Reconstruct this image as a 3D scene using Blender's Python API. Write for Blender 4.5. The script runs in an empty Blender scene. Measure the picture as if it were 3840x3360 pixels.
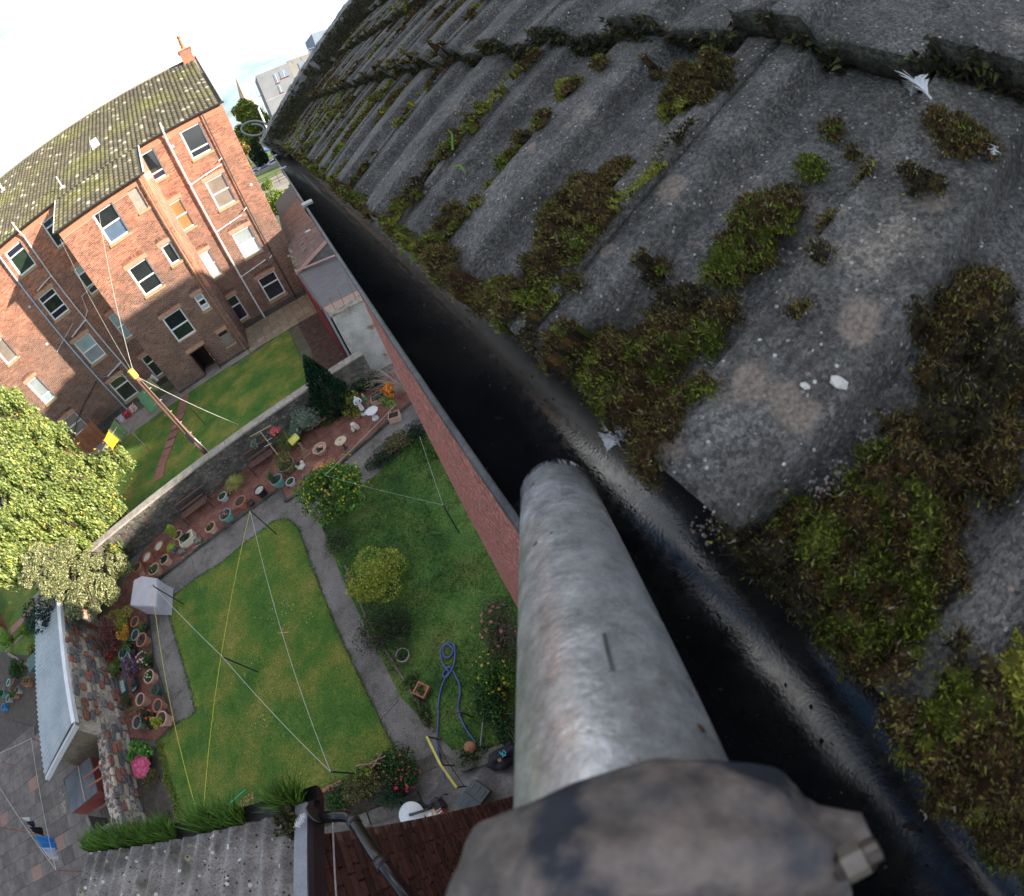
import bpy, bmesh, math, random
import numpy as np
from mathutils import Vector, Matrix
random.seed(7); RNG = np.random.default_rng(7)
S = bpy.context.scene
C = S.collection
R_ = math.radians
# ------------------------------------------------------------------ camera (fisheye action camera), world, sun
CAMZ = 11.5
CR = np.array([[0.8549177900, 0.4823573173, -0.1909109497], [-0.4831398486, 0.6063118481, -0.6316342530], [-0.1889218330, 0.6322320470, 0.7513928265]])
cd = bpy.data.cameras.new('camera'); cam = bpy.data.objects.new('camera', cd); C.objects.link(cam)
cd.type = 'PANO'
cd.sensor_width = 36; cd.sensor_height = 31.5; cd.sensor_fit = 'HORIZONTAL'
cd.clip_start = 0.01; cd.clip_end = 5000
try:
    cd.panorama_type = 'FISHEYE_LENS_POLYNOMIAL'; pc = cd
except Exception:
    cd.cycles.panorama_type = 'FISHEYE_LENS_POLYNOMIAL'; pc = cd.cycles
pc.fisheye_fov = R_(220)
pc.fisheye_polynomial_k0 = 0.0
pc.fisheye_polynomial_k1 = -6.38339888e-02
pc.fisheye_polynomial_k2 = -1.50426013e-04
pc.fisheye_polynomial_k3 = 3.65281890e-05
pc.fisheye_polynomial_k4 = -7.99102590e-07
cam.matrix_world = Matrix([list(CR[0]) + [0], list(CR[1]) + [0], list(CR[2]) + [CAMZ], [0, 0, 0, 1]])
S.camera = cam
cd.lens = 3.0; cd.dof.use_dof = True; cd.dof.focus_distance = 1.6; cd.dof.aperture_fstop = 3.4
SUN_EL, SUN_AZ = 12.5, -24.3           # azimuth from +X, counter-clockwise
w = bpy.data.worlds.new('World'); S.world = w; w.use_nodes = True
nt = w.node_tree; nt.nodes.clear()
out = nt.nodes.new('ShaderNodeOutputWorld'); bg = nt.nodes.new('ShaderNodeBackground')
sky = nt.nodes.new('ShaderNodeTexSky'); sky.sky_type = 'NISHITA'; sky.sun_disc = False
sky.sun_elevation = R_(SUN_EL); sky.sun_rotation = R_(90 - SUN_AZ); sky.air_density = 1.0; sky.dust_density = 1.2; sky.ozone_density = 1.6
tc = nt.nodes.new('ShaderNodeTexCoord'); mp = nt.nodes.new('ShaderNodeMapping'); mp.inputs['Scale'].default_value = (1, 1, 2.6)
n1 = nt.nodes.new('ShaderNodeTexNoise'); n1.inputs['Scale'].default_value = 1.7; n1.inputs['Detail'].default_value = 9; n1.inputs['Roughness'].default_value = .52
cr = nt.nodes.new('ShaderNodeValToRGB'); cr.color_ramp.elements[0].position = .46; cr.color_ramp.elements[1].position = .70
n2 = nt.nodes.new('ShaderNodeTexNoise'); n2.inputs['Scale'].default_value = 4.2; n2.inputs['Detail'].default_value = 8
cr2 = nt.nodes.new('ShaderNodeValToRGB'); cr2.color_ramp.elements[0].position = .38; cr2.color_ramp.elements[1].position = .62
cr2.color_ramp.elements[0].color = (4.2, 4.45, 4.8, 1); cr2.color_ramp.elements[1].color = (7.0, 6.8, 6.5, 1)
mx = nt.nodes.new('ShaderNodeMixRGB')
L = nt.links.new
L(tc.outputs['Generated'], mp.inputs[0]); L(mp.outputs[0], n1.inputs[0]); L(mp.outputs[0], n2.inputs[0])
L(n1.outputs['Fac'], cr.inputs[0]); L(n2.outputs['Fac'], cr2.inputs[0])
sm_ = nt.nodes.new('ShaderNodeMixRGB'); sm_.blend_type = 'MULTIPLY'; sm_.inputs[0].default_value = 1; sm_.inputs[2].default_value = (.13, .235, .32, 1); L(sky.outputs[0], sm_.inputs[1])
L(cr.outputs[0], mx.inputs[0]); L(sm_.outputs[0], mx.inputs[1]); L(cr2.outputs[0], mx.inputs[2])
L(mx.outputs[0], bg.inputs[0]); bg.inputs[1].default_value = 0.15
L(bg.outputs[0], out.inputs[0])
sl = bpy.data.lights.new('sun', 'SUN'); so = bpy.data.objects.new('sun', sl); C.objects.link(so)
sl.energy = 3.7; sl.angle = R_(0.6); sl.color = (1.0, .89, .76)
ta = R_(SUN_AZ + 180)
SUNV = Vector((math.cos(ta) * math.cos(R_(SUN_EL)), math.sin(ta) * math.cos(R_(SUN_EL)), -math.sin(R_(SUN_EL))))
so.rotation_euler = SUNV.to_track_quat('-Z', 'Y').to_euler(); so.location = (30, -20, 40)
S.view_settings.view_transform = 'Standard'; S.view_settings.look = 'None'; S.view_settings.exposure = 2.02; S.view_settings.gamma = 1
S.view_settings.use_curve_mapping = False
S.render.engine = 'CYCLES'
S.cycles.max_bounces = 6
# ------------------------------------------------------------------ measuring: a direction seen in the photograph -> a point on a known plane
FPX, KA, KB = 1660.08980954747, -0.0723515065, 0.011678681
KK = dict(a=(0,0,1.6),b=(1280,0,1.6),c=(2560,0,1.6),d=(0,1120,1.6),e=(1280,1120,1.6),f=(2560,1120,1.6),g=(0,2240,1.6),h=(1280,2240,1.6),i=(2560,2240,1.6),
A=(0,640,3.2),B=(480,400,3.2),E=(800,100,3.2),C=(500,900,3.2),F=(960,1300,3.2),J=(400,1800,3.2),K=(380,2200,3.2),L=(1060,2700,3.2),M=(1400,2300,3.2),N=(1000,560,3.2),O=(0,1900,3.2),Q=(0,2400,3.2),R=(0,2800,3.2),o=(0,0,2048/3840),S=(0,1300,2042/900),T=(1100,1050,3.413))
def ray(k, x, y):
    ox, oy, s = KK[k]; dx = ox + x / s - 1919.87; dy = oy + y / s - 1680.24
    rr = math.hypot(dx, dy); q = rr / FPX; th = q * (1 + KA * q * q + KB * q ** 4); sn = math.sin(th) / max(rr, 1e-9)
    v = CR @ np.array([dx * sn, -dy * sn, -math.cos(th)]); return Vector(v.tolist())
def g(k, x, y, z=0.0):                  # point on the level z
    v = ray(k, x, y); t = (z - CAMZ) / v.z; return Vector((v.x * t, v.y * t, z))
def atd(k, x, y, t):                    # point at distance t
    v = ray(k, x, y); return Vector((v.x * t, v.y * t, v.z * t + CAMZ))
FA = R_(4.715)
EU = Vector((math.cos(FA), math.sin(FA), 0)); EN = Vector((-math.sin(FA), math.cos(FA), 0))
DM, DW = 30.85, 27.62
def fac(u, z, n=DM): return EU * u + EN * n + Vector((0, 0, z))
# ------------------------------------------------------------------ materials
MATS = {}
def lin(c):
    return tuple(c) + (1,) if len(c) == 3 else c
def mat(name, cols, scale=3.0, rough=.85, bump=0.0, bscale=None, detail=6, attr=False, vary=0.0, spec=.5, metal=0.0, lo=.32, hi=.68, speck=None, spscale=200, stretch=None, trans=0.0, voro=False, patch=None, alpha=None, rvar=0, fine=None, coat=0, grain=None):
    if name in MATS: return MATS[name]
    m = bpy.data.materials.new(name); m.use_nodes = True; t = m.node_tree; n = t.nodes; l = t.links.new
    b = n['Principled BSDF']; b.inputs['Roughness'].default_value = rough; b.inputs['Metallic'].default_value = metal
    b.inputs['Specular IOR Level'].default_value = spec
    tc = n.new('ShaderNodeTexCoord'); mp = n.new('ShaderNodeMapping')
    if stretch: mp.inputs['Scale'].default_value = stretch
    l(tc.outputs['Object'], mp.inputs[0])
    oi = n.new('ShaderNodeObjectInfo')
    vm = n.new('ShaderNodeVectorMath'); vm.operation = 'SCALE'; vm.inputs['Scale'].default_value = 37.0
    cx = n.new('ShaderNodeCombineXYZ'); l(oi.outputs['Random'], cx.inputs[0]); l(oi.outputs['Random'], cx.inputs[1]); l(cx.outputs[0], vm.inputs[0])
    va = n.new('ShaderNodeVectorMath'); va.operation = 'ADD'; l(mp.outputs[0], va.inputs[0]); l(vm.outputs[0], va.inputs[1])
    vec = va.outputs[0]
    tx = n.new('ShaderNodeTexNoise'); tx.inputs['Scale'].default_value = scale; tx.inputs['Detail'].default_value = detail; tx.inputs['Roughness'].default_value = .62; l(vec, tx.inputs[0])
    r = n.new('ShaderNodeValToRGB'); el = r.color_ramp.elements
    k = len(cols)
    el[0].position = lo; el[0].color = lin(cols[0]); el[1].position = hi; el[1].color = lin(cols[-1])
    for i in range(1, k - 1):
        e = el.new(lo + (hi - lo) * i / (k - 1)); e.color = lin(cols[i])
    l(tx.outputs['Fac'], r.inputs[0]); col = r.outputs[0]
    if fine:                               # (scale, amount) fine light/dark grain
        t2 = n.new('ShaderNodeTexNoise'); t2.inputs['Scale'].default_value = fine[0]; t2.inputs['Detail'].default_value = 4; t2.inputs['Roughness'].default_value = .7; l(vec, t2.inputs[0])
        mr = n.new('ShaderNodeMapRange'); mr.inputs[1].default_value = .3; mr.inputs[2].default_value = .7; mr.inputs[3].default_value = 1 - fine[1]; mr.inputs[4].default_value = 1 + fine[1]; l(t2.outputs['Fac'], mr.inputs[0])
        mm = n.new('ShaderNodeMixRGB'); mm.blend_type = 'MULTIPLY'; mm.inputs[0].default_value = 1; l(col, mm.inputs[1]); l(mr.outputs[0], mm.inputs[2]); col = mm.outputs[0]
    if patch:                              # (colour, scale, lo, hi)
        t2 = n.new('ShaderNodeTexNoise'); t2.inputs['Scale'].default_value = patch[1]; t2.inputs['Detail'].default_value = 5; l(vec, t2.inputs[0])
        mr = n.new('ShaderNodeMapRange'); mr.inputs[1].default_value = patch[2]; mr.inputs[2].default_value = patch[3]; l(t2.outputs['Fac'], mr.inputs[0])
        mm = n.new('ShaderNodeMixRGB'); l(mr.outputs[0], mm.inputs[0]); l(col, mm.inputs[1]); mm.inputs[2].default_value = lin(patch[0]); col = mm.outputs[0]
    if speck:                              # list of (colour, scale, threshold)
        for c_, sc_, th_ in speck:
            vo = n.new('ShaderNodeTexVoronoi'); vo.inputs['Scale'].default_value = sc_; l(vec, vo.inputs[0])
            wn = n.new('ShaderNodeSeparateColor'); l(vo.outputs['Color'], wn.inputs[0])
            a = n.new('ShaderNodeMath'); a.operation = 'GREATER_THAN'; a.inputs[1].default_value = th_; l(wn.outputs[0], a.inputs[0])
            d = n.new('ShaderNodeMath'); d.operation = 'LESS_THAN'; d.inputs[1].default_value = .42; l(vo.outputs['Distance'], d.inputs[0])
            e = n.new('ShaderNodeMath'); e.operation = 'MULTIPLY'; l(a.outputs[0], e.inputs[0]); l(d.outputs[0], e.inputs[1])
            mm = n.new('ShaderNodeMixRGB'); l(e.outputs[0], mm.inputs[0]); l(col, mm.inputs[1]); mm.inputs[2].default_value = lin(c_); col = mm.outputs[0]
    if grain:                              # (scale, amount) every grain of aggregate its own shade
        for gs_, ga_ in grain:
            vo = n.new('ShaderNodeTexVoronoi'); vo.inputs['Scale'].default_value = gs_; l(vec, vo.inputs[0]); wn = n.new('ShaderNodeSeparateColor'); l(vo.outputs['Color'], wn.inputs[0])
            mr = n.new('ShaderNodeMapRange'); mr.inputs[3].default_value = 1 - ga_; mr.inputs[4].default_value = 1 + ga_; l(wn.outputs[0], mr.inputs[0])
            mm = n.new('ShaderNodeMixRGB'); mm.blend_type = 'MULTIPLY'; mm.inputs[0].default_value = 1; l(col, mm.inputs[1]); l(mr.outputs[0], mm.inputs[2]); col = mm.outputs[0]
    if attr:
        at = n.new('ShaderNodeAttribute'); at.attribute_name = 'Col'
        mm = n.new('ShaderNodeMixRGB'); mm.blend_type = 'MULTIPLY'; mm.inputs[0].default_value = 1; l(col, mm.inputs[1]); l(at.outputs['Color'], mm.inputs[2]); col = mm.outputs[0]
    if vary:
        mr = n.new('ShaderNodeMapRange'); mr.inputs[3].default_value = 1 - vary; mr.inputs[4].default_value = 1 + vary; l(oi.outputs['Random'], mr.inputs[0])
        mm = n.new('ShaderNodeMixRGB'); mm.blend_type = 'MULTIPLY'; mm.inputs[0].default_value = 1; l(col, mm.inputs[1]); l(mr.outputs[0], mm.inputs[2]); col = mm.outputs[0]
    l(col, b.inputs['Base Color'])
    if rvar:
        mr = n.new('ShaderNodeMapRange'); mr.inputs[1].default_value = .35; mr.inputs[2].default_value = .65; mr.inputs[3].default_value = max(0, rough - rvar); mr.inputs[4].default_value = min(1, rough + rvar)
        t3 = n.new('ShaderNodeTexNoise'); t3.inputs['Scale'].default_value = (bscale or scale) * .35; t3.inputs['Detail'].default_value = 8; l(vec, t3.inputs[0]); l(t3.outputs['Fac'], mr.inputs[0]); l(mr.outputs[0], b.inputs['Roughness'])
    if bump:
        bn = n.new('ShaderNodeBump'); bn.inputs['Strength'].default_value = 1; bn.inputs['Distance'].default_value = bump
        if voro:
            t2 = n.new('ShaderNodeTexVoronoi'); t2.inputs['Scale'].default_value = bscale or scale * 3; l(vec, t2.inputs[0]); l(t2.outputs['Distance'], bn.inputs['Height'])
        else:
            t2 = n.new('ShaderNodeTexNoise'); t2.inputs['Scale'].default_value = bscale or scale * 3; t2.inputs['Detail'].default_value = 6; l(vec, t2.inputs[0]); l(t2.outputs['Fac'], bn.inputs['Height'])
        l(bn.outputs[0], b.inputs['Normal'])
    if trans: b.inputs['Subsurface Weight'].default_value = 0.0
    if coat: b.inputs['Coat Weight'].default_value = coat; b.inputs['Coat Roughness'].default_value = .08
    MATS[name] = m; return m
def leafmat(name, tint=(1, 1, 1), rough=.55):
    if name in MATS: return MATS[name]
    m = bpy.data.materials.new(name); m.use_nodes = True; t = m.node_tree; n = t.nodes; l = t.links.new
    b = n['Principled BSDF']; b.inputs['Roughness'].default_value = rough; b.inputs['Specular IOR Level'].default_value = .35
    at = n.new('ShaderNodeAttribute'); at.attribute_name = 'Col'
    tc = n.new('ShaderNodeTexCoord'); tx = n.new('ShaderNodeTexNoise'); tx.inputs['Scale'].default_value = 9; l(tc.outputs['Object'], tx.inputs[0])
    mr = n.new('ShaderNodeMapRange'); mr.inputs[1].default_value = .3; mr.inputs[2].default_value = .7; mr.inputs[3].default_value = .8; mr.inputs[4].default_value = 1.2; l(tx.outputs['Fac'], mr.inputs[0])
    mm = n.new('ShaderNodeMixRGB'); mm.blend_type = 'MULTIPLY'; mm.inputs[0].default_value = 1; l(at.outputs['Color'], mm.inputs[1]); l(mr.outputs[0], mm.inputs[2])
    l(mm.outputs[0], b.inputs['Base Color'])
    tr = n.new('ShaderNodeBsdfTranslucent'); l(mm.outputs[0], tr.inputs[0])
    ms = n.new('ShaderNodeMixShader'); ms.inputs[0].default_value = .3; l(b.outputs[0], ms.inputs[1]); l(tr.outputs[0], ms.inputs[2])
    l(ms.outputs[0], n['Material Output'].inputs[0])
    MATS[name] = m; return m
def glassy(name, col, rough=.06):
    if name in MATS: return MATS[name]
    return mat(name, [col, tuple(min(1, c * 1.5 + .004) for c in col)], scale=1.2, rough=rough, spec=.8)
# ------------------------------------------------------------------ mesh helpers
class MB:
    def __init__(s): s.v = []; s.f = []; s.c = []
    def add(s, vs, fs, col=(1, 1, 1)):
        o = len(s.v); s.v += [tuple(v) for v in vs]
        for f in fs: s.f.append(tuple(i + o for i in f)); s.c.append(col)
        return s
    def quad(s, a, b, c, d, col=(1, 1, 1)): return s.add([a, b, c, d], [(0, 1, 2, 3)], col)
    def boxm(s, M, sx, sy, sz, col=(1, 1, 1)):       # box centred on M
        vs = [M @ Vector((x * sx / 2, y * sy / 2, z * sz / 2)) for x in (-1, 1) for y in (-1, 1) for z in (-1, 1)]
        return s.add(vs, [(0, 1, 3, 2), (4, 6, 7, 5), (0, 4, 5, 1), (2, 3, 7, 6), (0, 2, 6, 4), (1, 5, 7, 3)], col)
    def box(s, x0, x1, y0, y1, z0, z1, col=(1, 1, 1)):
        return s.boxm(Matrix.Translation(((x0 + x1) / 2, (y0 + y1) / 2, (z0 + z1) / 2)), x1 - x0, y1 - y0, z1 - z0, col)
    def fbox(s, u0, u1, z0, z1, n0, n1, col=(1, 1, 1)):   # box in the far facade's frame, n = distance
        p = [fac(u, z, n) for u in (u0, u1) for n in (n0, n1) for z in (z0, z1)]
        return s.add(p, [(0, 1, 3, 2), (4, 6, 7, 5), (0, 4, 5, 1), (2, 3, 7, 6), (0, 2, 6, 4), (1, 5, 7, 3)], col)
    def prism(s, pts, z0, z1, col=(1, 1, 1)):         # polygon pts (x,y) ccw
        n = len(pts); vs = [(p[0], p[1], z0) for p in pts] + [(p[0], p[1], z1) for p in pts]
        return s.add(vs, [tuple(range(n - 1, -1, -1)), tuple(range(n, 2 * n))] + [(i, (i + 1) % n, n + (i + 1) % n, n + i) for i in range(n)], col)
    def tube(s, pts, r, n=8, col=(1, 1, 1), cap=True):
        pts = [Vector(p) for p in pts]; k = len(pts); rs = r if isinstance(r, (list, tuple)) else [r] * k
        o = len(s.v); up = None
        for i, p in enumerate(pts):
            d = (pts[min(i + 1, k - 1)] - pts[max(i - 1, 0)]).normalized()
            if up is None: up = d.orthogonal().normalized()
            up = (up - d * up.dot(d)).normalized(); w_ = d.cross(up)
            for j in range(n):
                a = 2 * math.pi * j / n; s.v.append(tuple(p + (up * math.cos(a) + w_ * math.sin(a)) * rs[i]))
        for i in range(k - 1):
            for j in range(n):
                s.f.append((o + i * n + j, o + i * n + (j + 1) % n, o + (i + 1) * n + (j + 1) % n, o + (i + 1) * n + j)); s.c.append(col)
        if cap:
            s.f.append(tuple(o + j for j in range(n - 1, -1, -1))); s.c.append(col)
            s.f.append(tuple(o + (k - 1) * n + j for j in range(n))); s.c.append(col)
        return s
    def lathe(s, c, prof, n=20, col=(1, 1, 1), M=None):   # prof [(r,z)...]
        o = len(s.v)
        for r_, z_ in prof:
            for j in range(n):
                a = 2 * math.pi * j / n; p = Vector((r_ * math.cos(a), r_ * math.sin(a), z_))
                if M is not None: p = M @ p
                s.v.append(tuple(Vector(c) + p))
        for i in range(len(prof) - 1):
            for j in range(n):
                s.f.append((o + i * n + j, o + i * n + (j + 1) % n, o + (i + 1) * n + (j + 1) % n, o + (i + 1) * n + j)); s.c.append(col)
        return s
    def parts(s, name, m, root, bevel=0):            # every separate piece becomes a part of its own
        up = list(range(len(s.v)))
        def fd(i):
            while up[i] != i: up[i] = up[up[i]]; i = up[i]
            return i
        for f in s.f:
            for i in f[1:]: up[fd(i)] = fd(f[0])
        gr = {}
        for f, c in zip(s.f, s.c): gr.setdefault(fd(f[0]), []).append((f, c))
        for fs in gr.values():
            ids = sorted({i for f, c in fs for i in f}); mp_ = {i: k for k, i in enumerate(ids)}
            o = mesh_obj(name, [s.v[i] for i in ids], [tuple(mp_[i] for i in f) for f, c in fs], m, None, [c for f, c in fs], False, bevel); keep(o, root)
        return o
    def build(s, name, m, parent=None, smooth=False, bevel=0):
        return mesh_obj(name, s.v, s.f, m, parent, s.c, smooth, bevel)
def mesh_obj(name, v, f, m, parent=None, cols=None, smooth=False, bevel=0):
    me = bpy.data.meshes.new(name); me.from_pydata([tuple(q) for q in v], [], f); me.update()
    if cols is not None and any(c != (1, 1, 1) for c in cols):
        a = me.attributes.new('Col', 'FLOAT_COLOR', 'FACE'); a.data.foreach_set('color', np.array([[c[0], c[1], c[2], 1] for c in cols], 'f').ravel())
    elif cols is not None:
        a = me.attributes.new('Col', 'FLOAT_COLOR', 'FACE'); a.data.foreach_set('color', np.ones(len(f) * 4, 'f'))
    if smooth: me.polygons.foreach_set('use_smooth', np.ones(len(me.polygons), bool))
    me.materials.append(m)
    o = bpy.data.objects.new(name, me); C.objects.link(o)
    if parent is not None: o.parent = parent
    if bevel:
        b = o.modifiers.new('bevel', 'BEVEL'); b.width = bevel; b.segments = 2; b.limit_method = 'ANGLE'
    return o
def np_quads(name, V, cols, m, parent=None, tri=False, smooth=False):   # V (n,4,3) or (n,3,3)
    n, k, _ = V.shape; me = bpy.data.meshes.new(name)
    me.vertices.add(n * k); me.vertices.foreach_set('co', V.reshape(-1).astype('f'))
    me.loops.add(n * k); me.loops.foreach_set('vertex_index', np.arange(n * k, dtype='i'))
    me.polygons.add(n); me.polygons.foreach_set('loop_start', np.arange(0, n * k, k, dtype='i')); me.update(calc_edges=True)
    a = me.attributes.new('Col', 'FLOAT_COLOR', 'FACE'); c4 = np.ones((n, 4), 'f'); c4[:, :3] = cols; a.data.foreach_set('color', c4.ravel())
    me.materials.append(m); me.validate()
    o = bpy.data.objects.new(name, me); C.objects.link(o)
    if parent is not None: o.parent = parent
    return o
LAB = {}
def tag(o, label=None, cat=None, group=None, kind=None):
    if label: o['label'] = label
    if cat: o['category'] = cat
    if group: o['group'] = group
    if kind: o['kind'] = kind
    return o
def thing(name, label, cat, loc=(0, 0, 0), group=None):
    o = bpy.data.objects.new(name, None); C.objects.link(o); o.location = loc; o.empty_display_size = .1
    return tag(o, label, cat, group)
def keep(o, root):              # parent a mesh that was built in world coordinates
    o.parent = root; o.matrix_parent_inverse = Matrix.Translation(root.location).inverted(); return o
def struct(o): o['kind'] = 'structure'; return o
# ---- leaves: n little leaf quads round given points
def leafset(P, size, cols, up=.3, jit=.35, aspect=.55, rng=RNG, dirs=None, fold=True):
    n = len(P); d = rng.normal(size=(n, 3)) if dirs is None else dirs + rng.normal(size=(n, 3)) * .25
    d /= np.linalg.norm(d, axis=1)[:, None] + 1e-9
    q = rng.normal(size=(n, 3)); q[:, 2] += up * 0; a = np.cross(d, q); a /= np.linalg.norm(a, axis=1)[:, None] + 1e-9
    s = size * (1 + jit * rng.normal(size=(n, 1))).clip(.4, 2)
    p0 = P - d * s * .5; p2 = P + d * s * .5
    p1 = P + a * s * aspect * .5; p3 = P - a * s * aspect * .5
    V = np.stack([p0, p1, p2, p3], 1)
    ci = rng.integers(0, len(cols), n); c = np.array(cols)[ci] * (1 + .22 * rng.normal(size=(n, 1))).clip(.45, 1.7)
    return V, c
def blob_points(n, c, r, rng=RNG, lumps=9, hollow=.55, flat=1.0, lump_r=.45):
    c = np.array(c); r = np.array(r); L_ = rng.normal(size=(lumps, 3)); L_ /= np.linalg.norm(L_, axis=1)[:, None]; L_ *= rng.uniform(.35, .75, (lumps, 1))
    k = rng.integers(0, lumps, n); d = rng.normal(size=(n, 3)); d /= np.linalg.norm(d, axis=1)[:, None]; rad = rng.uniform(hollow, 1, (n, 1)) ** .7
    lr = (lump_r * rng.uniform(.7, 1.2, (lumps, 1)))[k]
    P = (L_[k] + d * rad * lr); P[:, 2] = np.where(P[:, 2] < -.9, -.9, P[:, 2])
    return c + P * r
def foliage(name, parent, c, r, n, size, cols, m='leaf', lumps=9, **kw):
    P = blob_points(n, c, r, lumps=lumps, lump_r=kw.pop('lump_r', .45)); V, cc = leafset(P, size, cols, **kw)
    o = np_quads(name, V, cc, leafmat(m)); keep(o, parent) if parent is not None else None; return o
def core(parent, c, r, col=(.02, .03, .012), name='branch'):   # dark twiggy heart of a shrub
    b = MB()
    for i in range(14):
        d = Vector((random.gauss(0, 1), random.gauss(0, 1), abs(random.gauss(0, .8)))).normalized()
        e = Vector(c) + Vector((d.x * r[0], d.y * r[1], d.z * r[2])) * .8
        s = Vector((c[0], c[1], c[2] - r[2])); mdp = (s + e) / 2 + Vector((random.uniform(-.1, .1), random.uniform(-.1, .1), .05)) * r[0]
        b.tube([s, mdp, e], [.035 * r[0] + .004, .022 * r[0] + .003, .006], 5)
    return keep(b.build(name, mat('twig', [(.09, .06, .04), (.16, .12, .08)], 20)), parent)
# ================================================================== GROUND
def poly(name, pts, z, m, kind='structure', thick=0):
    b = MB(); P = [(p[0], p[1]) for p in pts]
    area = sum(P[i][0] * P[(i + 1) % len(P)][1] - P[(i + 1) % len(P)][0] * P[i][1] for i in range(len(P)))
    if area < 0: P = P[::-1]
    if thick: b.prism(P, z - thick, z)
    else: b.add([(p[0], p[1], z) for p in P], [tuple(range(len(P)))])
    o = b.build(name, m)
    if kind: o['kind'] = kind
    return o, P
m_earth = mat('earth', [(.06, .045, .03), (.10, .075, .05), (.05, .06, .03)], .6, fine=(14, .4), bump=.02, bscale=12)
m_conc = mat('concrete', [(.10, .086, .078), (.17, .15, .135), (.23, .205, .185)], .9, fine=(30, .3), bump=.006, bscale=30, patch=((.07, .075, .05), 2.2, .55, .75), speck=[((.4, .38, .34), 45, .93), ((.05, .05, .045), 30, .9)])
m_lawn = mat('lawn', [(.045, .13, .016), (.085, .18, .022), (.2, .22, .035), (.33, .28, .07)], .7, fine=(26, .6), bump=.03, bscale=40, rough=.95, lo=.3, hi=.74)
m_lawn2 = mat('rough lawn', [(.028, .08, .014), (.06, .14, .022), (.10, .17, .03), (.15, .17, .045)], .7, fine=(20, .6), bump=.05, bscale=22, rough=.95)
m_chip = mat('red chips', [(.17, .065, .045), (.26, .10, .07), (.33, .15, .11)], 3, fine=(60, .6), bump=.02, bscale=45, voro=True, speck=[((.42, .28, .22), 38, .9), ((.06, .035, .03), 34, .88)])
m_brown = mat('brown chips', [(.05, .03, .022), (.09, .055, .04), (.14, .09, .07)], 3, fine=(50, .5), bump=.03, bscale=30, voro=True, speck=[((.3, .24, .2), 25, .95)])
m_grass_far = mat('far grass', [(.06, .12, .02), (.13, .2, .035), (.2, .25, .05)], .15, fine=(1.5, .3))
b = MB(); b.add([(-1500, -1500, -.02), (1500, -1500, -.02), (1500, 1500, -.02), (-1500, 1500, -.02)], [(0, 1, 2, 3)])
struct(b.build('ground', mat('far ground', [(.07, .075, .05), (.12, .13, .07), (.1, .1, .1)], .05, fine=(1, .3))))
yard = [(-9.6, 1.0), (.3, -3), (.3, 19), (-1, 18.2), (-13.6, 16.0), (-14.2, 14)]
poly('garden_ground', [(-14.6, 16.2), (-13.0, 4), (-12.6, -1.5), (4.5, -1.5), (4.5, 18.2), (0, 18.2)], .0, m_conc)
LAWN = [g('o', *p) for p in [(347,1194),(390,1160),(443,1127),(500,1080),(547,1044),(573,1038),(597,1057),(617,1117),(647,1194),(683,1280),(736,1391),(779,1478),(796,1511),(752,1535),(684,1562),(582,1608),(483,1658),(410,1664),(360,1638),(337,1548),(315,1485),(353,1451),(393,1425),(377,1355),(353,1278),(337,1215)]]
_, LAWNP = poly('lawn', LAWN, .03, m_lawn, thick=.05)
RG = [g('o', *p) for p in [(905,1500),(868,1462),(800,1392),(760,1310),(700,1190),(655,1085),(640,1040),(700,985),(760,945),(838,868)]] + [Vector((4.4, 15.5, 0)), Vector((4.4, 3.4, 0)), Vector((.17, 3.4, 0)), Vector((.17, 1.2, 0)), Vector((-.9, 1.3, 0))]
_, RGP = poly('rough_lawn', RG, .02, m_lawn2, thick=.04)
BED = [g('o', *p) for p in [(297,1235),(310,1318),(333,1395),(348,1448),(313,1481),(262,1475),(248,1408),(236,1355),(225,1300),(205,1261),(240,1180),(285,1110),(370,1010),(505,920),(600,860),(700,800),(770,752)]] + [Vector((4.4, 18.05, 0)), Vector((4.4, 13.8, 0))] + [g('o', *p) for p in [(823,806),(683,926),(607,981),(573,1001),(562,977),(497,1022),(400,1094),(320,1157),(297,1200)]]
poly('chip_bed', BED, .05, m_chip, thick=.07)
# kerb stones edging the bed
def kerb(name, pts, wd, h, m, z=0):
    b = MB()
    for p, q in zip(pts[:-1], pts[1:]):
        d = (q - p); ln = d.length; d.normalize(); a = math.atan2(d.y, d.x); c = (p + q) / 2
        n = max(1, int(ln / .9))
        for i in range(n):
            cc = p + d * (ln * (i + .5) / n)
            b.boxm(Matrix.Translation((cc.x, cc.y, z + h / 2)) @ Matrix.Rotation(a, 4, 'Z'), ln / n - .008, wd * random.uniform(.9, 1.1), h * random.uniform(.92, 1.05))
    return b.build(name, m, bevel=.008)
m_kerb = mat('mossy kerb', [(.04, .038, .03), (.08, .07, .055), (.13, .115, .095)], 4, fine=(30, .4), bump=.01, bscale=30)
struct(kerb('kerb', [g('o', *p) for p in [(297,1232),(308,1318),(333,1395),(351,1452)]], .09, .11, m_kerb))
struct(kerb('kerb', [g('o', *p) for p in [(828,803),(683,928),(607,983),(573,1004),(560,978),(497,1024),(400,1096),(318,1160)]], .1, .12, m_kerb))
struct(kerb('path_edging', [g('o', *p) for p in [(690,1130),(735,1240),(790,1330),(835,1405),(868,1462)]], .07, .05, mat('edging', [(.13, .10, .08), (.2, .16, .13)], 5, fine=(30, .3))))
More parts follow.
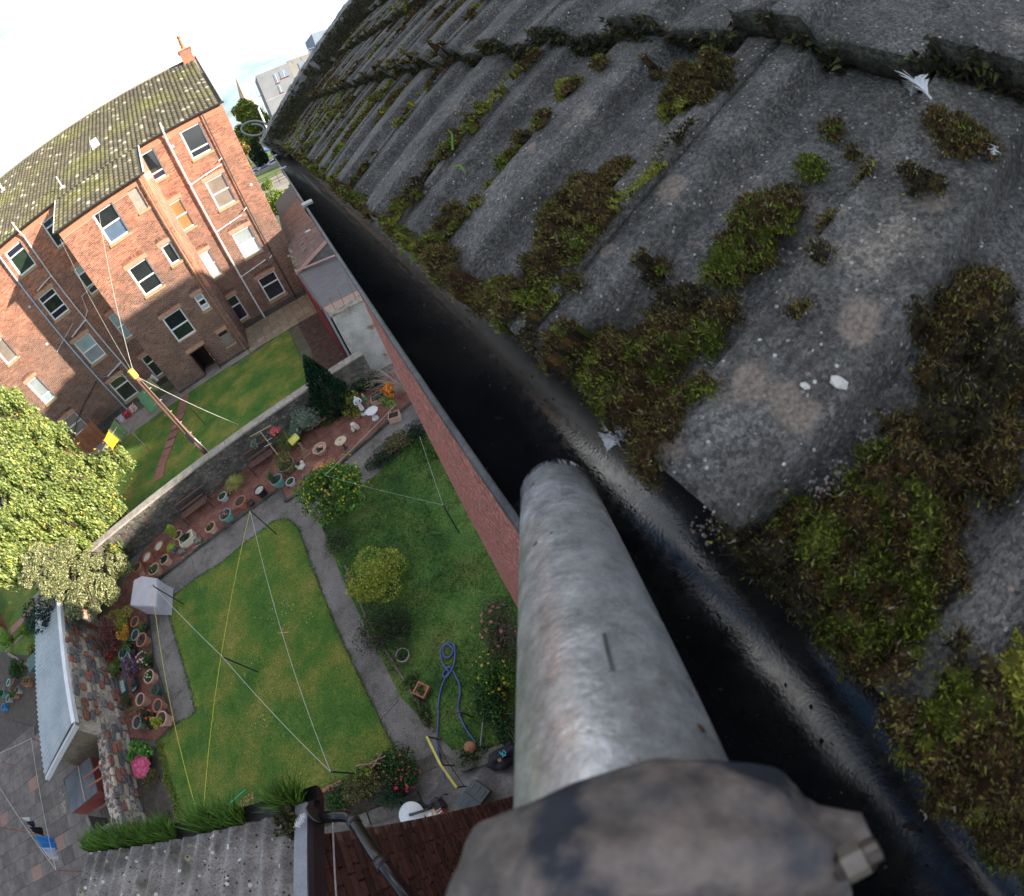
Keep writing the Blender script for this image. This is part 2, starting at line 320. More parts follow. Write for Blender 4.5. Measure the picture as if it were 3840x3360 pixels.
# cracks in the concrete path
cb = MB()
for line in ([('K', 735, 790), ('K', 770, 740), ('K', 830, 690), ('K', 850, 630)], [('K', 840, 1400), ('K', 900, 1320), ('K', 945, 1270), ('K', 985, 1230)], [('J', 1010, 920), ('J', 1030, 1010), ('J', 1050, 1100)], [('h', 200, 780), ('h', 290, 680), ('h', 350, 620)], [('L', 1440, 560), ('L', 1560, 500), ('L', 1680, 480), ('L', 1700, 600)]):
    pp = [g(k, x, y, .004) + Vector((random.uniform(-.03, .03), random.uniform(-.03, .03), 0)) for k, x, y in line]
    for p, q in zip(pp[:-1], pp[1:]):
        d = (q - p).normalized(); nn = Vector((-d.y, d.x, 0)) * .009; cb.quad(p - nn, q - nn, q + nn, p + nn)
struct(cb.build('path_crack', mat('crack', [(.02, .022, .015), (.04, .04, .03)], 8)))
# yard of the far tenement
m_tan = mat('tan slab', [(.22, .17, .11), (.31, .25, .17), (.36, .3, .22)], 2.2, fine=(20, .2), vary=.18, bump=.004)
poly('tenement_lawn', [fac(-27, 0, 17.5), fac(-1.3, 0, 17.9), fac(-1.3, 0, 27.2), fac(-3.4, 0, 26.6), fac(-5.4, 0, 26.6), fac(-5.4, 0, 26.95), fac(-27, 0, 26.95)], .02, m_lawn)
poly('tenement_path', [fac(-30, 0, 26.95), fac(-3.7, 0, 26.9), fac(-3.7, 0, 28.4), fac(-30, 0, 30.9)], .01, mat('pale concrete', [(.2, .17, .14), (.3, .26, .22), (.34, .3, .25)], 1.5, fine=(20, .25)))
bg_ = [g('T', 50, 570, .03), g('T', 340, 400, .03), g('T', 700, 920, .03), Vector((-.7, 17.9, .03)), g('T', 480, 1070, .03), g('T', 230, 900, .03)]
poly('gravel_bed', [g('T', 50, 570), g('T', 340, 400), g('T', 700, 925), Vector((-.7, 18.0, 0)), Vector((-2.9, 18.0, 0)), g('T', 230, 900)], .035, m_brown, thick=.05)
# tan slabs, each a piece
base = MB().prism([tuple(fac(-4.1, 0, 27.0))[:2], tuple(fac(1.3, 0, 26.9))[:2], tuple(fac(1.3, 0, 30.8))[:2], tuple(fac(-4.1, 0, 30.8))[:2]], -.02, .02).build('slab_paving', mat('joint', [(.06, .05, .04), (.1, .08, .06)], 5)); struct(base)
sm = MB().box(-.285, .285, -.285, .285, 0, .035).build('slab', m_tan, base, bevel=.006); slab_me = sm.data
k = 0
for i in range(9):
    for j in range(7):
        o = sm if k == 0 else sm.copy()
        if k: C.objects.link(o)
        p = fac(-3.75 + .59 * i, .012, 27.25 + .59 * j); o.parent = base; o.location = p; o.rotation_euler = (random.uniform(-.006, .006), random.uniform(-.006, .006), FA); k += 1
# red slab path across the tenement lawn
rp = [g('d', 1110, 590, 0), g('d', 1085, 690, 0), g('d', 1050, 790, 0), g('d', 1010, 900, 0), g('d', 970, 1000, 0), g('d', 955, 1085, 0)]
m_rs = mat('red slab', [(.26, .1, .075), (.34, .15, .11), (.3, .13, .1)], 2, fine=(25, .25), vary=.15)
rb = MB(); w2 = .36
rb.add([(p.x - w2, p.y, .024) for p in rp] + [(p.x + w2, p.y, .024) for p in rp[::-1]], [tuple(range(12))]); rbase = struct(rb.build('slab_path', mat('joint', [(.06, .05, .04), (.1, .08, .06)], 5)))
rs0 = MB().box(-.33, .33, -.28, .28, 0, .03).build('slab', m_rs, rbase, bevel=.006); k = 0
for p, q in zip(rp[:-1], rp[1:]):
    n = max(1, round((q - p).length / .6))
    for i in range(n):
        o = rs0 if k == 0 else rs0.copy()
        if k: C.objects.link(o)
        c_ = p + (q - p) * ((i + .5) / n); o.parent = rbase; o.location = (c_.x, c_.y, .018); o.rotation_euler = (0, 0, math.atan2((q - p).y, (q - p).x) - math.pi / 2); k += 1
# neighbour's paved yard, bottom left
pbase = struct(MB().prism([(-26, -7), (-12.9, -7), (-13.0, 1), (-14.9, 10), (-24, 14)], -.02, .004).build('neighbour_yard', mat('yard joint', [(.05, .04, .035), (.1, .08, .07)], 4)))
m_slabs = [mat('grey slab', [(.085, .07, .062), (.13, .108, .095), (.17, .14, .12)], 1.6, fine=(22, .3), vary=.22, bump=.004), mat('pink slab', [(.2, .115, .09), (.27, .165, .13)], 1.6, fine=(22, .3), vary=.1)]
pr = []
for q in range(2):
    o = MB().box(-.435, .435, -.285, .285, 0, .03).build('paving_slab', m_slabs[q], pbase, bevel=.006); pr.append(o)
axd = (g('Q', 190, 1100) - g('Q', 380, 1400)); aa = math.radians(8)
k = [0, 0]; ca, sa = math.cos(aa), math.sin(aa)
from collections import defaultdict
for j in range(-22, 22):
    for i in range(-14, 14):
        x = -19 + (i * .88 + (.44 if j % 2 else 0)) * ca - j * .58 * sa; y = 4 + (i * .88 + (.44 if j % 2 else 0)) * sa + j * .58 * ca
        if not (-25.6 < x < -13.6 - .17 * max(0, y) + .2 and -6 < y < 12.6) or (y > 9.0 and x < -19.0): continue
        q = 1 if (i * 7 + j * 13) % 17 == 0 and random.random() < .95 else 0
        o = pr[q] if k[q] == 0 else pr[q].copy()
        if k[q]: C.objects.link(o)
        o.location = (x, y, .006 + random.uniform(0, .004)); o.rotation_euler = (0, 0, aa); k[q] += 1
poly('neighbour_lawn', [(-29, 13), (-20.5, 10.5), (-18.9, 14.0), (-22, 16.5), (-29, 16)], .028, m_lawn)
poly('neighbour_bed', [(-26, 11.5), (-19.2, 8.6), (-18.0, 11.5), (-26, 15)], .045, mat('soil', [(.05, .04, .03), (.09, .07, .055)], 3, fine=(30, .4), bump=.02))
# ================================================================== THE FAR TENEMENT
m_mortar = mat('mortar', [(.36, .235, .17), (.47, .325, .24), (.4, .28, .215)], 1.3, fine=(14, .2), rough=.95)
m_brick = mat('old brick', [(.75, .75, .75), (1.15, 1.15, 1.15)], 5, attr=True, fine=(40, .25), rough=.92)
m_sand = mat('sandstone', [(.38, .2, .13), (.5, .29, .19), (.42, .2, .13)], 2.2, fine=(18, .25), rough=.9, bump=.006, bscale=20)
m_sill = mat('stone sill', [(.35, .24, .12), (.46, .33, .19)], 3, fine=(20, .25))
m_upvc = mat('white frame', [(.72, .72, .73), (.84, .84, .84)], 2, rough=.35)
m_slate = mat('clay tile', [(.8, .8, .8), (1.2, 1.2, 1.2)], 2, attr=True, fine=(14, .3), rough=.9)
m_blackpipe = mat('black pipe', [(.02, .02, .022), (.045, .042, .04)], 6, rough=.4)
m_greypipe = mat('pale pipe', [(.5, .5, .52), (.66, .64, .62)], 3, rough=.5, fine=(20, .2))
m_whitepipe = mat('white pipe', [(.68, .66, .66), (.8, .78, .77)], 3, rough=.4)
m_bluepipe = mat('blue pipe', [(.33, .43, .55), (.46, .56, .66)], 3, rough=.45)
m_redpipe = mat('rust pipe', [(.3, .12, .07), (.42, .2, .12)], 3, rough=.6)
ten = thing('tenement', 'four storey red brick tenement with mossy tiled roof and projecting back wing', 'building', fac(-8, 0, 34))
def cells(u0, u1, z0, z1, holes):
    us = sorted({u0, u1, *[h[0] for h in holes], *[h[1] for h in holes]}); us = [u for u in us if u0 <= u <= u1]
    zs = sorted({z0, z1, *[h[2] for h in holes], *[h[3] for h in holes]}); zs = [z for z in zs if z0 <= z <= z1]
    out_ = []
    for i in range(len(us) - 1):
        run = None
        for j in range(len(zs) - 1):
            cu, cz = (us[i] + us[i + 1]) / 2, (zs[j] + zs[j + 1]) / 2
            free = not any(h[0] < cu < h[1] and h[2] < cz < h[3] for h in holes)
            if free: run = [run[0], zs[j + 1]] if run else [zs[j], zs[j + 1]]
            if (not free or j == len(zs) - 2) and run: out_.append((us[i], us[i + 1], run[0], run[1])); run = None
    return out_
def noise2(u, z, s, seed=0):
    return math.sin(u * s + seed) * math.sin(z * s * 1.3 + seed * 2.1) * .5 + math.sin(u * s * 2.3 + z * s * 1.7 + seed) * .3 + math.sin(u * s * .6 - z * s * .9) * .3
def brickcol(u, z, zt):
    n = noise2(u, z, .9, 2) ; up = min(1, max(0, (z - 5 + 2.2 * n) / 6))      # cleaner brick towards the eaves, sooty below
    a = np.array([.17, .088, .066]); b_ = np.array([.38, .14, .08]); c = a * (1 - up) + b_ * up
    if z < 1.3 + .5 * n: c = c * .62 + np.array([.03, .028, .025])
    c = c * (1 + .3 * noise2(u * 2.1, z * 2.3, 1.3, 9)); return c * random.choice([.62, .85, 1, 1, 1.1, 1.3]) * random.uniform(.85, 1.15)
def brick_skin(name, parent, u0, u1, z0, z1, holes, n, M=None, bl=.235, bh=.082, proud=.012, zt=13, vert=False):
    P = []; cols = []; rows = int((z1 - z0) / bh); j = .017
    for r in range(rows):
        za, zb = z0 + r * bh + j / 2, z0 + (r + 1) * bh - j / 2; zc = (za + zb) / 2
        u = u0 - (bl / 2 if r % 2 else 0) - (0 if r % 4 < 2 else .03)
        while u < u1:
            a, b_ = max(u0, u + j / 2), min(u1, u + bl - j / 2); u += bl
            for h in holes:
                if h[2] - .02 < zc < h[3] + .02:
                    if a < h[0] < b_ : b_ = h[0] - .004
                    elif a < h[1] < b_: a = h[1] + .004
                    elif a >= h[0] and b_ <= h[1]: b_ = a - 1
            if b_ - a < .03: continue
            P.append((a, b_, za, zb)); cols.append(brickcol(a, zc, zt))
    A_ = np.array(P); nn = len(A_); pr_ = proud * RNG.uniform(.3, 1.3, nn)
    def pt(u, z, d):
        base_ = np.outer(u, np.array(M[0])) + np.array(M[1])[None] if M is not None else np.outer(u, np.array(EU)) + np.array(EN)[None] * n
        nrm = np.array(M[2]) if M is not None else -np.array(EN)
        q = base_ + nrm[None] * d[:, None]; q[:, 2] += z; return q
    a, b_, za, zb = A_.T; zero = np.zeros(nn) ; ins = .004
    f = [pt(a + ins, za + ins, pr_), pt(b_ - ins, za + ins, pr_), pt(b_ - ins, zb - ins, pr_), pt(a + ins, zb - ins, pr_)]
    k_ = [pt(a, za, zero), pt(b_, za, zero), pt(b_, zb, zero), pt(a, zb, zero)]
    V = np.concatenate([np.stack(f, 1)] + [np.stack([k_[i], k_[(i + 1) % 4], f[(i + 1) % 4], f[i]], 1) for i in range(4)])
    cc = np.tile(np.array(cols), (5, 1)); o = np_quads(name, V, cc, m_brick); o['kind'] = 'stuff'
    if parent is not None: keep(o, parent)
    return o
# windows: u0,u1,z0,z1,plane, splits (fractions from the top), pane tints, extra
dk = (.012, .016, .018); dg = (.018, .03, .02); bl_ = (.09, .13, .19); gy = (.24, .27, .27); am = (.26, .15, .06); wh = (.45, .46, .46); cu = (.2, .16, .13); gl = (.26, .33, .33); nv = (.016, .016, .03)
WIN = [
 (-1.48,-.20,11.15,12.94,DM,[.75],[dk,dk]),(-1.5,-.27,7.74,9.64,DM,[.5],[cu,cu]),(-1.56,-.32,4.24,6.0,DM,[.5],[gy,wh]),(-1.58,-.31,.84,2.6,DM,[.38],[nv,nv]),
 (-4.05,-3.17,11.13,12.9,DM,[.75],[dk,nv]),(-4.05,-3.16,7.68,9.56,DM,[.5],[am,am]),(-4.08,-3.23,4.14,5.94,DM,[.5],[wh,wh]),(-4.1,-3.26,.71,2.53,DM,[.38],[dg,nv]),
 (-7.3,-6.04,9.63,11.48,DW,[.5],[dk,bl_]),(-7.32,-6.08,6.18,7.99,DW,[.53],[dk,dk]),(-7.36,-6.08,2.8,4.54,DW,[.52],[dk,dg]),
 (-5.12,-4.5,6.83,8.02,DW,[],[dk]),(-5.09,-4.55,3.57,4.62,DW,[.36,.7],[gy,dk,wh]),
 (-13.87,-12.61,11.15,12.86,DM,[.27],[nv,dg]),(-13.9,-12.64,7.7,9.46,DM,[.25,.72],[nv,dk,nv]),(-13.9,-12.6,3.98,5.83,DM,[.5],[gl,gy]),(-13.9,-12.64,.5,2.28,DM,[.36],[dg,dg]),
 (-10.97,-9.7,11.1,12.87,DM,[.25],[nv,dk]),(-10.97,-9.7,7.58,9.5,DM,[.25,.72],[gl,dg,dk]),(-10.97,-9.7,3.95,5.85,DM,[.5],[gl,gl]),(-11.0,-9.75,.6,2.36,DM,[.36],[dg,dg]),
 (-18.42,-17.4,11.1,12.87,DM,[.4],[dk,dk]),(-18.42,-17.4,7.5,9.1,DM,[],[cu]),(-18.35,-17.4,3.84,5.78,DM,[.72],[gy,gl]),(-18.5,-17.2,.72,2.23,DM,[.5],[cu,cu]),
]
BLOCK = (-5.1, -4.52, 10.22, 11.48); GREY = (-5.15, -4.55, .9, 1.9); DOOR = (-7.33, -6.15, 0, 1.86)
U0L, U0R, ZE = -24.0, 1.35, 13.35
hm = [w_[:4] for w_ in WIN if w_[4] == DM]; hw = [w_[:4] for w_ in WIN if w_[4] == DW] + [BLOCK, GREY, DOOR]
b = MB()
for c_ in cells(U0L, -9.3, -.3, ZE, hm) + cells(-3.95, U0R, -.3, ZE, hm): b.fbox(*c_, DM, DM + .35)
for c_ in cells(-9.3, -3.95, -.3, 11.85, hw): b.fbox(*c_, DW, DW + .35)
b.fbox(-9.3, -8.95, -.3, 11.85, DW + .35, DM + .1); b.fbox(-4.3, -3.95, -.3, 11.85, DW + .35, DM + .1)
b.fbox(U0L, U0R, -.3, ZE - .02, DM + 19.3, DM + 19.6)
b.fbox(U0R - .35, U0R, -.3, ZE - .02, DM + .352, DM + 19.3); b.fbox(U0L, U0L + .35, -.3, ZE - .02, DM + .352, DM + 19.3)
b.fbox(-9.3, -3.95, 11.6, 13.3, DM - .02, DM + .02)
# gable triangle
for u in (U0R,):
    p = [fac(u - .35, ZE, DM), fac(u - .35, ZE, DM + 19.6), fac(u - .35, 18, DM + 9.8), fac(u, ZE, DM), fac(u, ZE, DM + 19.6), fac(u, 18, DM + 9.8)]
    b.add(p, [(0, 1, 2), (3, 5, 4), (0, 2, 5, 3), (1, 4, 5, 2), (0, 3, 4, 1)])
wallo = keep(b.build('wall', m_mortar), ten)
brick_skin('brickwork', ten, -3.95, U0R, .45, 12.93, hm, DM)
brick_skin('brickwork', ten, U0L, -9.3, .45, 12.93, hm, DM)
brick_skin('brickwork', ten, -9.3, -3.95, .2, 11.4, hw, DW)
# side cheeks of the wing and the right gable
brick_skin('brickwork', ten, 0, DM - DW - .02, .2, 11.5, [], 0, M=(tuple(EN), tuple(fac(-3.95, 0, DW + .01)), tuple(EU)))
brick_skin('brickwork', ten, 0, 12, 3.3, 13.2, [], 0, M=(tuple(EN), tuple(fac(U0R, 0, DM + .01)), tuple(EU)))
# red rendered band under the eaves, stone base
b = MB(); 
for (a_, c_, n_, z0_, z1_, hs) in ((-3.95, U0R, DM, 12.94, 13.34, hm), (U0L, -9.3, DM, 12.94, 13.34, hm), (-9.3, -3.95, DW, 11.41, 11.84, hw)):
    for q in cells(a_, c_, z0_, z1_, hs): b.fbox(*q, n_ - .018, n_)
b.parts('eaves_band', mat('red render', [(.42, .17, .1), (.5, .22, .13), (.44, .19, .12)], 1.2, fine=(10, .15)), ten)
b = MB()
for (a_, c_, n_, hs) in ((-3.94, U0R, DM, hm), (U0L, -9.31, DM, hm), (-9.29, -3.96, DW, hw)):
    for q in cells(a_, c_, -.2, .44 if n_ == DM else .19, hs): b.fbox(*q, n_ - .03, n_)
b.parts('plinth', mat('sooty stone', [(.05, .045, .04), (.12, .1, .085)], 2.5, fine=(12, .4), bump=.02), ten)
# orange corner band of the wing
b = MB(); b.fbox(-4.12, -3.93, 4.6, 11.82, DW - .014, DW + .2); keep(b.build('corner_band', mat('red render', [])), ten)
# arches and lintels
lb = 0
for (u0, u1, z0, z1, n, spl, tint) in WIN:
    wd = u1 - u0; root = None
    fr = MB(); fw = .085; dep = n + .07
    fr.fbox(u0, u0 + fw, z0, z1, dep, dep + .06); fr.fbox(u1 - fw, u1, z0, z1, dep, dep + .06)
    fr.fbox(u0 + fw, u1 - fw, z1 - fw, z1, dep, dep + .06); fr.fbox(u0 + fw, u1 - fw, z0, z0 + fw * 1.2, dep, dep + .06)
    zs = [z1 - fw]; H_ = z1 - z0
    for s_ in spl:
        zc = z1 - s_ * H_; fr.fbox(u0 + fw, u1 - fw, zc - .045, zc + .045, dep - .01, dep + .05); zs.append(zc)
    zs.append(z0 + fw * 1.2)
    wo = keep(fr.build('window', m_upvc), ten)
    for i in range(len(tint)):
        t_, b2 = zs[i] - (.045 if i else 0), zs[i + 1] + (.045 if i < len(tint) - 1 else 0)
        p = MB(); p.fbox(u0 + fw, u1 - fw, b2, t_, dep + .03, dep + .035)
        keep(p.build('pane', glassy('pane_%d_%d_%d' % tuple(int(c * 100) for c in tint[i]), tint[i])), wo)
    if n == DM or z0 > 3:
        s = MB(); s.fbox(u0 - .06, u1 + .06, z0 - .16, z0, n - .06, n + .12); keep(s.build('sill', m_sill), wo)
    s = MB(); lt = .26
    if z1 < 11.3:
        s.fbox(u0 - .12, u1 + .12, z1 + .002, z1 + lt, n - .022, n + .1); keep(s.build('lintel', m_sand), wo)
        a = MB(); na = int((wd + .2) / .085)
        for i in range(na):
            ua = u0 - .08 + (wd + .16) * i / na; arc = .10 * math.sin(math.pi * (i + .5) / na)
            cc = brickcol(ua, z1, 13)
            a.fbox(ua, ua + .07, z1 + lt + .01 + arc, z1 + lt + .19 + arc, n - .02, n, tuple(cc))
        o = keep(a.build('arch', m_brick), wo); o['kind'] = 'stuff'
# blocked openings and door
b = MB(); b.fbox(BLOCK[0], BLOCK[1], BLOCK[2], BLOCK[3], DW + .06, DW + .1); keep(b.build('blocked_window', mat('roughcast grey', [(.28, .24, .2), (.4, .36, .31)], 2, fine=(30, .3))), ten)
b = MB(); b.fbox(BLOCK[0] - .05, BLOCK[1] + .1, BLOCK[2] - .15, BLOCK[2], DW - .05, DW + .1); b.fbox(GREY[0] - .05, GREY[1] + .1, GREY[2] - .13, GREY[2], DW - .05, DW + .1); b.parts('sill', m_sill, ten)
b = MB(); b.fbox(GREY[0], GREY[1], GREY[2], GREY[3] - .25, DW + .06, DW + .1); keep(b.build('window_board', mat('grey board', [(.2, .17, .15), (.27, .23, .2)], 3)), ten)
b = MB(); b.fbox(GREY[0], GREY[1], GREY[3] - .25, GREY[3], DW + .12, DW + .16); b.fbox(DOOR[0] - .0, DOOR[1], 0, DOOR[3], DW + 1.6, DW + 1.65); b.fbox(DOOR[0] - .3, DOOR[0], 0, 2, DW + .35, DW + 1.6);b.fbox(DOOR[1], DOOR[1]+.3, 0, 2, DW + .35, DW + 1.6);b.fbox(DOOR[0]-.3, DOOR[1]+.3, 2, 2.1, DW + .35, DW + 1.6); b.parts('doorway', mat('dark inside', [(.03, .022, .018), (.05, .035, .03)], 2), ten)
b = MB(); b.fbox(DOOR[0], DOOR[0] + .08, 0, DOOR[3], DW - .01, DW + .2); b.fbox(DOOR[1] - .08, DOOR[1], 0, DOOR[3], DW - .01, DW + .2); b.fbox(DOOR[0] + .08, DOOR[1] - .08, DOOR[3] - .08, DOOR[3], DW - .01, DW + .2); keep(b.build('door_frame', mat('brown paint', [(.10, .045, .03), (.15, .07, .045)], 4)), ten)
b = MB(); b.boxm(Matrix.Translation(fac(-6.19, .9, DW - .12)) @ Matrix.Rotation(FA + R_(96), 4, 'Z'), .5, .05, 1.75); keep(b.build('door', mat('peeling door', [(.10, .045, .03), (.16, .08, .05), (.5, .28, .14)], 3.2, lo=.5, hi=.62)), ten)
b = MB(); b.fbox(-7.4, -6.1, 1.862, 2.12, DW - .025, DW); b.fbox(-5.2, -4.45, 1.9, 2.16, DW - .025, DW); b.parts('lintel', m_sand, ten)
# roof planes: slope from the eaves back to the ridge
SL = 4.6 / 10.0
def roof_tiles(name, parent, u0, u1, nE, zE, nR, m, tw=.3, tl=.36):
    ln = math.hypot(nR - nE, (nR - nE) * SL); rows = int(ln / tl); colsn = int((u1 - u0) / tw); Vs = []; cc = []
    sn, cs = SL / math.hypot(1, SL), 1 / math.hypot(1, SL); down = -EN * cs - Vector((0, 0, sn)); nrm = Vector((0, 0, cs)) - EN * sn
    prof = [(0, 0), (.18, .035), (.42, .045), (.62, .02), (.82, 0), (1.0, 0.004)]
    for r in range(rows + 1):
        for q in range(colsn):
            ua = u0 + q * tw
            a = fac(ua, zE, nE) - down * (r * tl); lift = .03 * nrm
            top = fac(ua, zE, nE) - down * min(ln, (r + 1.12) * tl)
            base_c = np.array([.115, .10, .06]); nn = noise2(ua, r * .4, .7, 4)
            if nn > .1: base_c = base_c * (1 - min(.7, nn)) + np.array([.16, .155, .045]) * min(.7, nn)
            if random.random() < .07: base_c = np.array([.34, .31, .22])
            base_c = base_c * random.uniform(.72, 1.25)
            for (x0, h0), (x1, h1) in zip(prof[:-1], prof[1:]):
                p0, p1 = a + EU * (x0 * tw) + nrm * h0 + lift, a + EU * (x1 * tw) + nrm * h1 + lift
                q0, q1 = top + EU * (x0 * tw) + nrm * h0, top + EU * (x1 * tw) + nrm * h1
                f0, f1 = p0 - nrm * (.04 + h0), p1 - nrm * (.04 + h1)
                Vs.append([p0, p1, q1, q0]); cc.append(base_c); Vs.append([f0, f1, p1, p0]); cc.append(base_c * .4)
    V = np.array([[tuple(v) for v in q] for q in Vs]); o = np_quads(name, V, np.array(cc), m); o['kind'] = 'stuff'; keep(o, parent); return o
rf = MB()
def rplane(b, u0, u1, nE, zE, nR, off=-.02):
    zR = zE + (nR - nE) * SL; b.add([fac(u0, zE + off, nE), fac(u1, zE + off, nE), fac(u1, zR + off, nR), fac(u0, zR + off, nR)], [(0, 1, 2, 3)])
rplane(rf, U0L, U0R + .1, DM - .12, ZE + .05, DM + 9.9); rplane(rf, -9.45, -3.85, DW - .15, ZE + .05 - (DM - DW + .03) * SL, DM + .5, -.0)
rf.add([fac(U0L, 18.0, DM + 9.9), fac(U0R + .1, 18.0, DM + 9.9), fac(U0R + .1, 13.3, DM + 19.9), fac(U0L, 13.3, DM + 19.9)], [(0, 1, 2, 3)])
roof = keep(rf.build('roof', mat('roof felt', [(.05, .05, .04), (.08, .08, .06)], 2)), ten)
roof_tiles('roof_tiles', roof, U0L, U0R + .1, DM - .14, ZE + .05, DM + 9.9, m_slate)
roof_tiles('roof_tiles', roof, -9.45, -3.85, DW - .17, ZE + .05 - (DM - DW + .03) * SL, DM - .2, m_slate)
b = MB()
for i in range(52):
    b.tube([fac(U0L + i * .49, 18.02, DM + 9.9), fac(U0L + i * .49 + .48, 18.02, DM + 9.9)], .11, 8)
b.parts('ridge_tile', mat('ridge clay', [(.16, .14, .09), (.25, .22, .15)], 2), roof)
b = MB()
for i in range(16):
    for u in (-9.47, -3.83):
        p = fac(u, ZE + .1 - (DM - DW + .1) * SL + i * .215 * SL, DW - .17 + i * .215); b.tube([p, p + EN * .19 + Vector((0, 0, .19 * SL))], .045, 6)
b.parts('verge_mortar', mat('lime mortar', [(.6, .58, .53), (.75, .73, .68)], 4), roof)
b = MB()
for i in range(28):
    p = fac(U0R + .1, ZE + .1 + i * .36 * SL, DM - .12 + i * .36); b.tube([p, p + EN * .33 + Vector((0, 0, .33 * SL))], .045, 6)
b.parts('verge_mortar', mat('verge grey', [(.25, .24, .2), (.4, .39, .34)], 4), roof)
# eaves gutters
b = MB(); b.tube([fac(-3.8, ZE + .02, DM - .2), fac(U0R + .15, ZE + .02, DM - .2)], .06, 8); b.tube([fac(U0L, ZE + .02, DM - .2), fac(-9.5, ZE + .02, DM - .2)], .06, 8); b.tube([fac(-9.5, 11.87, DW - .24), fac(-3.8, 11.87, DW - .24)], .06, 8)
b.parts('gutter', m_blackpipe, ten)
# chimney
ch = MB(); cu0, cn = .45, DM + 9.2
ch.fbox(cu0, cu0 + .85, 16.9, 18.75, cn, cn + 1.5); 
cho = keep(ch.build('chimney', mat('chimney brick', [(.34, .13, .08), (.42, .18, .11)], 3, fine=(12, .3))), roof)
b = MB(); b.fbox(cu0 - .08, cu0 + .93, 18.75, 18.87, cn - .08, cn + 1.58); keep(b.build('chimney_cap', m_sand), roof)
b = MB()
for i, h_ in enumerate((1.1, .85, .7)): b.lathe(tuple(fac(cu0 + .42, 18.87, cn + .3 + i * .45)), [(.17, 0), (.14, h_ * .8), (.18, h_ * .82), (.18, h_ * .9), (.13, h_)], 12)
b.parts('chimney_pot', mat('terracotta pot', [(.42, .19, .1), (.5, .24, .13)], 3), roof)
b = MB(); p = fac(cu0 + .0, 18.6, cn + .3); b.tube([p, p + Vector((-.6, 0, .5)), p + Vector((-.75, 0, .7))], .02, 5)
b.tube([p + Vector((-.3, 0, .25)), p + Vector((-1.1, .1, -.05))], .012, 4); 
for i in range(6): b.tube([p + Vector((-.4 - i * .13, -.25, .2 - i * .05)), p + Vector((-.4 - i * .13, .25, .2 - i * .05))], .008, 4)
keep(b.build('aerial', mat('aerial metal', [(.3, .3, .3), (.4, .4, .4)], 3, metal=.6, rough=.5)), roof)
# skylight and vents
def onroof(u, n, dz=0): return fac(u, ZE + .05 + (n - DM + .12) * SL + dz, n)
def roofray(k_, x, y, dz=.06):
    v = ray(k_, x, y); nrm = Vector((0, 0, 1)) - EN * SL; p0 = onroof(0, DM, dz); o = Vector((0, 0, CAMZ)); t = (p0 - o).dot(nrm) / v.dot(nrm); return o + v * t
q = [roofray('a', *p) for p in ((540, 855), (575, 828), (602, 868), (556, 900))]
b = MB(); up_ = Vector((0, 0, .06)); b.add([p for p in q] + [p + up_ for p in q], [(4, 5, 6, 7), (0, 1, 5, 4), (1, 2, 6, 5), (2, 3, 7, 6), (3, 0, 4, 7)]); sk_ = keep(b.build('skylight', m_upvc), roof)
c_ = sum(q, Vector()) / 4; b = MB(); b.add([c_ + (p - c_) * .66 + up_ * 1.1 for p in q], [(0, 1, 2, 3)]); keep(b.build('pane', glassy('skypane', (.5, .52, .54))), sk_)
for (k_, x, y, h_) in (('a', 375, 1125, .75), ('a', 20, 1145, .7)):
    p = roofray(k_, x, y); b = MB()
    if y == 1125: b.tube([p, p + Vector((0, 0, h_))], .045, 8)
    else: b.tube([p, p + Vector((0, 0, h_)), p + Vector((-.1, 0, h_ + .12)), p + Vector((-.22, 0, h_ + .02))], .07, 8)
    keep(b.build('vent_pipe', m_greypipe if y == 1125 else m_whitepipe), roof)
    b = MB(); b.boxm(Matrix.Translation(p), .3, .3, .1); keep(b.build('flashing', m_greypipe), roof)
# telephone wire across the roof is left with the pole below; downpipes
def pipe(pts, r, m, name='downpipe', n=DM):
    b = MB(); b.tube([fac(u, z, n - d) for u, z, d in pts], r, 8)
    for (u, z, d) in pts[1:-1]: b.tube([fac(u, z - .06, n - d), fac(u, z + .06, n - d)], r * 1.3, 8)
    return keep(b.build(name, m), ten)
pipe([(-2.2, 13.95, .25), (-2.25, 13.35, .2), (-2.29, 13.0, .12), (-2.3, 10, .12), (-2.33, 6.7, .12), (-2.38, 3.4, .12), (-2.42, .1, .12)], .055, m_whitepipe)
pipe([(.12, 13.3, .12), (.12, 10.3, .1), (.1, 7.2, .1), (.1, 4, .1), (.1, .1, .1)], .035, m_blackpipe)
pipe([(-2.28, 9.9, .12), (-1.2, 10.03, .12), (-.1, 10.12, .12)], .045, m_whitepipe, 'waste_pipe')
pipe([(-2.3, 6.65, .12), (-1.3, 6.75, .12), (-.42, 6.82, .12)], .04, m_whitepipe, 'waste_pipe')
pipe([(-2.36, 3.35, .12), (-1.4, 3.45, .12), (-.45, 3.55, .12)], .035, m_whitepipe, 'waste_pipe')
for z in (10.45, 7.1, 3.6): pipe([(-.2, z - .08, .2), (.05, z, .1)], .03, m_whitepipe, 'overflow_pipe')
pipe([(-4.2, 11.9, .1), (-4.22, 8.6, .1), (-4.25, 5, .1), (-4.24, .1, .1)], .045, m_redpipe, 'downpipe', DW)
pipe([(-14.15, 13.3, .14), (-14.14, 10, .12), (-14.13, 6, .12), (-14.1, .1, .12)], .05, m_bluepipe)
pipe([(-12.27, 14.0, .3), (-12.26, 13.5, .25), (-12.2, 12.9, .12), (-12.2, 10.0, .12), (-12.15, 6.5, .12), (-12.1, 2.9, .12), (-12.1, .1, .12)], .05, m_greypipe)
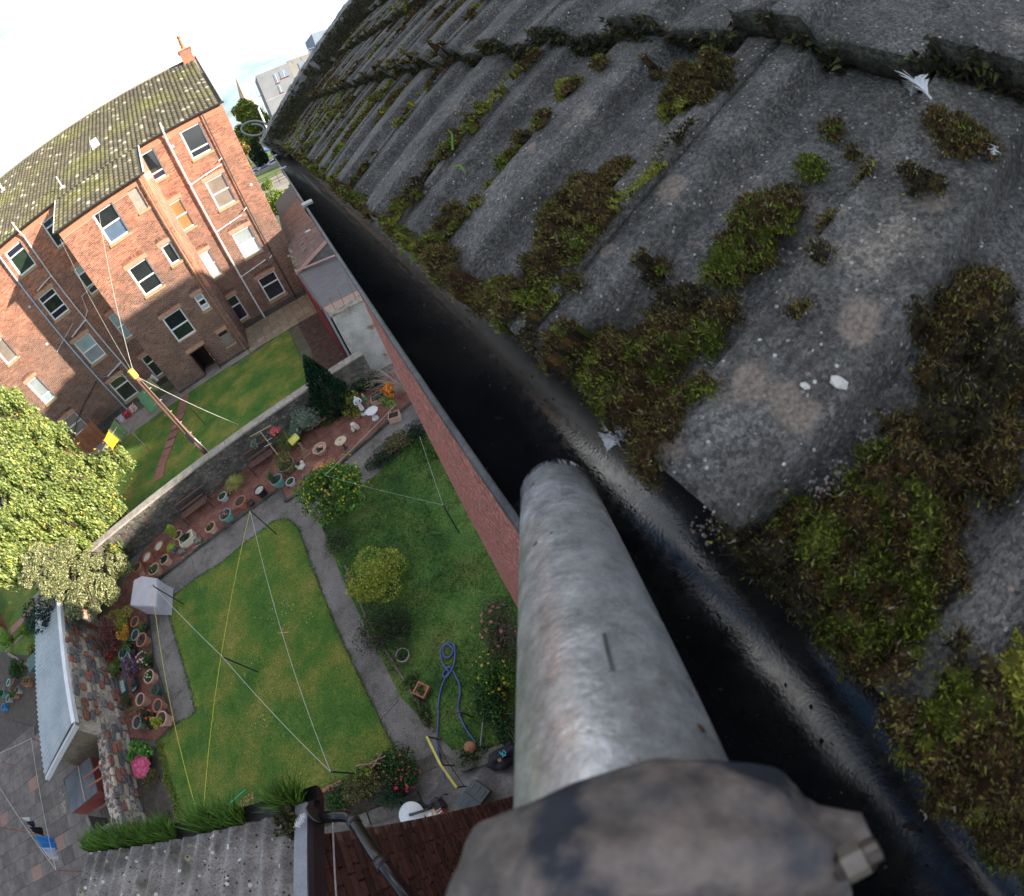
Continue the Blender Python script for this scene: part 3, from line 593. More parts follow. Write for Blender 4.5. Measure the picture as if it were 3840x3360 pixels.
pipe([(-12.2, 10.05, .12), (-13.5, 9.85, .12)], .045, m_greypipe, 'waste_pipe'); pipe([(-12.15, 6.6, .12), (-13.6, 6.25, .12)], .055, m_greypipe, 'waste_pipe'); pipe([(-12.1, 3.0, .12), (-13.5, 2.75, .12)], .055, m_greypipe, 'waste_pipe')
pipe([(-12.1, 6.7, .1), (-11.7, 7.0, .1), (-11.45, 7.9, .1), (-10, 8.1, .1)], .022, m_whitepipe, 'waste_pipe'); pipe([(-13.0, 6.9, .08), (-15.1, 6.1, .08)], .016, m_whitepipe, 'waste_pipe')
for (u, z, n_) in ((-.95 - 1.2, 12.4, DM), (.9, 8.2, DM), (1.0, 3.0, DM), (-15.3, 6.9, DM), (-14.6, 9.4, DM)):
    b = MB(); b.tube([fac(u, z, n_ - .03), fac(u, z, n_ + .02)], .09, 12); keep(b.build('wall_vent', m_greypipe if n_ else m_whitepipe), ten)
b = MB(); b.tube([fac(-14.4, 2.95, DM - .06), fac(-15, 2.7, DM - .06), fac(-16.3, 2.2, DM - .06), fac(-17.5, 1.6, DM - .06), fac(-19, .6, DM - .06)], .035, 6); keep(b.build('cable', m_blackpipe), ten)
# ================================================================== OUR HOUSE: wall, roof, gutter (the camera hangs over its gutter)
YE = 3.12                                   # far end of the house
XE, ZEV = .109, CAMZ - .19                  # lower edge of the tiles
RS = R_(38); TS = (math.cos(RS), math.sin(RS)); NS = (-math.sin(RS), math.cos(RS))
m_pink = mat('pink roughcast', [(.33, .11, .085), (.5, .185, .15), (.62, .27, .225)], 22, fine=(40, .5), bump=.05, bscale=42, rough=.95, grain=((38, .3), (85, .3)), speck=[((.66, .36, .31), 34, .86), ((.16, .05, .04), 38, .86)])
house = thing('roughcast_house', 'pink roughcast house whose mossy tiled roof and black gutter fill the right side', 'house', (2.2, -4, 0))
b = MB(); b.prism([(.17, -12), (4.2, -12), (4.2, YE), (.17, YE)], -.3, ZEV - .02)
keep(b.build('wall', m_pink), house)
def rp(s, y, n=0.0):                        # roof-plane coordinates -> world
    return Vector((XE + s * TS[0] + n * NS[0], y, ZEV + s * TS[1] + n * NS[1]))
b = MB(); so_ = -.05
RID = 2.65
b.add([rp(.02, -12, so_), rp(.02, YE, so_), rp(RID, YE, so_), rp(RID, -12, so_)], [(0, 1, 2, 3)])
e = rp(RID, 0, so_); b.add([(e.x, -12, e.z), (e.x, YE, e.z), (e.x * 2, YE, ZEV - .1), (e.x * 2, -12, ZEV - .1)], [(0, 1, 2, 3)])
m_felt = mat('dark felt', [(.03, .03, .035), (.05, .05, .055)], 4)
hroof = keep(b.build('roof', m_felt), house)
b = MB(); b.add([(XE + .02, YE - .01, ZEV - .06), (e.x * 2, YE - .01, ZEV - .06), (e.x, YE - .01, e.z)], [(0, 1, 2)]); keep(b.build('gable', m_pink), house)
b = MB(); b.box(.146, .168, -12, YE, ZEV - .12, ZEV - .012); keep(b.build('fascia_board', mat('fascia', [(.03, .03, .035), (.06, .06, .065)], 5, rough=.5)), house)
# --- concrete tiles
GA, TW, WV = .30, .30, .15
def smooth01(x): x = min(1, max(0, x)); return x * x * (3 - 2 * x)
def prof(y):                                 # rolls every 15 cm; centred on .075 (mid roll) and .225 (joint roll)
    t = ((y - .075 + WV / 2) % WV) - WV / 2; a = abs(t)
    return .019 * (1 - smooth01((a - .030) / .008))
def drop(s): return -.030 * ((s % GA) / GA)
m_tile = mat('roof tile concrete', [(.062, .056, .050), (.115, .106, .097), (.185, .172, .157)], 19, rough=.9, detail=9, bump=.0035, bscale=330, fine=(150, .35), lo=.3, hi=.75, grain=((520, .45), (1100, .3)),
             patch=((.22, .19, .16), 13, .64, .72), speck=[((.42, .40, .37), 420, .975), ((.28, .2, .17), 330, .985)])
# pale pinkish lichen blotches where the photograph shows them (world positions on the slope)
def lichen(m, spots):
    t = m.node_tree; n = t.nodes; l = t.links.new; b = n['Principled BSDF']; src = b.inputs['Base Color'].links[0].from_socket
    geo = n.new('ShaderNodeNewGeometry'); no = n.new('ShaderNodeTexNoise'); no.inputs['Scale'].default_value = 45; no.inputs['Detail'].default_value = 6; l(geo.outputs['Position'], no.inputs[0]); acc = None
    for P, r in spots:
        d = n.new('ShaderNodeVectorMath'); d.operation = 'DISTANCE'; d.inputs[1].default_value = tuple(P); l(geo.outputs['Position'], d.inputs[0])
        q = n.new('ShaderNodeMath'); q.operation = 'DIVIDE'; q.inputs[1].default_value = r; l(d.outputs['Value'], q.inputs[0])
        if acc: mn_ = n.new('ShaderNodeMath'); mn_.operation = 'MINIMUM'; l(acc, mn_.inputs[0]); l(q.outputs[0], mn_.inputs[1]); acc = mn_.outputs[0]
        else: acc = q.outputs[0]
    ad = n.new('ShaderNodeMath'); ad.operation = 'MULTIPLY_ADD'; ad.inputs[1].default_value = 2.6; l(no.outputs['Fac'], ad.inputs[0]); l(acc, ad.inputs[2])
    mr = n.new('ShaderNodeMapRange'); mr.inputs[1].default_value = 2.05; mr.inputs[2].default_value = 2.4; mr.inputs[3].default_value = .8; mr.inputs[4].default_value = 0; l(ad.outputs[0], mr.inputs[0])
    g2 = n.new('ShaderNodeTexNoise'); g2.inputs['Scale'].default_value = 420; l(geo.outputs['Position'], g2.inputs[0]); cr_ = n.new('ShaderNodeValToRGB'); cr_.color_ramp.elements[0].position = .35; cr_.color_ramp.elements[1].position = .65; cr_.color_ramp.elements[0].color = (.17, .135, .11, 1); cr_.color_ramp.elements[1].color = (.34, .265, .21, 1); l(g2.outputs['Fac'], cr_.inputs[0])
    mm = n.new('ShaderNodeMixRGB'); l(mr.outputs[0], mm.inputs[0]); l(src, mm.inputs[1]); l(cr_.outputs[0], mm.inputs[2]); l(mm.outputs[0], b.inputs['Base Color'])
def lsp(x, y, r):
    v = ray('o', x, y); p0 = rp(0, 0, .006); nn = Vector((NS[0], 0, NS[1])); t = (p0 - Vector((0, 0, CAMZ))).dot(nn) / v.dot(nn); return (Vector((0, 0, CAMZ)) + v * t, t * r / 885)
lichen(m_tile, [lsp(*q) for q in ((1450, 815, 52), (1500, 785, 55), (1565, 800, 45), (1600, 845, 38), (1502, 925, 34), (1352, 905, 45), (1335, 378, 34), (1275, 122, 24), (1224, 186, 22), (1130, 246, 16), (905, 212, 14), (800, 325, 12), (966, 458, 15), (1222, 506, 20), (1555, 230, 16), (1720, 640, 40), (1870, 380, 40), (1960, 470, 40), (1570, 340, 16), (1060, 290, 12))])
m_nose = mat('mossy tile nose', [(.025, .023, .02), (.05, .047, .04), (.075, .072, .055), (.12, .115, .105)], 90, rough=1, detail=8, bump=.004, bscale=170, grain=((500, .5),), lo=.34, hi=.7)
def tile_mesh(seed, ny=76, ns=56):
    rg = np.random.default_rng(seed); L_ = .385
    ys = np.linspace(.0015, TW - .0015, ny); ss = np.linspace(0, L_, ns)
    from mathutils import noise as mn
    V = []; F = []
    for i, s in enumerate(ss):
        for j, y in enumerate(ys):
            n = prof(y + .225) - .030 * s / GA
            n += .0013 * mn.fractal(Vector((s * 22 + seed * 9, y * 22, seed)), 1.0, 2.0, 4) + .0007 * mn.noise(Vector((s * 260, y * 260, seed)))
            if y < .02: n += .0035                       # the lap joint stands proud
            so2 = .004 * mn.noise(Vector((y * 40, seed * 3.1, 0))) if i == 0 else 0
            if i == 0: n -= .002
            V.append((s + so2, y, n))
    for i in range(ns - 1):
        for j in range(ny - 1):
            a = i * ny + j; F.append((a, a + 1, a + ny + 1, a + ny))
    o_ = len(V)                                            # nose
    for j, y in enumerate(ys): V.append((.001 + .004 * mn.noise(Vector((y * 60, seed, 4))), y, prof(y + .225) * .85 - .0235 + .003 * mn.noise(Vector((y * 30, seed, 8))) - .004 * abs(mn.noise(Vector((y * 130, seed, 2))))))
    for j in range(ny - 1): F.append((o_ + j, o_ + j + 1, j + 1, j))
    o2 = len(V)
    for y in ys: V.append((.05, y, prof(y + .225) * .85 - .03))
    for j in range(ny - 1): F.append((o2 + j, o2 + j + 1, o_ + j + 1, o_ + j))
    for jj, sg in ((0, 1), (ny - 1, -1)):                     # side edges
        o3 = len(V)
        for i, s in enumerate(ss): v = V[i * ny + jj]; V.append((v[0], v[1], v[2] - .018))
        for i in range(ns - 1):
            q = (i * ny + jj, (i + 1) * ny + jj, o3 + i + 1, o3 + i); F.append(q if sg > 0 else q[::-1])
    nf = (ns - 1) * (ny - 1)
    me = bpy.data.meshes.new('roof_tile'); me.from_pydata(V, [], F);  me.polygons.foreach_set('use_smooth', np.ones(len(F), bool)); me.materials.append(m_tile); me.materials.append(m_nose); mi = np.zeros(len(F), 'i'); mi[nf:nf + 2 * (ny - 1)] = 1; me.polygons.foreach_set('material_index', mi); me.update(); return me
T_HI = [tile_mesh(i) for i in range(3)]; T_LO = [tile_mesh(i + 9, 14, 5) for i in range(2)]
Mroof = Matrix(((TS[0], 0, NS[0], XE), (0, 1, 0, 0), (TS[1], 0, NS[1], ZEV), (0, 0, 0, 1)))
for k in range(9):
    for j in range(-6, 10):
        y0 = .225 + TW * j - TW
        if y0 + TW > YE + .06: continue
        o = bpy.data.objects.new('roof_tile', (T_HI if k < 4 else T_LO)[(j * 5 + k * 3) % (3 if k < 4 else 2)]); C.objects.link(o); o.parent = hroof; o.matrix_parent_inverse = Matrix.Translation((0, 0, 0)).inverted()
        M = Mroof @ Matrix.Translation((k * GA + random.uniform(-.002, .002), y0, random.uniform(-.001, .0015)))
        o.matrix_world = M; o.matrix_basis = Matrix.Translation(house.location * 0) @ M
        o.parent = hroof; o.matrix_parent_inverse = hroof.matrix_world.inverted()
# raised skew (stone coping) at the far verge, black-brown with moss on its near face
from mathutils import noise as mn
def skew_v(s, a, bb): # a across y 0..1, bb height 0..1
    h = .155; p = rp(s, YE - .02 + a * .26, -.03 + bb * h); f = .012 * mn.fractal(Vector((s * 14, a * 4 + bb * 3, 1.3)), 1, 2, 4)
    return p + Vector((0, -f * 1.5 if a < .5 else f, f))
V = []; F = []; NSK = 150
ring = [(0, 0), (0, .3), (0, .65), (.05, .93), (.2, 1.0), (.5, 1.03), (.8, 1.0), (1, .9), (1, .4), (1, 0)]
for i in range(NSK):
    s = -.06 + i * (RID + .05) / NSK
    for a, bb in ring: V.append(skew_v(s, a, bb))
for i in range(NSK - 1):
    for j in range(len(ring) - 1):
        q = i * len(ring) + j; F.append((q, q + len(ring), q + len(ring) + 1, q + 1))
F.append(tuple(range(len(ring)))[::-1])
keep(mesh_obj('skew_stone', V, F, mat('skew stone', [(.13, .125, .12), (.24, .23, .22), (.33, .32, .31)], 12, fine=(90, .4), bump=.006, bscale=70, speck=[((.05, .05, .04), 60, .85)], rough=.95), None, None, True), hroof)
# --- gutter
GC, GR, GZ = .0895, .0575, CAMZ - .2155
m_gut = mat('wet black gutter', [(.006, .006, .008), (.012, .012, .014), (.02, .019, .018)], 14, rough=.15, spec=.5, bump=.00012, bscale=420, rvar=.07, speck=[((.03, .026, .022), 700, .96)])
def half_round(y0, y1, r, zoff=0, n=28, tk=.0035):
    V = []; F = []; ys = [y0 + (y1 - y0) * i / 1 for i in (0, 1)]
    pr_ = []
    for i in range(n + 1):
        a = math.pi + math.pi * i / n; pr_.append((GC + r * math.cos(a), GZ + zoff + r * math.sin(a)))
    for i in range(n + 1):
        a = 2 * math.pi - math.pi * i / n; pr_.append((GC + (r + tk) * math.cos(a), GZ + zoff + (r + tk) * math.sin(a)))
    k = len(pr_)
    for y in ys:
        for x, z in pr_: V.append((x, y, z))
    for i in range(k): F.append((i, (i + 1) % k, k + (i + 1) % k, k + i))
    F.append(tuple(range(k))[::-1]); F.append(tuple(range(k, 2 * k)))
    return V, F
V, F = half_round(-8, 3.52, GR)
gut = keep(mesh_obj('gutter', V, F, m_gut, None, None, True), house)
for p in gut.data.polygons:
    if len(p.vertices) > 4: p.use_smooth = False
b = MB(); b.box(GC - GR - .0045, GC - GR + .0005, -8, 3.52, GZ - .006, GZ + .003); b.box(GC + GR - .001, GC + GR + .004, -8, 3.52, GZ - .006, GZ + .003)
b.parts('gutter_lip', mat('gutter lip', [(.03, .032, .036), (.065, .068, .072), (.12, .12, .12)], 30, rough=.55, fine=(200, .4), bump=.001, bscale=200), gut, .0015)
V, F = half_round(3.505, 3.52, GR); b = MB(); b.add([(GC + GR * math.cos(math.pi + math.pi * i / 16), 3.515, GZ + GR * math.sin(math.pi + math.pi * i / 16)) for i in range(17)], [tuple(range(17))]); keep(b.build('stop_end', m_gut), gut)
for y in (1.08, 1.98, 2.75, 3.3, -.9, -2):
    V, F = half_round(y, y + .028, GR + .004, 0, 20, .004); br = keep(mesh_obj('bracket', V, F, mat('bracket black', [(.012, .012, .014), (.03, .03, .032)], 10, rough=.35)), gut)
    b = MB(); b.box(GC - GR - .009, GC - GR + .016, y - .002, y + .03, GZ + .004, GZ + .009); keep(b.build('clip', mat('clip grey', [(.3, .3, .31), (.42, .42, .42)], 20, rough=.5)), br)
# --- brackets seen as dark crescents below the far gutter + lining water: thin wet film streaks
# debris: tiny flakes lying in the gutter
n = 1900; yy = np.concatenate([RNG.uniform(-.55, 1.0, 600), RNG.uniform(.8, 3.4, 1300)]); aa_ = RNG.normal(-.05, .42, n).clip(-1.25, 1.2)
rr = GR - .0012; Pg = np.stack([GC + rr * np.sin(aa_), yy, GZ - rr * np.cos(aa_)], 1)
sz = np.where(RNG.random(n) < .015, .005, .0013)[:, None] * RNG.uniform(.5, 1.5, (n, 1))
T1 = np.stack([np.cos(aa_), np.zeros(n), np.sin(aa_)], 1); T2 = np.tile([0, 1, 0], (n, 1)); th = RNG.uniform(0, 6.28, n)[:, None]
A1 = (T1 * np.cos(th) + T2 * np.sin(th)) * sz; A2 = (-T1 * np.sin(th) + T2 * np.cos(th)) * sz * RNG.uniform(.3, .9, (n, 1)); N_ = np.stack([-np.sin(aa_), np.zeros(n), np.cos(aa_)], 1) * RNG.uniform(0, .0015, (n, 1))
V = np.stack([Pg - A1 + N_, Pg + A2, Pg + A1 + N_, Pg - A2], 1)
cc = np.array([(.01, .01, .008), (.02, .016, .011), (.045, .033, .022), (.006, .006, .006), (.08, .07, .05)])[RNG.integers(0, 5, n)]
o = np_quads('gutter_debris', V, cc, leafmat('debris', rough=.9)); tag(o, 'dark crumbs and flakes of moss lying in the wet gutter', 'debris', None, 'stuff')
# ================================================================== MOSS on the tiles
def roofhit(x, y, n=.012, k_='o'):
    v = ray(k_, x, y); o = Vector((0, 0, CAMZ)); p0 = rp(0, 0, n); nn = Vector((NS[0], 0, NS[1])); t = (p0 - o).dot(nn) / v.dot(nn); p = o + v * t
    return ((p.x - XE) * TS[0] + (p.z - ZEV) * TS[1], p.y, t)
# (x, y, radius) in the photograph, 2048 wide; colour key: g green, b brown, y yellow, d dark
MO = [(1990,540,45,'g'),(1960,600,50,'g'),(1925,660,50,'g'),(1900,730,55,'b'),(1960,780,60,'g'),(1900,830,70,'g'),(1990,860,60,'g'),(1820,850,50,'g'),(1830,920,75,'g'),(1900,920,60,'g'),(1760,960,70,'g'),(1730,1040,85,'b'),(1820,1020,75,'g'),(1650,1080,80,'b'),(1600,1030,45,'b'),(1720,1130,95,'g'),(1820,1110,80,'g'),(1640,1170,70,'b'),(1700,1230,85,'g'),(1780,1220,60,'g'),(1720,1300,55,'g'),(1790,1290,40,'g'),(1560,1100,55,'b'),(1500,1110,40,'b'),(1540,1160,40,'b'),(2010,930,50,'b'),(1890,1020,50,'g'),(2030,700,60,'g'),
(1960,1390,60,'g'),(2020,1350,50,'y'),(1900,1440,50,'g'),(1980,1470,80,'b'),(1940,1540,70,'b'),(2010,1580,80,'g'),(2030,1500,70,'g'),(1860,1470,50,'b'),(1800,1420,35,'b'),(1990,1650,60,'g'),(2020,1690,50,'g'),(1920,1360,35,'g'),
(1240,800,50,'g'),(1290,850,50,'g'),(1180,760,45,'b'),(1130,730,35,'g'),(1320,800,40,'b'),(1150,690,38,'b'),(1210,690,40,'b'),(1190,720,40,'b'),(1290,910,38,'g'),(1340,850,35,'b'),(1260,750,40,'b'),(1370,790,25,'b'),(1300,950,22,'d'),
(1330,640,60,'g'),(1290,690,55,'g'),(1390,640,40,'g'),(1420,600,35,'d'),(1350,590,45,'b'),(1290,740,30,'b'),
(1440,475,45,'g'),(1480,430,45,'g'),(1520,380,45,'b'),(1410,510,30,'g'),(1550,350,28,'d'),(1500,460,35,'b'),
(1415,330,8,'y'),(1430,310,8,'y'),(1400,350,9,'y'),(1385,370,10,'y'),(1445,290,7,'y'),(1460,270,7,'y'),(1475,250,7,'b'),(1490,230,7,'b'),(1370,395,8,'y'),(1350,425,8,'b'),(1505,210,6,'y'),(1520,190,6,'b'),(1540,165,6,'b'),(1330,460,9,'b'),(1300,510,14,'b'),(1280,535,14,'d'),(1560,140,7,'b'),(1590,110,8,'b'),
(1110,395,40,'g'),(1150,370,40,'g'),(1180,410,40,'b'),(1090,440,38,'g'),(1130,450,45,'g'),(1200,330,28,'b'),(1215,300,20,'d'),(1100,490,42,'b'),(1150,490,30,'g'),(1060,530,35,'g'),(1080,560,30,'b'),(1010,580,35,'g'),(1040,600,35,'b'),(980,590,30,'b'),(1020,640,22,'b'),(1180,450,25,'y'),(1075,690,14,'b'),(1215,395,18,'b'),
(875,485,32,'g'),(840,500,24,'g'),(900,530,28,'b'),(880,445,24,'b'),(860,520,24,'y'),(920,560,22,'b'),(950,590,18,'b'),(890,410,18,'b'),(820,495,14,'y'),
(1000,285,18,'b'),(985,310,18,'g'),(965,350,14,'b'),(1010,250,14,'d'),(955,405,12,'y'),(935,430,12,'b'),(920,455,12,'b'),(940,300,6,'y'),(925,320,7,'y'),(960,275,6,'b'),(905,350,9,'b'),(895,370,8,'y'),(870,410,8,'y'),(850,440,8,'b'),(975,230,6,'b'),(990,205,6,'y'),(1010,175,6,'b'),
(810,415,22,'b'),(790,405,18,'g'),(835,370,22,'b'),(855,335,20,'b'),(880,300,20,'g'),(905,265,20,'g'),(930,230,18,'b'),(950,205,16,'g'),(965,170,14,'d'),(830,400,20,'g'),(780,430,16,'b'),(760,440,12,'b'),
(1110,145,28,'g'),(1135,120,12,'b'),(1145,155,8,'y'),(1180,105,14,'b'),(1065,225,18,'g'),(1050,240,12,'b'),
(1355,120,38,'g'),(1320,150,28,'b'),(1410,110,32,'b'),(1340,185,16,'y'),(1390,160,22,'b'),(1300,175,14,'y'),(1430,130,20,'d'),
(1690,230,15,'g'),(1645,185,20,'b'),(1600,275,22,'g'),(1640,400,11,'g'),(1155,570,14,'b'),(1095,615,14,'b'),(1415,770,14,'b'),(1510,120,10,'b'),(1275,92,12,'b'),
(1880,210,22,'d'),(1920,220,25,'b'),(1950,235,22,'d'),(1975,250,18,'d'),(1900,260,12,'d'),(1830,330,11,'d'),(1870,345,10,'d'),(1835,350,9,'d'),(1930,255,16,'b'),(1820,320,9,'d'),(1600,620,7,'d'),(2005,720,12,'b'),(2010,985,16,'d'),(1910,1285,10,'d'),(1640,500,5,'d'),(1720,300,6,'d'),(1850,620,6,'d'),
(640,390,1,'g')]
NCOL = 720; S0, S1, Y0, Y1 = -.028, 1.25, -.95, YE - .03; DS = .0036
ns_, ny_ = int((S1 - S0) / DS), int((Y1 - Y0) / DS)
sg, yg = np.meshgrid(np.linspace(S0, S1, ns_), np.linspace(Y0, Y1, ny_), indexing='ij')
HS = np.ones_like(sg); mask = np.zeros_like(sg); code = np.zeros(sg.shape, int)
def vnoise(x, y, sc, seed):                       # cheap value noise on arrays
    xi, yi = np.floor(x * sc), np.floor(y * sc); xf, yf = x * sc - xi, y * sc - yi
    def h(a, b_): v = np.sin(a * 127.1 + b_ * 311.7 + seed * 74.7) * 43758.5453; return v - np.floor(v)
    u, v = xf * xf * (3 - 2 * xf), yf * yf * (3 - 2 * yf)
    return (h(xi, yi) * (1 - u) + h(xi + 1, yi) * u) * (1 - v) + (h(xi, yi + 1) * (1 - u) + h(xi + 1, yi + 1) * u) * v
wob = vnoise(sg, yg, 55, 1) * .5 + vnoise(sg, yg, 120, 2) * .3 + vnoise(sg, yg, 260, 3) * .2
for (px_, py_, r_, c_) in MO:
    if r_ <= 10 and c_ in 'yb': continue
    s0, y0, t = roofhit(px_, py_); rad = max(.007, t * r_ / 885 * 1.25)
    if not (S0 - .1 < s0 < 1.3): continue
    # discs in the picture become ellipses on the slope: stretch along the line of sight
    vx = rp(s0, y0) - Vector((0, 0, CAMZ)); vs = vx.x * TS[0] + (vx.z) * TS[1]; vy = vx.y; vn = vx.x * NS[0] + vx.z * NS[1]; hl = math.hypot(vs, vy) + 1e-6; st = min(1.7, max(1, t / abs(vn + 1e-6)) )
    ds, dy = sg - s0, yg - y0; al = (ds * vs + dy * vy) / hl; ac = (-ds * vy + dy * vs) / hl
    d = np.sqrt((al / st) ** 2 + ac ** 2) / rad
    m_ = 1.25 - d + (wob - .5) * .9
    upd = m_ > mask; HS[upd] = min(1, (rad / .022) ** 1.2); code[upd & (m_ > .25)] = 'gbyd'.index(c_); mask = np.maximum(mask, m_)
# the lap joints between tiles carry a thin broken thread of moss
for kj in range(-3, 10):
    yj = .225 + .3 * kj + .001; ln_ = (1 - np.abs(yg - yj - .004 * (vnoise(sg, yg * 0, 30, kj + 3) - .5)) / (.0035 + .008 * vnoise(sg, yg * 0 + kj, 19, 5))) * (vnoise(sg, yg * 0 + kj, 24, 7) > .3) * (vnoise(sg, yg * 0 + kj, 7, 17) > .33) * .75
    code = np.where((ln_ > mask) & (ln_ > .2), np.where(vnoise(sg, yg * 0 + kj, 15, 2) > .45, 2, 1), code); mask = np.maximum(mask, ln_ * (sg > .004))
# valleys and laps further along the roof, and the nose of every course
PRN = np.vectorize(prof)(yg[0]); low = 1 - PRN / .019
far = np.clip((yg - .75) / .6, 0, 1)
val = (low[None, :] * .95 + (vnoise(sg, yg, 9, 5) - .5) * 1.5 + (wob - .5) * .8 - .38) * far * .95 
mask = np.maximum(mask, val * (sg > 0)); 
crs = (sg % GA); nose = np.where((sg > .2) & (crs < GA / 2), np.maximum(0, 1 - crs / .02), 0) * (.5 + .95 * vnoise(sg * .2, yg, 14, 8)) - .25 + (wob - .5) * .6
mask = np.maximum(mask, np.where(sg > .2, nose * (vnoise(sg * .1, yg, 9, 31) > .45), -1))
edge = (1 - np.abs(sg) / .024).clip(0, 1) * (.28 + 1.0 * vnoise(sg * .1, yg, 11, 12)) - .22 + (wob - .5) * .7
mask = np.maximum(mask, np.where(yg > -.6, edge * 1.1, -1))
code = np.where(vnoise(sg, yg, 75, 21) * .5 + vnoise(sg, yg, 160, 22) * .5 > .56, 1 - (code == 1) * 1, code); code = np.where((code == 3) & (vnoise(sg, yg, 60, 23) > .45), 1, code)
code = np.where((mask > .2) & (code == 0) & (vnoise(sg, yg, 18, 6) > .5), 1, code); code = np.where((vnoise(sg, yg, 26, 9) > .74), np.where(vnoise(sg, yg, 5, 3) > .5, 2, 3), code)
code = np.where((sg > .25) & (vnoise(sg, yg, 7, 3) > .5), 1, code)
keepm = (mask > .26)
PRF = np.tile(PRN, (ns_, 1)); basen = PRF + np.where(sg > 0, -.030 * ((sg % GA) / GA), -.0 - (-sg).clip(0, 1) * 1.0)
kk_ = sg > GA * .5
hgt = np.minimum(.020, .001 + .024 * np.clip(mask - .26, 0, 1)) * (.55 + .9 * wob) * HS + .003 * vnoise(sg, yg, 300, 4)
bx = XE + sg * TS[0] + (basen + hgt) * NS[0]; bz = ZEV + sg * TS[1] + (basen + hgt) * NS[1]
G_ = np.stack([bx, yg, bz], 2)
q = keepm[:-1, :-1] & keepm[1:, :-1] & keepm[:-1, 1:] & keepm[1:, 1:]
ii, jj = np.nonzero(q)
Vq = np.stack([G_[ii, jj], G_[ii, jj + 1], G_[ii + 1, jj + 1], G_[ii + 1, jj]], 1)
MC = np.array([(.050, .062, .012), (.048, .028, .014), (.12, .12, .022), (.04, .033, .02)])
o = np_quads('moss', Vq, MC[code[ii, jj]] * RNG.uniform(.35, 1.9, (len(ii), 1)) * np.where(RNG.random((len(ii), 1)) < .3, [[1.6, 1.5, .9]], [[1, 1, 1]]), leafmat('moss bed', rough=1)); tag(o, 'cushion bed of moss filling the valleys between the roof tiles', 'moss', None, 'stuff')
# tufts
ci, cj = np.nonzero(keepm); dist = np.sqrt(G_[ci, cj, 0] ** 2 + G_[ci, cj, 1] ** 2 + (G_[ci, cj, 2] - CAMZ) ** 2)
prob = np.clip(1.0 / (dist / .42) ** 1.5, .06, 1.0); sel = RNG.random(len(ci)) < prob; ci, cj, dist = ci[sel], cj[sel], dist[sel]
reps = 22; ci, cj, dist = np.repeat(ci, reps), np.repeat(cj, reps), np.repeat(dist, reps); n = len(ci)
P = G_[ci, cj] + np.stack([RNG.normal(0, .0018, n), RNG.normal(0, .0018, n), np.zeros(n)], 1)
nrm = np.array([NS[0], 0, NS[1]]); d = nrm + RNG.normal(0, .5, (n, 3)); d /= np.linalg.norm(d, axis=1)[:, None]
sz = (.0021 * np.clip(dist / .42, 1, 2.6) ** .8 * RNG.uniform(.55, 1.35, n))[:, None]
side = np.cross(d, RNG.normal(size=(n, 3))); side /= np.linalg.norm(side, axis=1)[:, None]
P = P + nrm * .001
V = np.stack([P - side * sz * .24, P + side * sz * .24, P + d * sz * 1.35], 1)
MT = np.array([(.19, .22, .025), (.10, .06, .028), (.32, .30, .05), (.05, .036, .022)]); alt = np.array([(.09, .11, .018), (.15, .13, .035), (.2, .23, .03), (.08, .068, .03)])
cc = np.where(RNG.random((n, 1)) < .55, MT[code[ci, cj]], alt[code[ci, cj]]) * RNG.uniform(.6, 1.7, (n, 1)) * 1.2
dk_ = RNG.random(n) < .36; cc[dk_] = cc[dk_] * .4; cc[RNG.random(n) < .05] = (.36, .38, .07); cc[RNG.random(n) < .02] = (.36, .32, .25)
# crumbly moss on the thick lower noses of the upper courses
m_ = 42000; kk2 = RNG.integers(1, 4, m_); yn = RNG.uniform(-1.0, YE - .05, m_); nn_ = RNG.uniform(-.034, .0, m_); kp = (vnoise(yn, nn_ * 3 + kk2, 13, 4) * .6 + vnoise(yn, nn_ + kk2, 45, 6) * .4) > .40; kk2, yn, nn_ = kk2[kp], yn[kp], nn_[kp]; m_ = len(yn)
pfn = np.vectorize(prof)(yn); sn_ = kk2 * GA - .002; nz_ = nn_ + pfn; dz2 = RNG.normal(size=(m_, 3)) * .7 + np.array([-TS[0], 0, -TS[1] * .6]); dz2 /= np.linalg.norm(dz2, axis=1)[:, None]
Pn = np.stack([XE + sn_ * TS[0] + nz_ * NS[0], yn, ZEV + sn_ * TS[1] + nz_ * NS[1]], 1); s2 = np.cross(dz2, RNG.normal(size=(m_, 3))); s2 /= np.linalg.norm(s2, axis=1)[:, None]; z2_ = RNG.uniform(.003, .0075, (m_, 1))
V = np.concatenate([V, np.stack([Pn - s2 * z2_ * .4, Pn + s2 * z2_ * .4, Pn + dz2 * z2_ * 1.2], 1)]); cn = np.array([(.03, .028, .018), (.055, .05, .025), (.09, .09, .03), (.13, .13, .04), (.045, .03, .02)])[RNG.integers(0, 5, m_)] * RNG.uniform(.6, 1.5, (m_, 1)); cc = np.concatenate([cc, cn])
o = np_quads('moss_tuft', V, cc, leafmat('moss leaf', rough=.7)); tag(o, 'olive green and brown moss tufts growing over the grey roof tiles', 'moss', None, 'stuff')
print('moss tufts', n, 'bed', len(Vq))
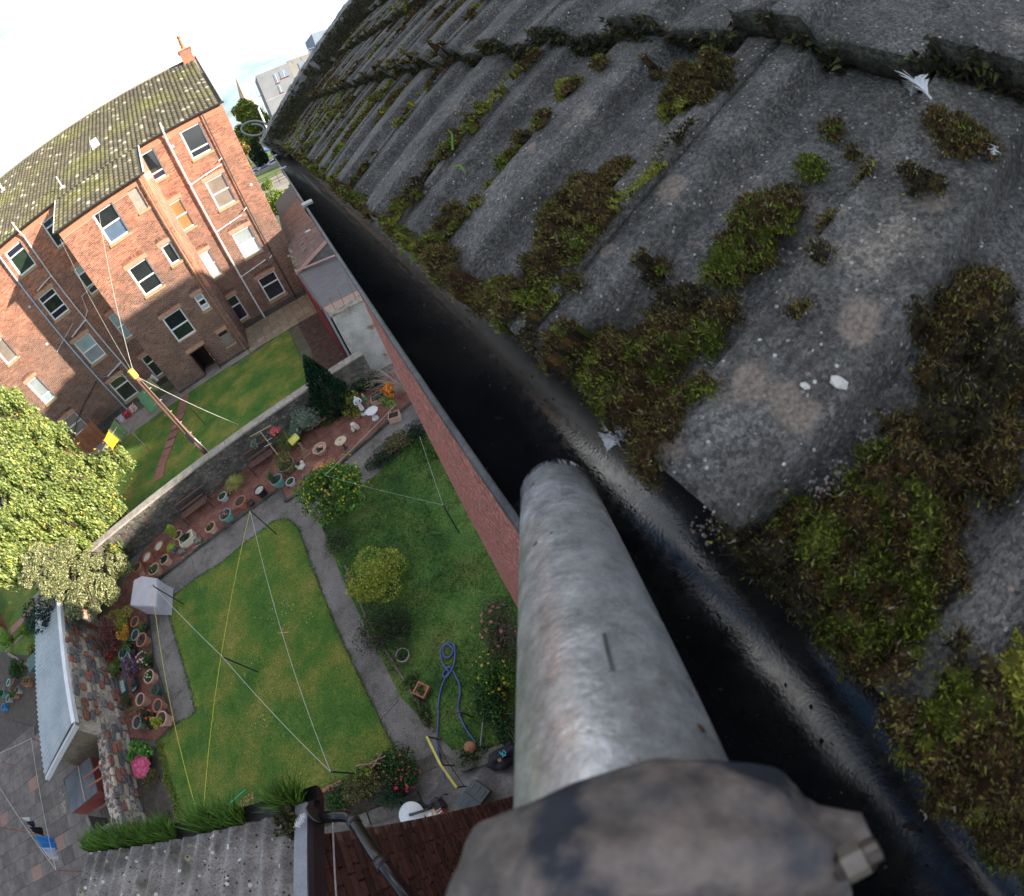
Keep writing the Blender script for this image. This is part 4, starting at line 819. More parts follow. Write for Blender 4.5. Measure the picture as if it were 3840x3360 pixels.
# moss hanging over the eaves and dark moss on the skew face
n = 26000; ss_ = RNG.uniform(-.05, 1.25, n); hh = RNG.uniform(0, 1, n) ** .8; face = RNG.random(n) < .8
yv = np.where(face, YE - .035, YE + RNG.uniform(-.02, .16, n)); nn_ = np.where(face, hh * .135 - .02, .125 + 0 * hh)
keep_ = (vnoise(ss_, yv + nn_, 22, 5) > .2) & (face | (vnoise(ss_, yv, 16, 2) > .72)); ss_, yv, nn_ = ss_[keep_], yv[keep_], nn_[keep_]; n = len(ss_)
P = np.stack([XE + ss_ * TS[0] + nn_ * NS[0], yv, ZEV + ss_ * TS[1] + nn_ * NS[1]], 1)
V, cc = leafset(P, .009, [(.09, .08, .045), (.06, .05, .032), (.13, .13, .045), (.04, .035, .025), (.2, .19, .08), (.16, .15, .13)])
o = np_quads('skew_moss', V, cc, leafmat('moss leaf')); tag(o, 'dark brown moss crust on the raised stone verge at the end of the roof', 'moss', None, 'stuff')
# grit: loose pebbles of aggregate washed out beside the big tile
def ico(b, c, r, col=(1, 1, 1), sq=(1, 1, 1)):
    t = (1 + 5 ** .5) / 2; vs = [(-1, t, 0), (1, t, 0), (-1, -t, 0), (1, -t, 0), (0, -1, t), (0, 1, t), (0, -1, -t), (0, 1, -t), (t, 0, -1), (t, 0, 1), (-t, 0, -1), (-t, 0, 1)]
    M = Matrix.Rotation(random.uniform(0, 6), 3, Vector((random.gauss(0, 1), random.gauss(0, 1), random.gauss(0, 1))).normalized())
    fs = [(0, 11, 5), (0, 5, 1), (0, 1, 7), (0, 7, 10), (0, 10, 11), (1, 5, 9), (5, 11, 4), (11, 10, 2), (10, 7, 6), (7, 1, 8), (3, 9, 4), (3, 4, 2), (3, 2, 6), (3, 6, 8), (3, 8, 9), (4, 9, 5), (2, 4, 11), (6, 2, 10), (8, 6, 7), (9, 8, 1)]
    out_ = []
    for v in vs:
        p = M @ (Vector(v).normalized() * r); out_.append((c[0] + p.x * sq[0], c[1] + p.y * sq[1], c[2] + p.z * sq[2]))
    b.add(out_, fs, col)
b = MB()
for i in range(260):
    px_, py_ = random.choice([(1770, 830), (1700, 930), (1660, 960), (1740, 870), (1620, 1000), (1390, 1050), (1180, 700)]); s0, y0, t = roofhit(px_ + random.gauss(0, 22), py_ + random.gauss(0, 22)); p = rp(s0, y0, prof(y0) + drop(s0) + .0015)
    ico(b, p, random.uniform(.0005, .0013), random.choice([(.3, .28, .26), (.22, .2, .19), (.38, .34, .3), (.3, .2, .17)]))
o = b.build('grit', mat('grit', [(.9, .9, .9), (1.1, 1.1, 1.1)], 50, attr=True, rough=.6), smooth=True); tag(o, 'loose pale grit lying beside the mossy tile edge', 'grit', None, 'stuff')
for (x, y, r_, l_) in ((1678, 765, .0042, 'flat pale chip of lime on the large tile'), (1611, 773, .0024, 'small round white pebble on the large tile')):
    s0, y0, t = roofhit(x, y); b = MB(); ico(b, rp(s0, y0, prof(y0) + drop(s0) + .001), r_, (1, 1, 1), (1, 1.2, .5)); tag(b.build('lime_chip' if r_ > .003 else 'pebble', mat('lime', [(.5, .47, .42), (.7, .66, .6)], 200)), l_, 'pebble')
# feathers
m_fea = mat('feather', [(.55, .55, .57), (.75, .75, .76)], 60, rough=.6)
def feather(name, pts, wd, label, barbs=26, curl=1):
    b = MB(); pts = [Vector(p) for p in pts]; b.tube(pts, wd * .05 + .0002, 5)
    def at(t):
        q = t * (len(pts) - 1); i = min(int(q), len(pts) - 2); f_ = q - i; return pts[i].lerp(pts[i + 1], f_), (pts[i + 1] - pts[i]).normalized()
    for i in range(barbs):
        t = .15 + .85 * i / barbs; p, d = at(t); sd = d.cross(Vector((random.gauss(0, .2), random.gauss(0, .2), 1))).normalized()
        L_ = wd * math.sin(math.pi * min(1, (t * 1.05))) ** .6 * random.uniform(.7, 1.15)
        for sg_ in (-1, 1):
            q = p + (sd * sg_ + d * .7 * curl + Vector((0, 0, random.uniform(0, .4)))) * L_; mm = (p + q) / 2 + d * L_ * .15
            w3 = d * wd * .09; b.add([p - w3, p + w3, mm + w3, q, mm - w3], [(0, 1, 2, 3, 4)])
    return tag(b.build(name, m_fea), label, 'feather')
def rpp(x, y, n=.02): s0, y0, t = roofhit(x, y); return rp(s0, y0, prof(y0) + drop(s0) + n)
feather('feather', [rpp(1862, 180, .012), rpp(1845, 168, .015), rpp(1828, 150, .016), rpp(1815, 132, .014)], .011, 'fluffy white feather tucked under the upper course of tiles at top right')
feather('feather', [atd('o', 1264, 873, .318), atd('o', 1240, 860, .315), atd('o', 1222, 868, .312), atd('o', 1214, 902, .314)], .012, 'tattered white feather on the moss at the gutter edge', 22, .3)
feather('feather', [atd('o', 1700, 1180, .285), atd('o', 1678, 1186, .282), atd('o', 1665, 1212, .28), atd('o', 1655, 1244, .282)], .004, 'thin wispy white feather lying on the wide moss valley', 10, 1.2)
feather('feather', [rpp(2000, 262, .006), rpp(1992, 268, .008), rpp(1990, 280, .006)], .004, 'tiny white feather beside dark moss at the right edge', 8)
for pts, lab in (([(1290, 515, .02), (1304, 497, .03), (1312, 480, .028)], 'green'),):
    pass
b = MB()
for (x, y, dx, dy) in ((800, 510, 8, -40), (822, 530, -3, -45), (850, 540, 2, -40), (640, 345, -6, -18), (655, 340, 9, -16), (905, 300, -12, -45), (930, 345, -30, -10)):
    p = atd('o', x, y, roofhit(max(x, 900) if x > 900 else x, min(y, 400), .02)[2] * .96); v = ray('o', x + dx, y + dy); t = (p - Vector((0, 0, CAMZ))).length
    q = Vector((0, 0, CAMZ)) + v * t; m2 = (p + q) / 2 + Vector((.004, 0, .004)); sd = (q - p).cross(ray('o', x, y)).normalized() * .0012
    b.add([p - sd, p + sd, m2 + sd, q, m2 - sd], [(0, 1, 2, 3, 4)])
tag(b.build('grass_blade', leafmat2 if False else mat('blade', [(.12, .25, .03), (.2, .34, .06)], 30)), 'thin green grass seedlings sprouting from the roof edge moss', 'grass', None, 'stuff')
# ================================================================== THE POLE with its rubber cuff and clamp
ax0 = Vector((.0012, -.0034, -.122)); axd_ = Vector((.31, .735, -.60)).normalized()
tip = ax0 + axd_ * .232; back = ax0 - axd_ * .52
Z0 = Vector((0, 0, CAMZ))
up_ = Vector((0, 0, 1)); sx = axd_.cross(up_).normalized(); sy = sx.cross(axd_).normalized()
pole = thing('suction_pole', 'galvanised metal gutter cleaning pole reaching down into the gutter', 'pole', tuple(Z0 + tip))
m_pole = mat('galvanised', [(.31, .30, .28), (.41, .41, .41), (.48, .50, .53)], 16, rough=.36, metal=.5, detail=8, fine=(120, .25), bump=.0004, bscale=260, rvar=.12,
             patch=((.24, .2, .17), 34, .62, .72), grain=((900, .12),), speck=[((.16, .09, .06), 260, .985)])
V = []; F = []; n = 64; rings = 50
for i in range(rings):
    t = i / (rings - 1)
    for j in range(n):
        a = 2 * math.pi * j / n; r0 = .0252
        p = back.lerp(tip, t) + (sx * math.cos(a) + sy * math.sin(a)) * r0
        if i == rings - 1: p = p - axd_ * (.016 * (1 + math.sin(a + .6)))      # oblique worn mouth
        V.append(p + Z0)
for i in range(rings - 1):
    for j in range(n): F.append((i * n + j, i * n + (j + 1) % n, (i + 1) * n + (j + 1) % n, (i + 1) * n + j))
keep(mesh_obj('tube', V, F, m_pole, None, None, True), pole)
V2 = []; 
for (t_, r0) in ((1, .0252), (1, .0232), (.86, .0232)):
    for j in range(n):
        a = 2 * math.pi * j / n; p = back.lerp(tip, t_) + (sx * math.cos(a) + sy * math.sin(a)) * r0
        p = p - axd_ * (.016 * (1 + math.sin(a + .6))); V2.append(p + Z0)
F2 = [(i * n + j, i * n + (j + 1) % n, (i + 1) * n + (j + 1) % n, (i + 1) * n + j) for i in range(2) for j in range(n)]
keep(mesh_obj('tube_mouth', V2, F2, mat('tube inside', [(.05, .05, .05), (.1, .09, .085)], 30, rough=.7), None, None, True), pole)
# scratch mark and rust spots
def onpole(x, y, lift=.0004):
    v = ray('o', x, y); d0 = -ax0; e = axd_; A = v - e * v.dot(e); B = d0 - e * d0.dot(e); aq, bq, cq = A.dot(A), 2 * A.dot(B), B.dot(B) - (.0252 + lift) ** 2
    dd = bq * bq - 4 * aq * cq
    return Z0 + v * ((-bq - math.sqrt(max(0, dd))) / (2 * aq))
def strip(b, pts, w_):
    P_ = [onpole(*p) for p in pts]
    for p, q in zip(P_[:-1], P_[1:]):
        sd = (q - p).cross(axd_.cross(p - Z0)).normalized(); sd = (p - Z0).cross(q - p).normalized() * w_; b.quad(p - sd, p + sd, q + sd, q - sd)
b = MB(); strip(b, [(1208, 1266), (1213, 1290), (1219, 1315), (1226, 1340)], .0005); keep(b.build('scratch', mat('scratch', [(.05, .05, .05), (.09, .09, .09)], 90)), pole)
b = MB()
for (x, y, r_) in ((1191, 1244, 9), (1192, 1258, 5), (1060, 1030, 5), (1222, 1012, 6), (1240, 1030, 5), (1070, 960, 4), (1120, 1550, 8)):
    c_ = onpole(x, y); nn2 = ((c_ - Z0 - ax0) - axd_ * (c_ - Z0 - ax0).dot(axd_)).normalized(); u_ = nn2.cross(axd_).normalized(); R0 = r_ / 885 * (c_ - Z0).length * .3
    ang = [i * .785 for i in range(8)]; b.add([c_ + (u_ * math.cos(a) * random.uniform(.6, 1.3) + axd_ * math.sin(a) * random.uniform(.5, .9)) * R0 for a in ang], [tuple(range(8))])
b.parts('rust_spot', mat('rust', [(.2, .11, .08), (.28, .16, .11)], 200), pole)
m_rub = mat('worn rubber', [(.035, .033, .036), (.09, .08, .076), (.22, .175, .15), (.1, .095, .1)], 34, rough=.75, detail=9, fine=(110, .35), bump=.0016, bscale=80, patch=((.02, .024, .036), 42, .54, .62), lo=.32, hi=.7)
cuff = thing('rubber_cuff', 'muddy black rubber cuff bound round the pole right under the camera', 'cuff', tuple(Z0 + ax0))
V = []; F = []; pr_ = [(.003, .0262), (.0, .0325), (-.003, .0358), (-.010, .0376), (-.020, .0382), (-.025, .0368), (-.0275, .032), (-.031, .0305), (-.034, .0318), (-.05, .0325), (-.075, .033), (-.10, .034), (-.17, .035), (-.26, .036)]
pr2 = []
for i in range(len(pr_) - 1):
    for q in range(9): t = q / 9; pr2.append((pr_[i][0] * (1 - t) + pr_[i + 1][0] * t, pr_[i][1] * (1 - t) + pr_[i + 1][1] * t))
n = 96
for i, (t, r0) in enumerate(pr2):
    for j in range(n):
        a = 2 * math.pi * j / n; w_ = mn.fractal(Vector((math.cos(a) * 2.2, math.sin(a) * 2.2, t * 40)), 1, 2, 4)
        w3_ = mn.fractal(Vector((math.cos(a) * 5, math.sin(a) * 5, t * 130)), 1, 2, 4); r1 = r0 * .965 * (1 + .035 * w_ + .007 * w3_ + .010 * math.sin(t * 620 + 2 * math.sin(a * 2)) + .02 * math.sin(a * 2 + t * 60) + (.02 * math.sin(a * 3 + 1) if t > -.04 else 0)); tt = t + .0022 * mn.noise(Vector((math.cos(a) * 1.6, math.sin(a) * 1.6, 3)))
        V.append(Z0 + ax0 - axd_ * .021 + axd_ * tt + (sx * math.cos(a) + sy * math.sin(a)) * r1)
for i in range(len(pr2) - 1):
    for j in range(n): F.append((i * n + j, i * n + (j + 1) % n, (i + 1) * n + (j + 1) % n, (i + 1) * n + j))
keep(mesh_obj('sleeve', V, F, m_rub, None, None, True), cuff)
# jubilee clip with its screw
def hose_clip(t0, r0, lab):
    cl = []
    V = []; F = []
    for i, (dt, dr) in enumerate(((-.006, 0), (-.006, .0012), (.006, .0012), (.006, 0))):
        for j in range(n):
            a = 2 * math.pi * j / n; V.append(Z0 + ax0 + axd_ * (t0 + dt) + (sx * math.cos(a) + sy * math.sin(a)) * (r0 + dr))
    for i in range(3):
        for j in range(n): F.append((i * n + j, i * n + (j + 1) % n, (i + 1) * n + (j + 1) % n, (i + 1) * n + j))
    return V, F
m_clip = mat('dirty clip', [(.10, .085, .07), (.2, .17, .14), (.3, .26, .22)], 60, rough=.5, metal=.6)
clip = thing('hose_clip', 'metal hose clip with a bright threaded screw at the right of the rubber cuff', 'clip', tuple(Z0 + ax0 - axd_ * .05))
V, F = hose_clip(-.058, .0322, ''); keep(mesh_obj('band', V, F, m_clip, None, None, True), clip)
def P3(x, y, t): return atd('o', x, y, t)
b = MB(); b.tube([P3(1590, 1700, .098), P3(1645, 1668, .098), P3(1690, 1675, .098), P3(1715, 1712, .098)], [.0045, .0055, .005, .0035], 16); keep(b.build('clip_housing', m_rub, smooth=True), clip)
s0_, s1_ = P3(1668, 1742, .0885), P3(1758, 1693, .0885); b = MB(); k = 22
b.tube([s0_.lerp(s1_, i / k) for i in range(k + 1)], [.0019 + (.0006 if i % 2 else 0) for i in range(k)] + [.0013], 16); keep(b.build('screw', mat('bright steel', [(.3, .26, .24), (.5, .46, .44)], 80, rough=.3, metal=.9)), clip)
b = MB(); dv = (s1_ - s0_).normalized(); b.tube([s0_ + dv * .0015, s0_ + dv * .005], .0032, 6); keep(b.build('nut', m_clip), clip)
# ================================================================== GARDEN WALLS
m_rubble = mat('dark rubble wall', [(.05, .047, .042), (.10, .092, .078), (.17, .15, .125)], 1.1, fine=(14, .4), bump=.03, bscale=9, rough=.95, speck=[((.3, .26, .21), 14, .95), ((.2, .1, .07), 5, .96)])
m_cope = mat('coping', [(.24, .205, .17), (.35, .31, .265), (.42, .38, .33)], 3, fine=(25, .35), bump=.006, bscale=25)
gw = thing('garden_wall', 'long sooty rubble garden wall with pale coping behind the benches and chip bed', 'wall', (-6.5, 17.0, 0))
A0, A1 = Vector((-19.0, 14.45, 0)), Vector((-.1, 17.34, 0)); dW = (A1 - A0).normalized(); nW = Vector((dW.y, -dW.x, 0))
def wallpt(t, off, z): p = A0.lerp(A1, t) + nW * off; return Vector((p.x, p.y, z))
V = []; F = []; nx, nz = 190, 14
for i in range(nx + 1):
    for j in range(nz + 1):
        t = i / nx; z = 1.6 * j / nz - .05; nn_ = mn.fractal(Vector((t * 45, z * 3.2, 2)), 1, 2.2, 5) * .05; V.append(wallpt(t, .32 + nn_, z))
for i in range(nx):
    for j in range(nz): q = i * (nz + 1) + j; F.append((q, q + nz + 1, q + nz + 2, q + 1))
o_ = len(V); V += [wallpt(0, .0, 0), wallpt(1, .0, 0), wallpt(1, .0, 1.56), wallpt(0, .0, 1.56), wallpt(1, .3, 0), wallpt(1, .3, 1.56)]; F += [(o_, o_ + 1, o_ + 2, o_ + 3), (o_ + 1, o_ + 4, o_ + 5, o_ + 2)]
keep(mesh_obj('rubble', V, F, m_rubble, None, None, False), gw)
# individual stones standing proud of the face
base_me = None
st = []
for i in range(4):
    b = MB(); ico(b, (0, 0, 0), 1, sq=(1, .25, .62)); me_o = b.build('stone', mat('wall stone', [(.06, .054, .046), (.11, .10, .083), (.19, .155, .125)], 2.5, vary=.4, fine=(20, .4), bump=.01, bscale=15), smooth=False); st.append(me_o)
for k in range(230):
    o = st[k] if k < 4 else st[k % 4].copy()
    if k >= 4: C.objects.link(o)
    t = random.uniform(.12, .985); z = random.uniform(.12, 1.48); p = wallpt(t, .33, z); s_ = random.uniform(.07, .15); o.scale = (s_ * 1.2, s_, s_); o.location = p; o.rotation_euler = (0, random.uniform(-.3, .3), math.atan2(dW.y, dW.x)); keep(o, gw)
# coping stones
n = 22
for i in range(n):
    b = MB(); a, c_ = i / n, (i + 1) / n - .0006; z0, z1 = 1.57, 1.68 + random.uniform(-.008, .008)
    p = [wallpt(a, -.02, z0), wallpt(c_, -.02, z0), wallpt(c_, .38, z0), wallpt(a, .38, z0), wallpt(a, -.02, z1), wallpt(c_, -.02, z1), wallpt(c_, .38, z1 - .02), wallpt(a, .38, z1 - .02)]
    b.add(p, [(0, 3, 2, 1), (4, 5, 6, 7), (0, 1, 5, 4), (1, 2, 6, 5), (2, 3, 7, 6), (3, 0, 4, 7)]); keep(b.build('coping_stone', m_cope, bevel=.012), gw)
# stone wall on the left, rubble stones as pieces
m_sw = mat('wall mortar', [(.3, .25, .2), (.46, .4, .33), (.25, .215, .18)], 2.2, fine=(16, .35), bump=.02, bscale=14, rough=.95)
sw = thing('stone_wall', 'mixed red and grey rubble stone wall beside the potted plants and corrugated shed', 'wall', (-14, 8, 0))
BL = [Vector((-15.75, 12.75, 0)), Vector((-14.95, 10.6, 0)), Vector((-14.35, 9.0, 0)), Vector((-13.95, 6.9, 0)), Vector((-13.75, 4.6, 0)), Vector((-13.3, 2.9, 0)), Vector((-12.9, .6, 0)), Vector((-12.7, -1.2, 0))]
def swp(i, f, off, z):
    p = BL[i].lerp(BL[i + 1], f); d = (BL[min(i + 1, len(BL) - 1)] - BL[i]).normalized(); n_ = Vector((-d.y, d.x, 0)); return Vector((p.x + n_.x * off, p.y + n_.y * off, z))
for i in range(len(BL) - 1):
    h = 2.22 if i < 3 else 1.02; b = MB(); th = -.5
    V = []; F = []; NX, NZ = 16, 8
    for a in range(NX + 1):
        for c_ in range(NZ + 1): z = -.05 + (h + .05) * c_ / NZ; V.append(swp(i, a / NX, .03 * mn.noise(Vector((i * 5 + a * .3, z * 3, 1))), z))
    for a in range(NX):
        for c_ in range(NZ): q = a * (NZ + 1) + c_; F.append((q, q + NZ + 1, q + NZ + 2, q + 1))
    for (p0, p1, z0, z1) in (((0), (1), h, h),):
        o_ = len(V); V += [swp(i, 0, 0, h), swp(i, 1, 0, h), swp(i, 1, th, h), swp(i, 0, th, h), swp(i, 0, th, 0), swp(i, 1, th, 0), swp(i, 1, 0, 0), swp(i, 0, 0, 0)]
        F += [(o_, o_ + 1, o_ + 2, o_ + 3), (o_ + 3, o_ + 2, o_ + 5, o_ + 4), (o_ + 1, o_ + 6, o_ + 5, o_ + 2), (o_, o_ + 3, o_ + 4, o_ + 7)]
    keep(mesh_obj('core', V, F, m_sw), sw)
m_st = [mat('red stone', [(.22, .08, .055), (.33, .14, .095)], 4, vary=.25, fine=(25, .35), bump=.008, bscale=20), mat('grey stone', [(.12, .11, .11), (.22, .2, .19)], 4, vary=.3, fine=(25, .35), bump=.008, bscale=20), mat('buff stone', [(.38, .3, .22), (.52, .44, .34)], 4, vary=.25, fine=(25, .3), bump=.008, bscale=20)]
sp = []
for q in range(3):
    for v_ in range(2):
        bm = bmesh.new(); bmesh.ops.create_cube(bm, size=1); bmesh.ops.bevel(bm, geom=bm.edges[:], offset=.2, segments=1, affect='EDGES')
        for v in bm.verts: v.co += Vector((random.uniform(-.07, .07), random.uniform(-.07, .07), random.uniform(-.07, .07)))
        me = bpy.data.meshes.new('stone'); bm.to_mesh(me); bm.free(); me.materials.append(m_st[q]); sp.append(me)
cnt = 0
for i in range(len(BL) - 1):
    d = BL[i + 1] - BL[i]; ln = d.length; h = 2.22 if i < 3 else 1.02; ang = math.atan2(d.y, d.x); z = .02
    while z < h - .04:
        hh = random.uniform(.15, .27); u = random.uniform(-.1, .05)
        while u < ln - .05:
            wd = random.uniform(.2, .5)
            if random.random() < .8 and cnt < 292:
                o = bpy.data.objects.new('stone', random.choice(sp)); C.objects.link(o); f = max(0, min(1, (u + wd / 2) / ln)); p = swp(i, f, .015, min(h - .05, z + hh / 2)); o.location = p; o.scale = (wd * .9, .14, hh * .86); o.rotation_euler = (random.uniform(-.04, .04), random.uniform(-.07, .07), ang); keep(o, sw); cnt += 1
            u += wd + .02
        z += hh + .02
# lime splashes and small stones between the larger ones, and on top of the low wall
V = []; rb_ = MB()
for k in range(900):
    i = random.choice([0, 1, 2, 3, 3, 4, 4, 5, 6]); h = 2.22 if i < 3 else 1.02
    if i > 2 and random.random() < .55: p = swp(i, random.random(), random.uniform(-.48, 0), 1.02); r = random.uniform(.03, .09)
    else: p = swp(i, random.random(), .03, random.uniform(.03, h)); r = random.uniform(.015, .05)
    ico(rb_, p, r, random.choice([(.3, .26, .2), (.16, .14, .12), (.25, .13, .09), (.1, .09, .08), (.42, .37, .3)]), (1, 1, .6))
keep(tag(rb_.build('rubble_fill', mat('rubble fill', [(.8, .8, .8), (1.2, 1.2, 1.2)], 9, attr=True, fine=(30, .4))), kind='stuff'), sw)
# ================================================================== SHED with corrugated roof, coal box, brick bunker
shed = thing('shed', 'garden shed with pale corrugated sheet roof and white fascia on the stone wall', 'shed', (-16.2, 9.5, 0))
c0, c1, c2, c3 = Vector((-13.98, 6.72, 2.34)), Vector((-15.75, 12.75, 2.34)), Vector((-18.75, 14.2, 1.62)), Vector((-16.98, 5.85, 1.62))
nn_, mm_ = 60, 2; V = []; F = []; N1 = 240
for i in range(N1 + 1):
    t = i / N1; a = c0.lerp(c1, t); b_ = c3.lerp(c2, t); ph = .034 * math.cos(2 * math.pi * t * 40)
    for f in (0, .5, 1.012): p = a.lerp(b_, f); V.append((p.x, p.y, p.z + ph))
for i in range(N1):
    for j in range(2): q = i * 3 + j; F.append((q, q + 3, q + 4, q + 1))
keep(mesh_obj('corrugated_sheet', V, F, mat('pale sheet', [(.26, .285, .3), (.34, .365, .38), (.4, .42, .43)], .8, rough=.45, fine=(8, .12), patch=((.3, .33, .33), 1.4, .55, .75)), None, None, True), shed)
b = MB(); up2 = Vector((0, 0, -.16)); off = Vector((.16, .045, 0))
b.add([c0 + off, c1 + off, c1 - off * .0 + Vector((0, 0, .03)), c0 + Vector((0, 0, .03)), c0 + off + up2, c1 + off + up2], [(0, 1, 2, 3), (4, 5, 1, 0)]); keep(b.build('fascia', m_upvc), shed)
b = MB(); d_ = (c3 - c0).normalized(); dn = Vector((0, 0, -.17)); e_ = Vector((.02, -.12, 0)); b.add([c0 + e_ + off, c3 + e_, c3 + e_ + dn, c0 + e_ + off + dn, c0 + off, c3, ], [(0, 3, 2, 1), (0, 1, 5, 4)]); keep(b.build('bargeboard', mat('grey board paint', [(.5, .5, .5), (.6, .6, .6)], 3)), shed)
b = MB(); P_ = [(-14.3, 7.25), (-17.0, 6.55), (-18.6, 13.3), (-15.9, 12.6)]
vs = [(P_[0][0], P_[0][1], 0), (P_[1][0], P_[1][1], 0), (P_[2][0], P_[2][1], 0), (P_[3][0], P_[3][1], 0), (P_[0][0], P_[0][1], 2.2), (P_[1][0], P_[1][1], 1.6), (P_[2][0], P_[2][1], 1.6), (P_[3][0], P_[3][1], 2.2)]
b.add(vs, [(0, 1, 5, 4), (1, 2, 6, 5), (2, 3, 7, 6), (3, 0, 4, 7)]); keep(b.build('wall', mat('shed render', [(.17, .13, .09), (.28, .22, .15), (.13, .11, .085)], 1.6, fine=(14, .3), bump=.01)), shed)
cbx = thing('coal_box', 'red painted coal box with grey felt lid and broken red batons against the stone wall', 'box', (-16.2, 5.6, 0))
m_rp = mat('red paint', [(.16, .03, .02), (.23, .05, .035)], 3, fine=(14, .25)); m_lid = mat('grey felt lid', [(.07, .08, .09), (.12, .13, .14)], 2, fine=(30, .3))
z1, z2 = .95, .62
q0, q1, q2, q3 = Vector((-14.75, 4.95, z1)), Vector((-15.0, 6.25, z1)), Vector((-17.3, 6.05, z2)), Vector((-17.0, 4.7, z2))
b = MB(); b.add([q0, q1, q2, q3, q0 - Vector((0, 0, .04)), q1 - Vector((0, 0, .04)), q2 - Vector((0, 0, .04)), q3 - Vector((0, 0, .04))], [(0, 1, 2, 3), (4, 7, 6, 5), (0, 4, 5, 1), (1, 5, 6, 2), (2, 6, 7, 3), (3, 7, 4, 0)]); lid = keep(b.build('lid', m_lid), cbx)
b = MB(); gnd = lambda v: Vector((v.x, v.y, 0)); dd_ = Vector((0, .03, -.045))
b.add([q0 + dd_, q3 + dd_, gnd(q3) + Vector((.1, .03, 0)), gnd(q0) + Vector((0, .03, 0)), q1 - dd_ * .6, q2 - dd_ * .6, gnd(q2) + Vector((.1, -.03, 0)), gnd(q1)], [(0, 3, 2, 1), (0, 4, 7, 3), (4, 5, 6, 7), (1, 2, 6, 5)]); keep(b.build('side_panel', m_rp), cbx)
b = MB(); mdl = q0.lerp(q3, .42); mdr = q1.lerp(q2, .42); b.tube([mdl + Vector((0, 0, .02)), mdr + Vector((0, 0, .02))], .025, 4); keep(b.build('lid_batten', mat('pale wood', [(.4, .32, .22), (.5, .42, .3)], 6)), cbx)
for i, (a, c_) in enumerate((((1000, 385), (1235, 200)), ((1055, 485), (1265, 345)))):
    p, q = g('R', *a, 1.0), g('R', *c_, 1.12); b = MB(); b.tube([p, q], .035, 4); o = b.build('baton', mat('red wood', [(.24, .075, .05), (.34, .14, .1)], 8)); tag(o, ('long red wooden baton lying over the coal box lid, nearer the shed' if i == 0 else 'short weathered red baton at the near end of the coal box lid'), 'wood')
p = g('R', 1215, 215, 1.0); b = MB(); ico(b, p, .16, sq=(.7, 1.3, .5)); tag(b.build('canister', mat('cream plastic', [(.55, .52, .42), (.65, .62, .52)], 5, rough=.5), smooth=True), 'cream plastic canister wedged between coal box and stone wall', 'canister')
bk = thing('brick_bunker', 'open brick bunker with concrete rim beside the red coal box', 'bunker', (-15.2, 4.1, 0))
b = MB(); qs = [g('R', 1045, 840, .8), g('R', 1130, 1060, .8), g('R', 1390, 900, .8), g('R', 1330, 800, .8)]
for p, q in zip(qs[:-1], qs[1:]):
    d = q - p; b.boxm(Matrix.Translation(((p.x + q.x) / 2, (p.y + q.y) / 2, .4)) @ Matrix.Rotation(math.atan2(d.y, d.x), 4, 'Z'), d.length, .13, .76)
keep(b.build('side_wall', mat('bunker brick', [(.05, .045, .04), (.10, .08, .07)], 3, fine=(15, .4))), bk)
for p, q in zip(qs[:-1], qs[1:]):
    d = q - p; b = MB(); b.boxm(Matrix.Translation(((p.x + q.x) / 2, (p.y + q.y) / 2, .81)) @ Matrix.Rotation(math.atan2(d.y, d.x), 4, 'Z'), d.length, .16, .05); keep(b.build('rim', m_conc, bevel=.01), bk)
b = MB(); b.box(-.11, .11, -.06, .06, -.035, .035); o = b.build('rim_brick', mat('orange brick', [(.4, .15, .09), (.48, .2, .13)], 4)); o.location = (qs[2].x, qs[2].y, .87); o.rotation_euler = (0, 0, .6); keep(o, bk)
fl = MB()
for i in range(90):
    t = random.random(); x, y = 745 + 40 * t + random.gauss(0, 14), 540 + 260 * t + random.gauss(0, 26); p = g('R', x, y, .045); fl.add([p + Vector((random.uniform(-.03, .03), random.uniform(-.03, .03), random.uniform(0, .008))) for _ in range(4)], [(0, 1, 2, 3)])
tag(fl.build('fallen_petals', mat('cream petal', [(.6, .52, .35), (.7, .62, .45)], 9)), 'drift of cream crumbs scattered on the grey neighbour paving', 'crumbs', None, 'stuff')
# ================================================================== BACK WING with corrugated roof at the bottom left
WA, WB = Vector((-.9959, .091, 0)), Vector((-.091, -.9959, 0)); WO = Vector((-1.70, .40, 0))
def wp(a, b_, z): return WO + WA * a + WB * b_ + Vector((0, 0, z))
WZ = CAMZ - 2.6; PT = math.tan(R_(24.5))
wing = thing('back_wing', 'dark brick back wing with grey corrugated roof and black downpipe at the bottom', 'building', tuple(wp(1.1, 1.5, 0)))
b = MB(); p4 = [wp(.012, .0, 0), wp(2.2, .0, 0), wp(2.2, 3.2, 0), wp(.012, 3.2, 0)]
b.add([Vector((p.x, p.y, 0)) for p in p4] + [Vector((p4[0].x, p4[0].y, WZ - .02)), Vector((p4[1].x, p4[1].y, WZ - .02)), Vector((p4[2].x, p4[2].y, WZ + 3.2 * PT - .02)), Vector((p4[3].x, p4[3].y, WZ + 3.2 * PT - .02))], [(0, 1, 5, 4), (1, 2, 6, 5), (2, 3, 7, 6), (3, 0, 4, 7), (4, 5, 6, 7)])
wv = keep(b.build('wall', mat('dark mortar', [(.14, .11, .09), (.27, .22, .18), (.36, .3, .25)], 9, fine=(40, .35), bump=.004, bscale=60)), wing)
m_wb = mat('dark wing brick', [(.055, .032, .027), (.10, .056, .043), (.18, .10, .07)], 7, vary=.45, fine=(40, .4), bump=.003, bscale=60, rough=.8)
bm = bmesh.new(); bmesh.ops.create_cube(bm, size=1); bmesh.ops.bevel(bm, geom=[e for e in bm.edges], offset=.07, segments=1, affect='EDGES'); bme = bpy.data.meshes.new('brick'); bm.to_mesh(bme); bm.free(); bme.materials.append(m_wb)
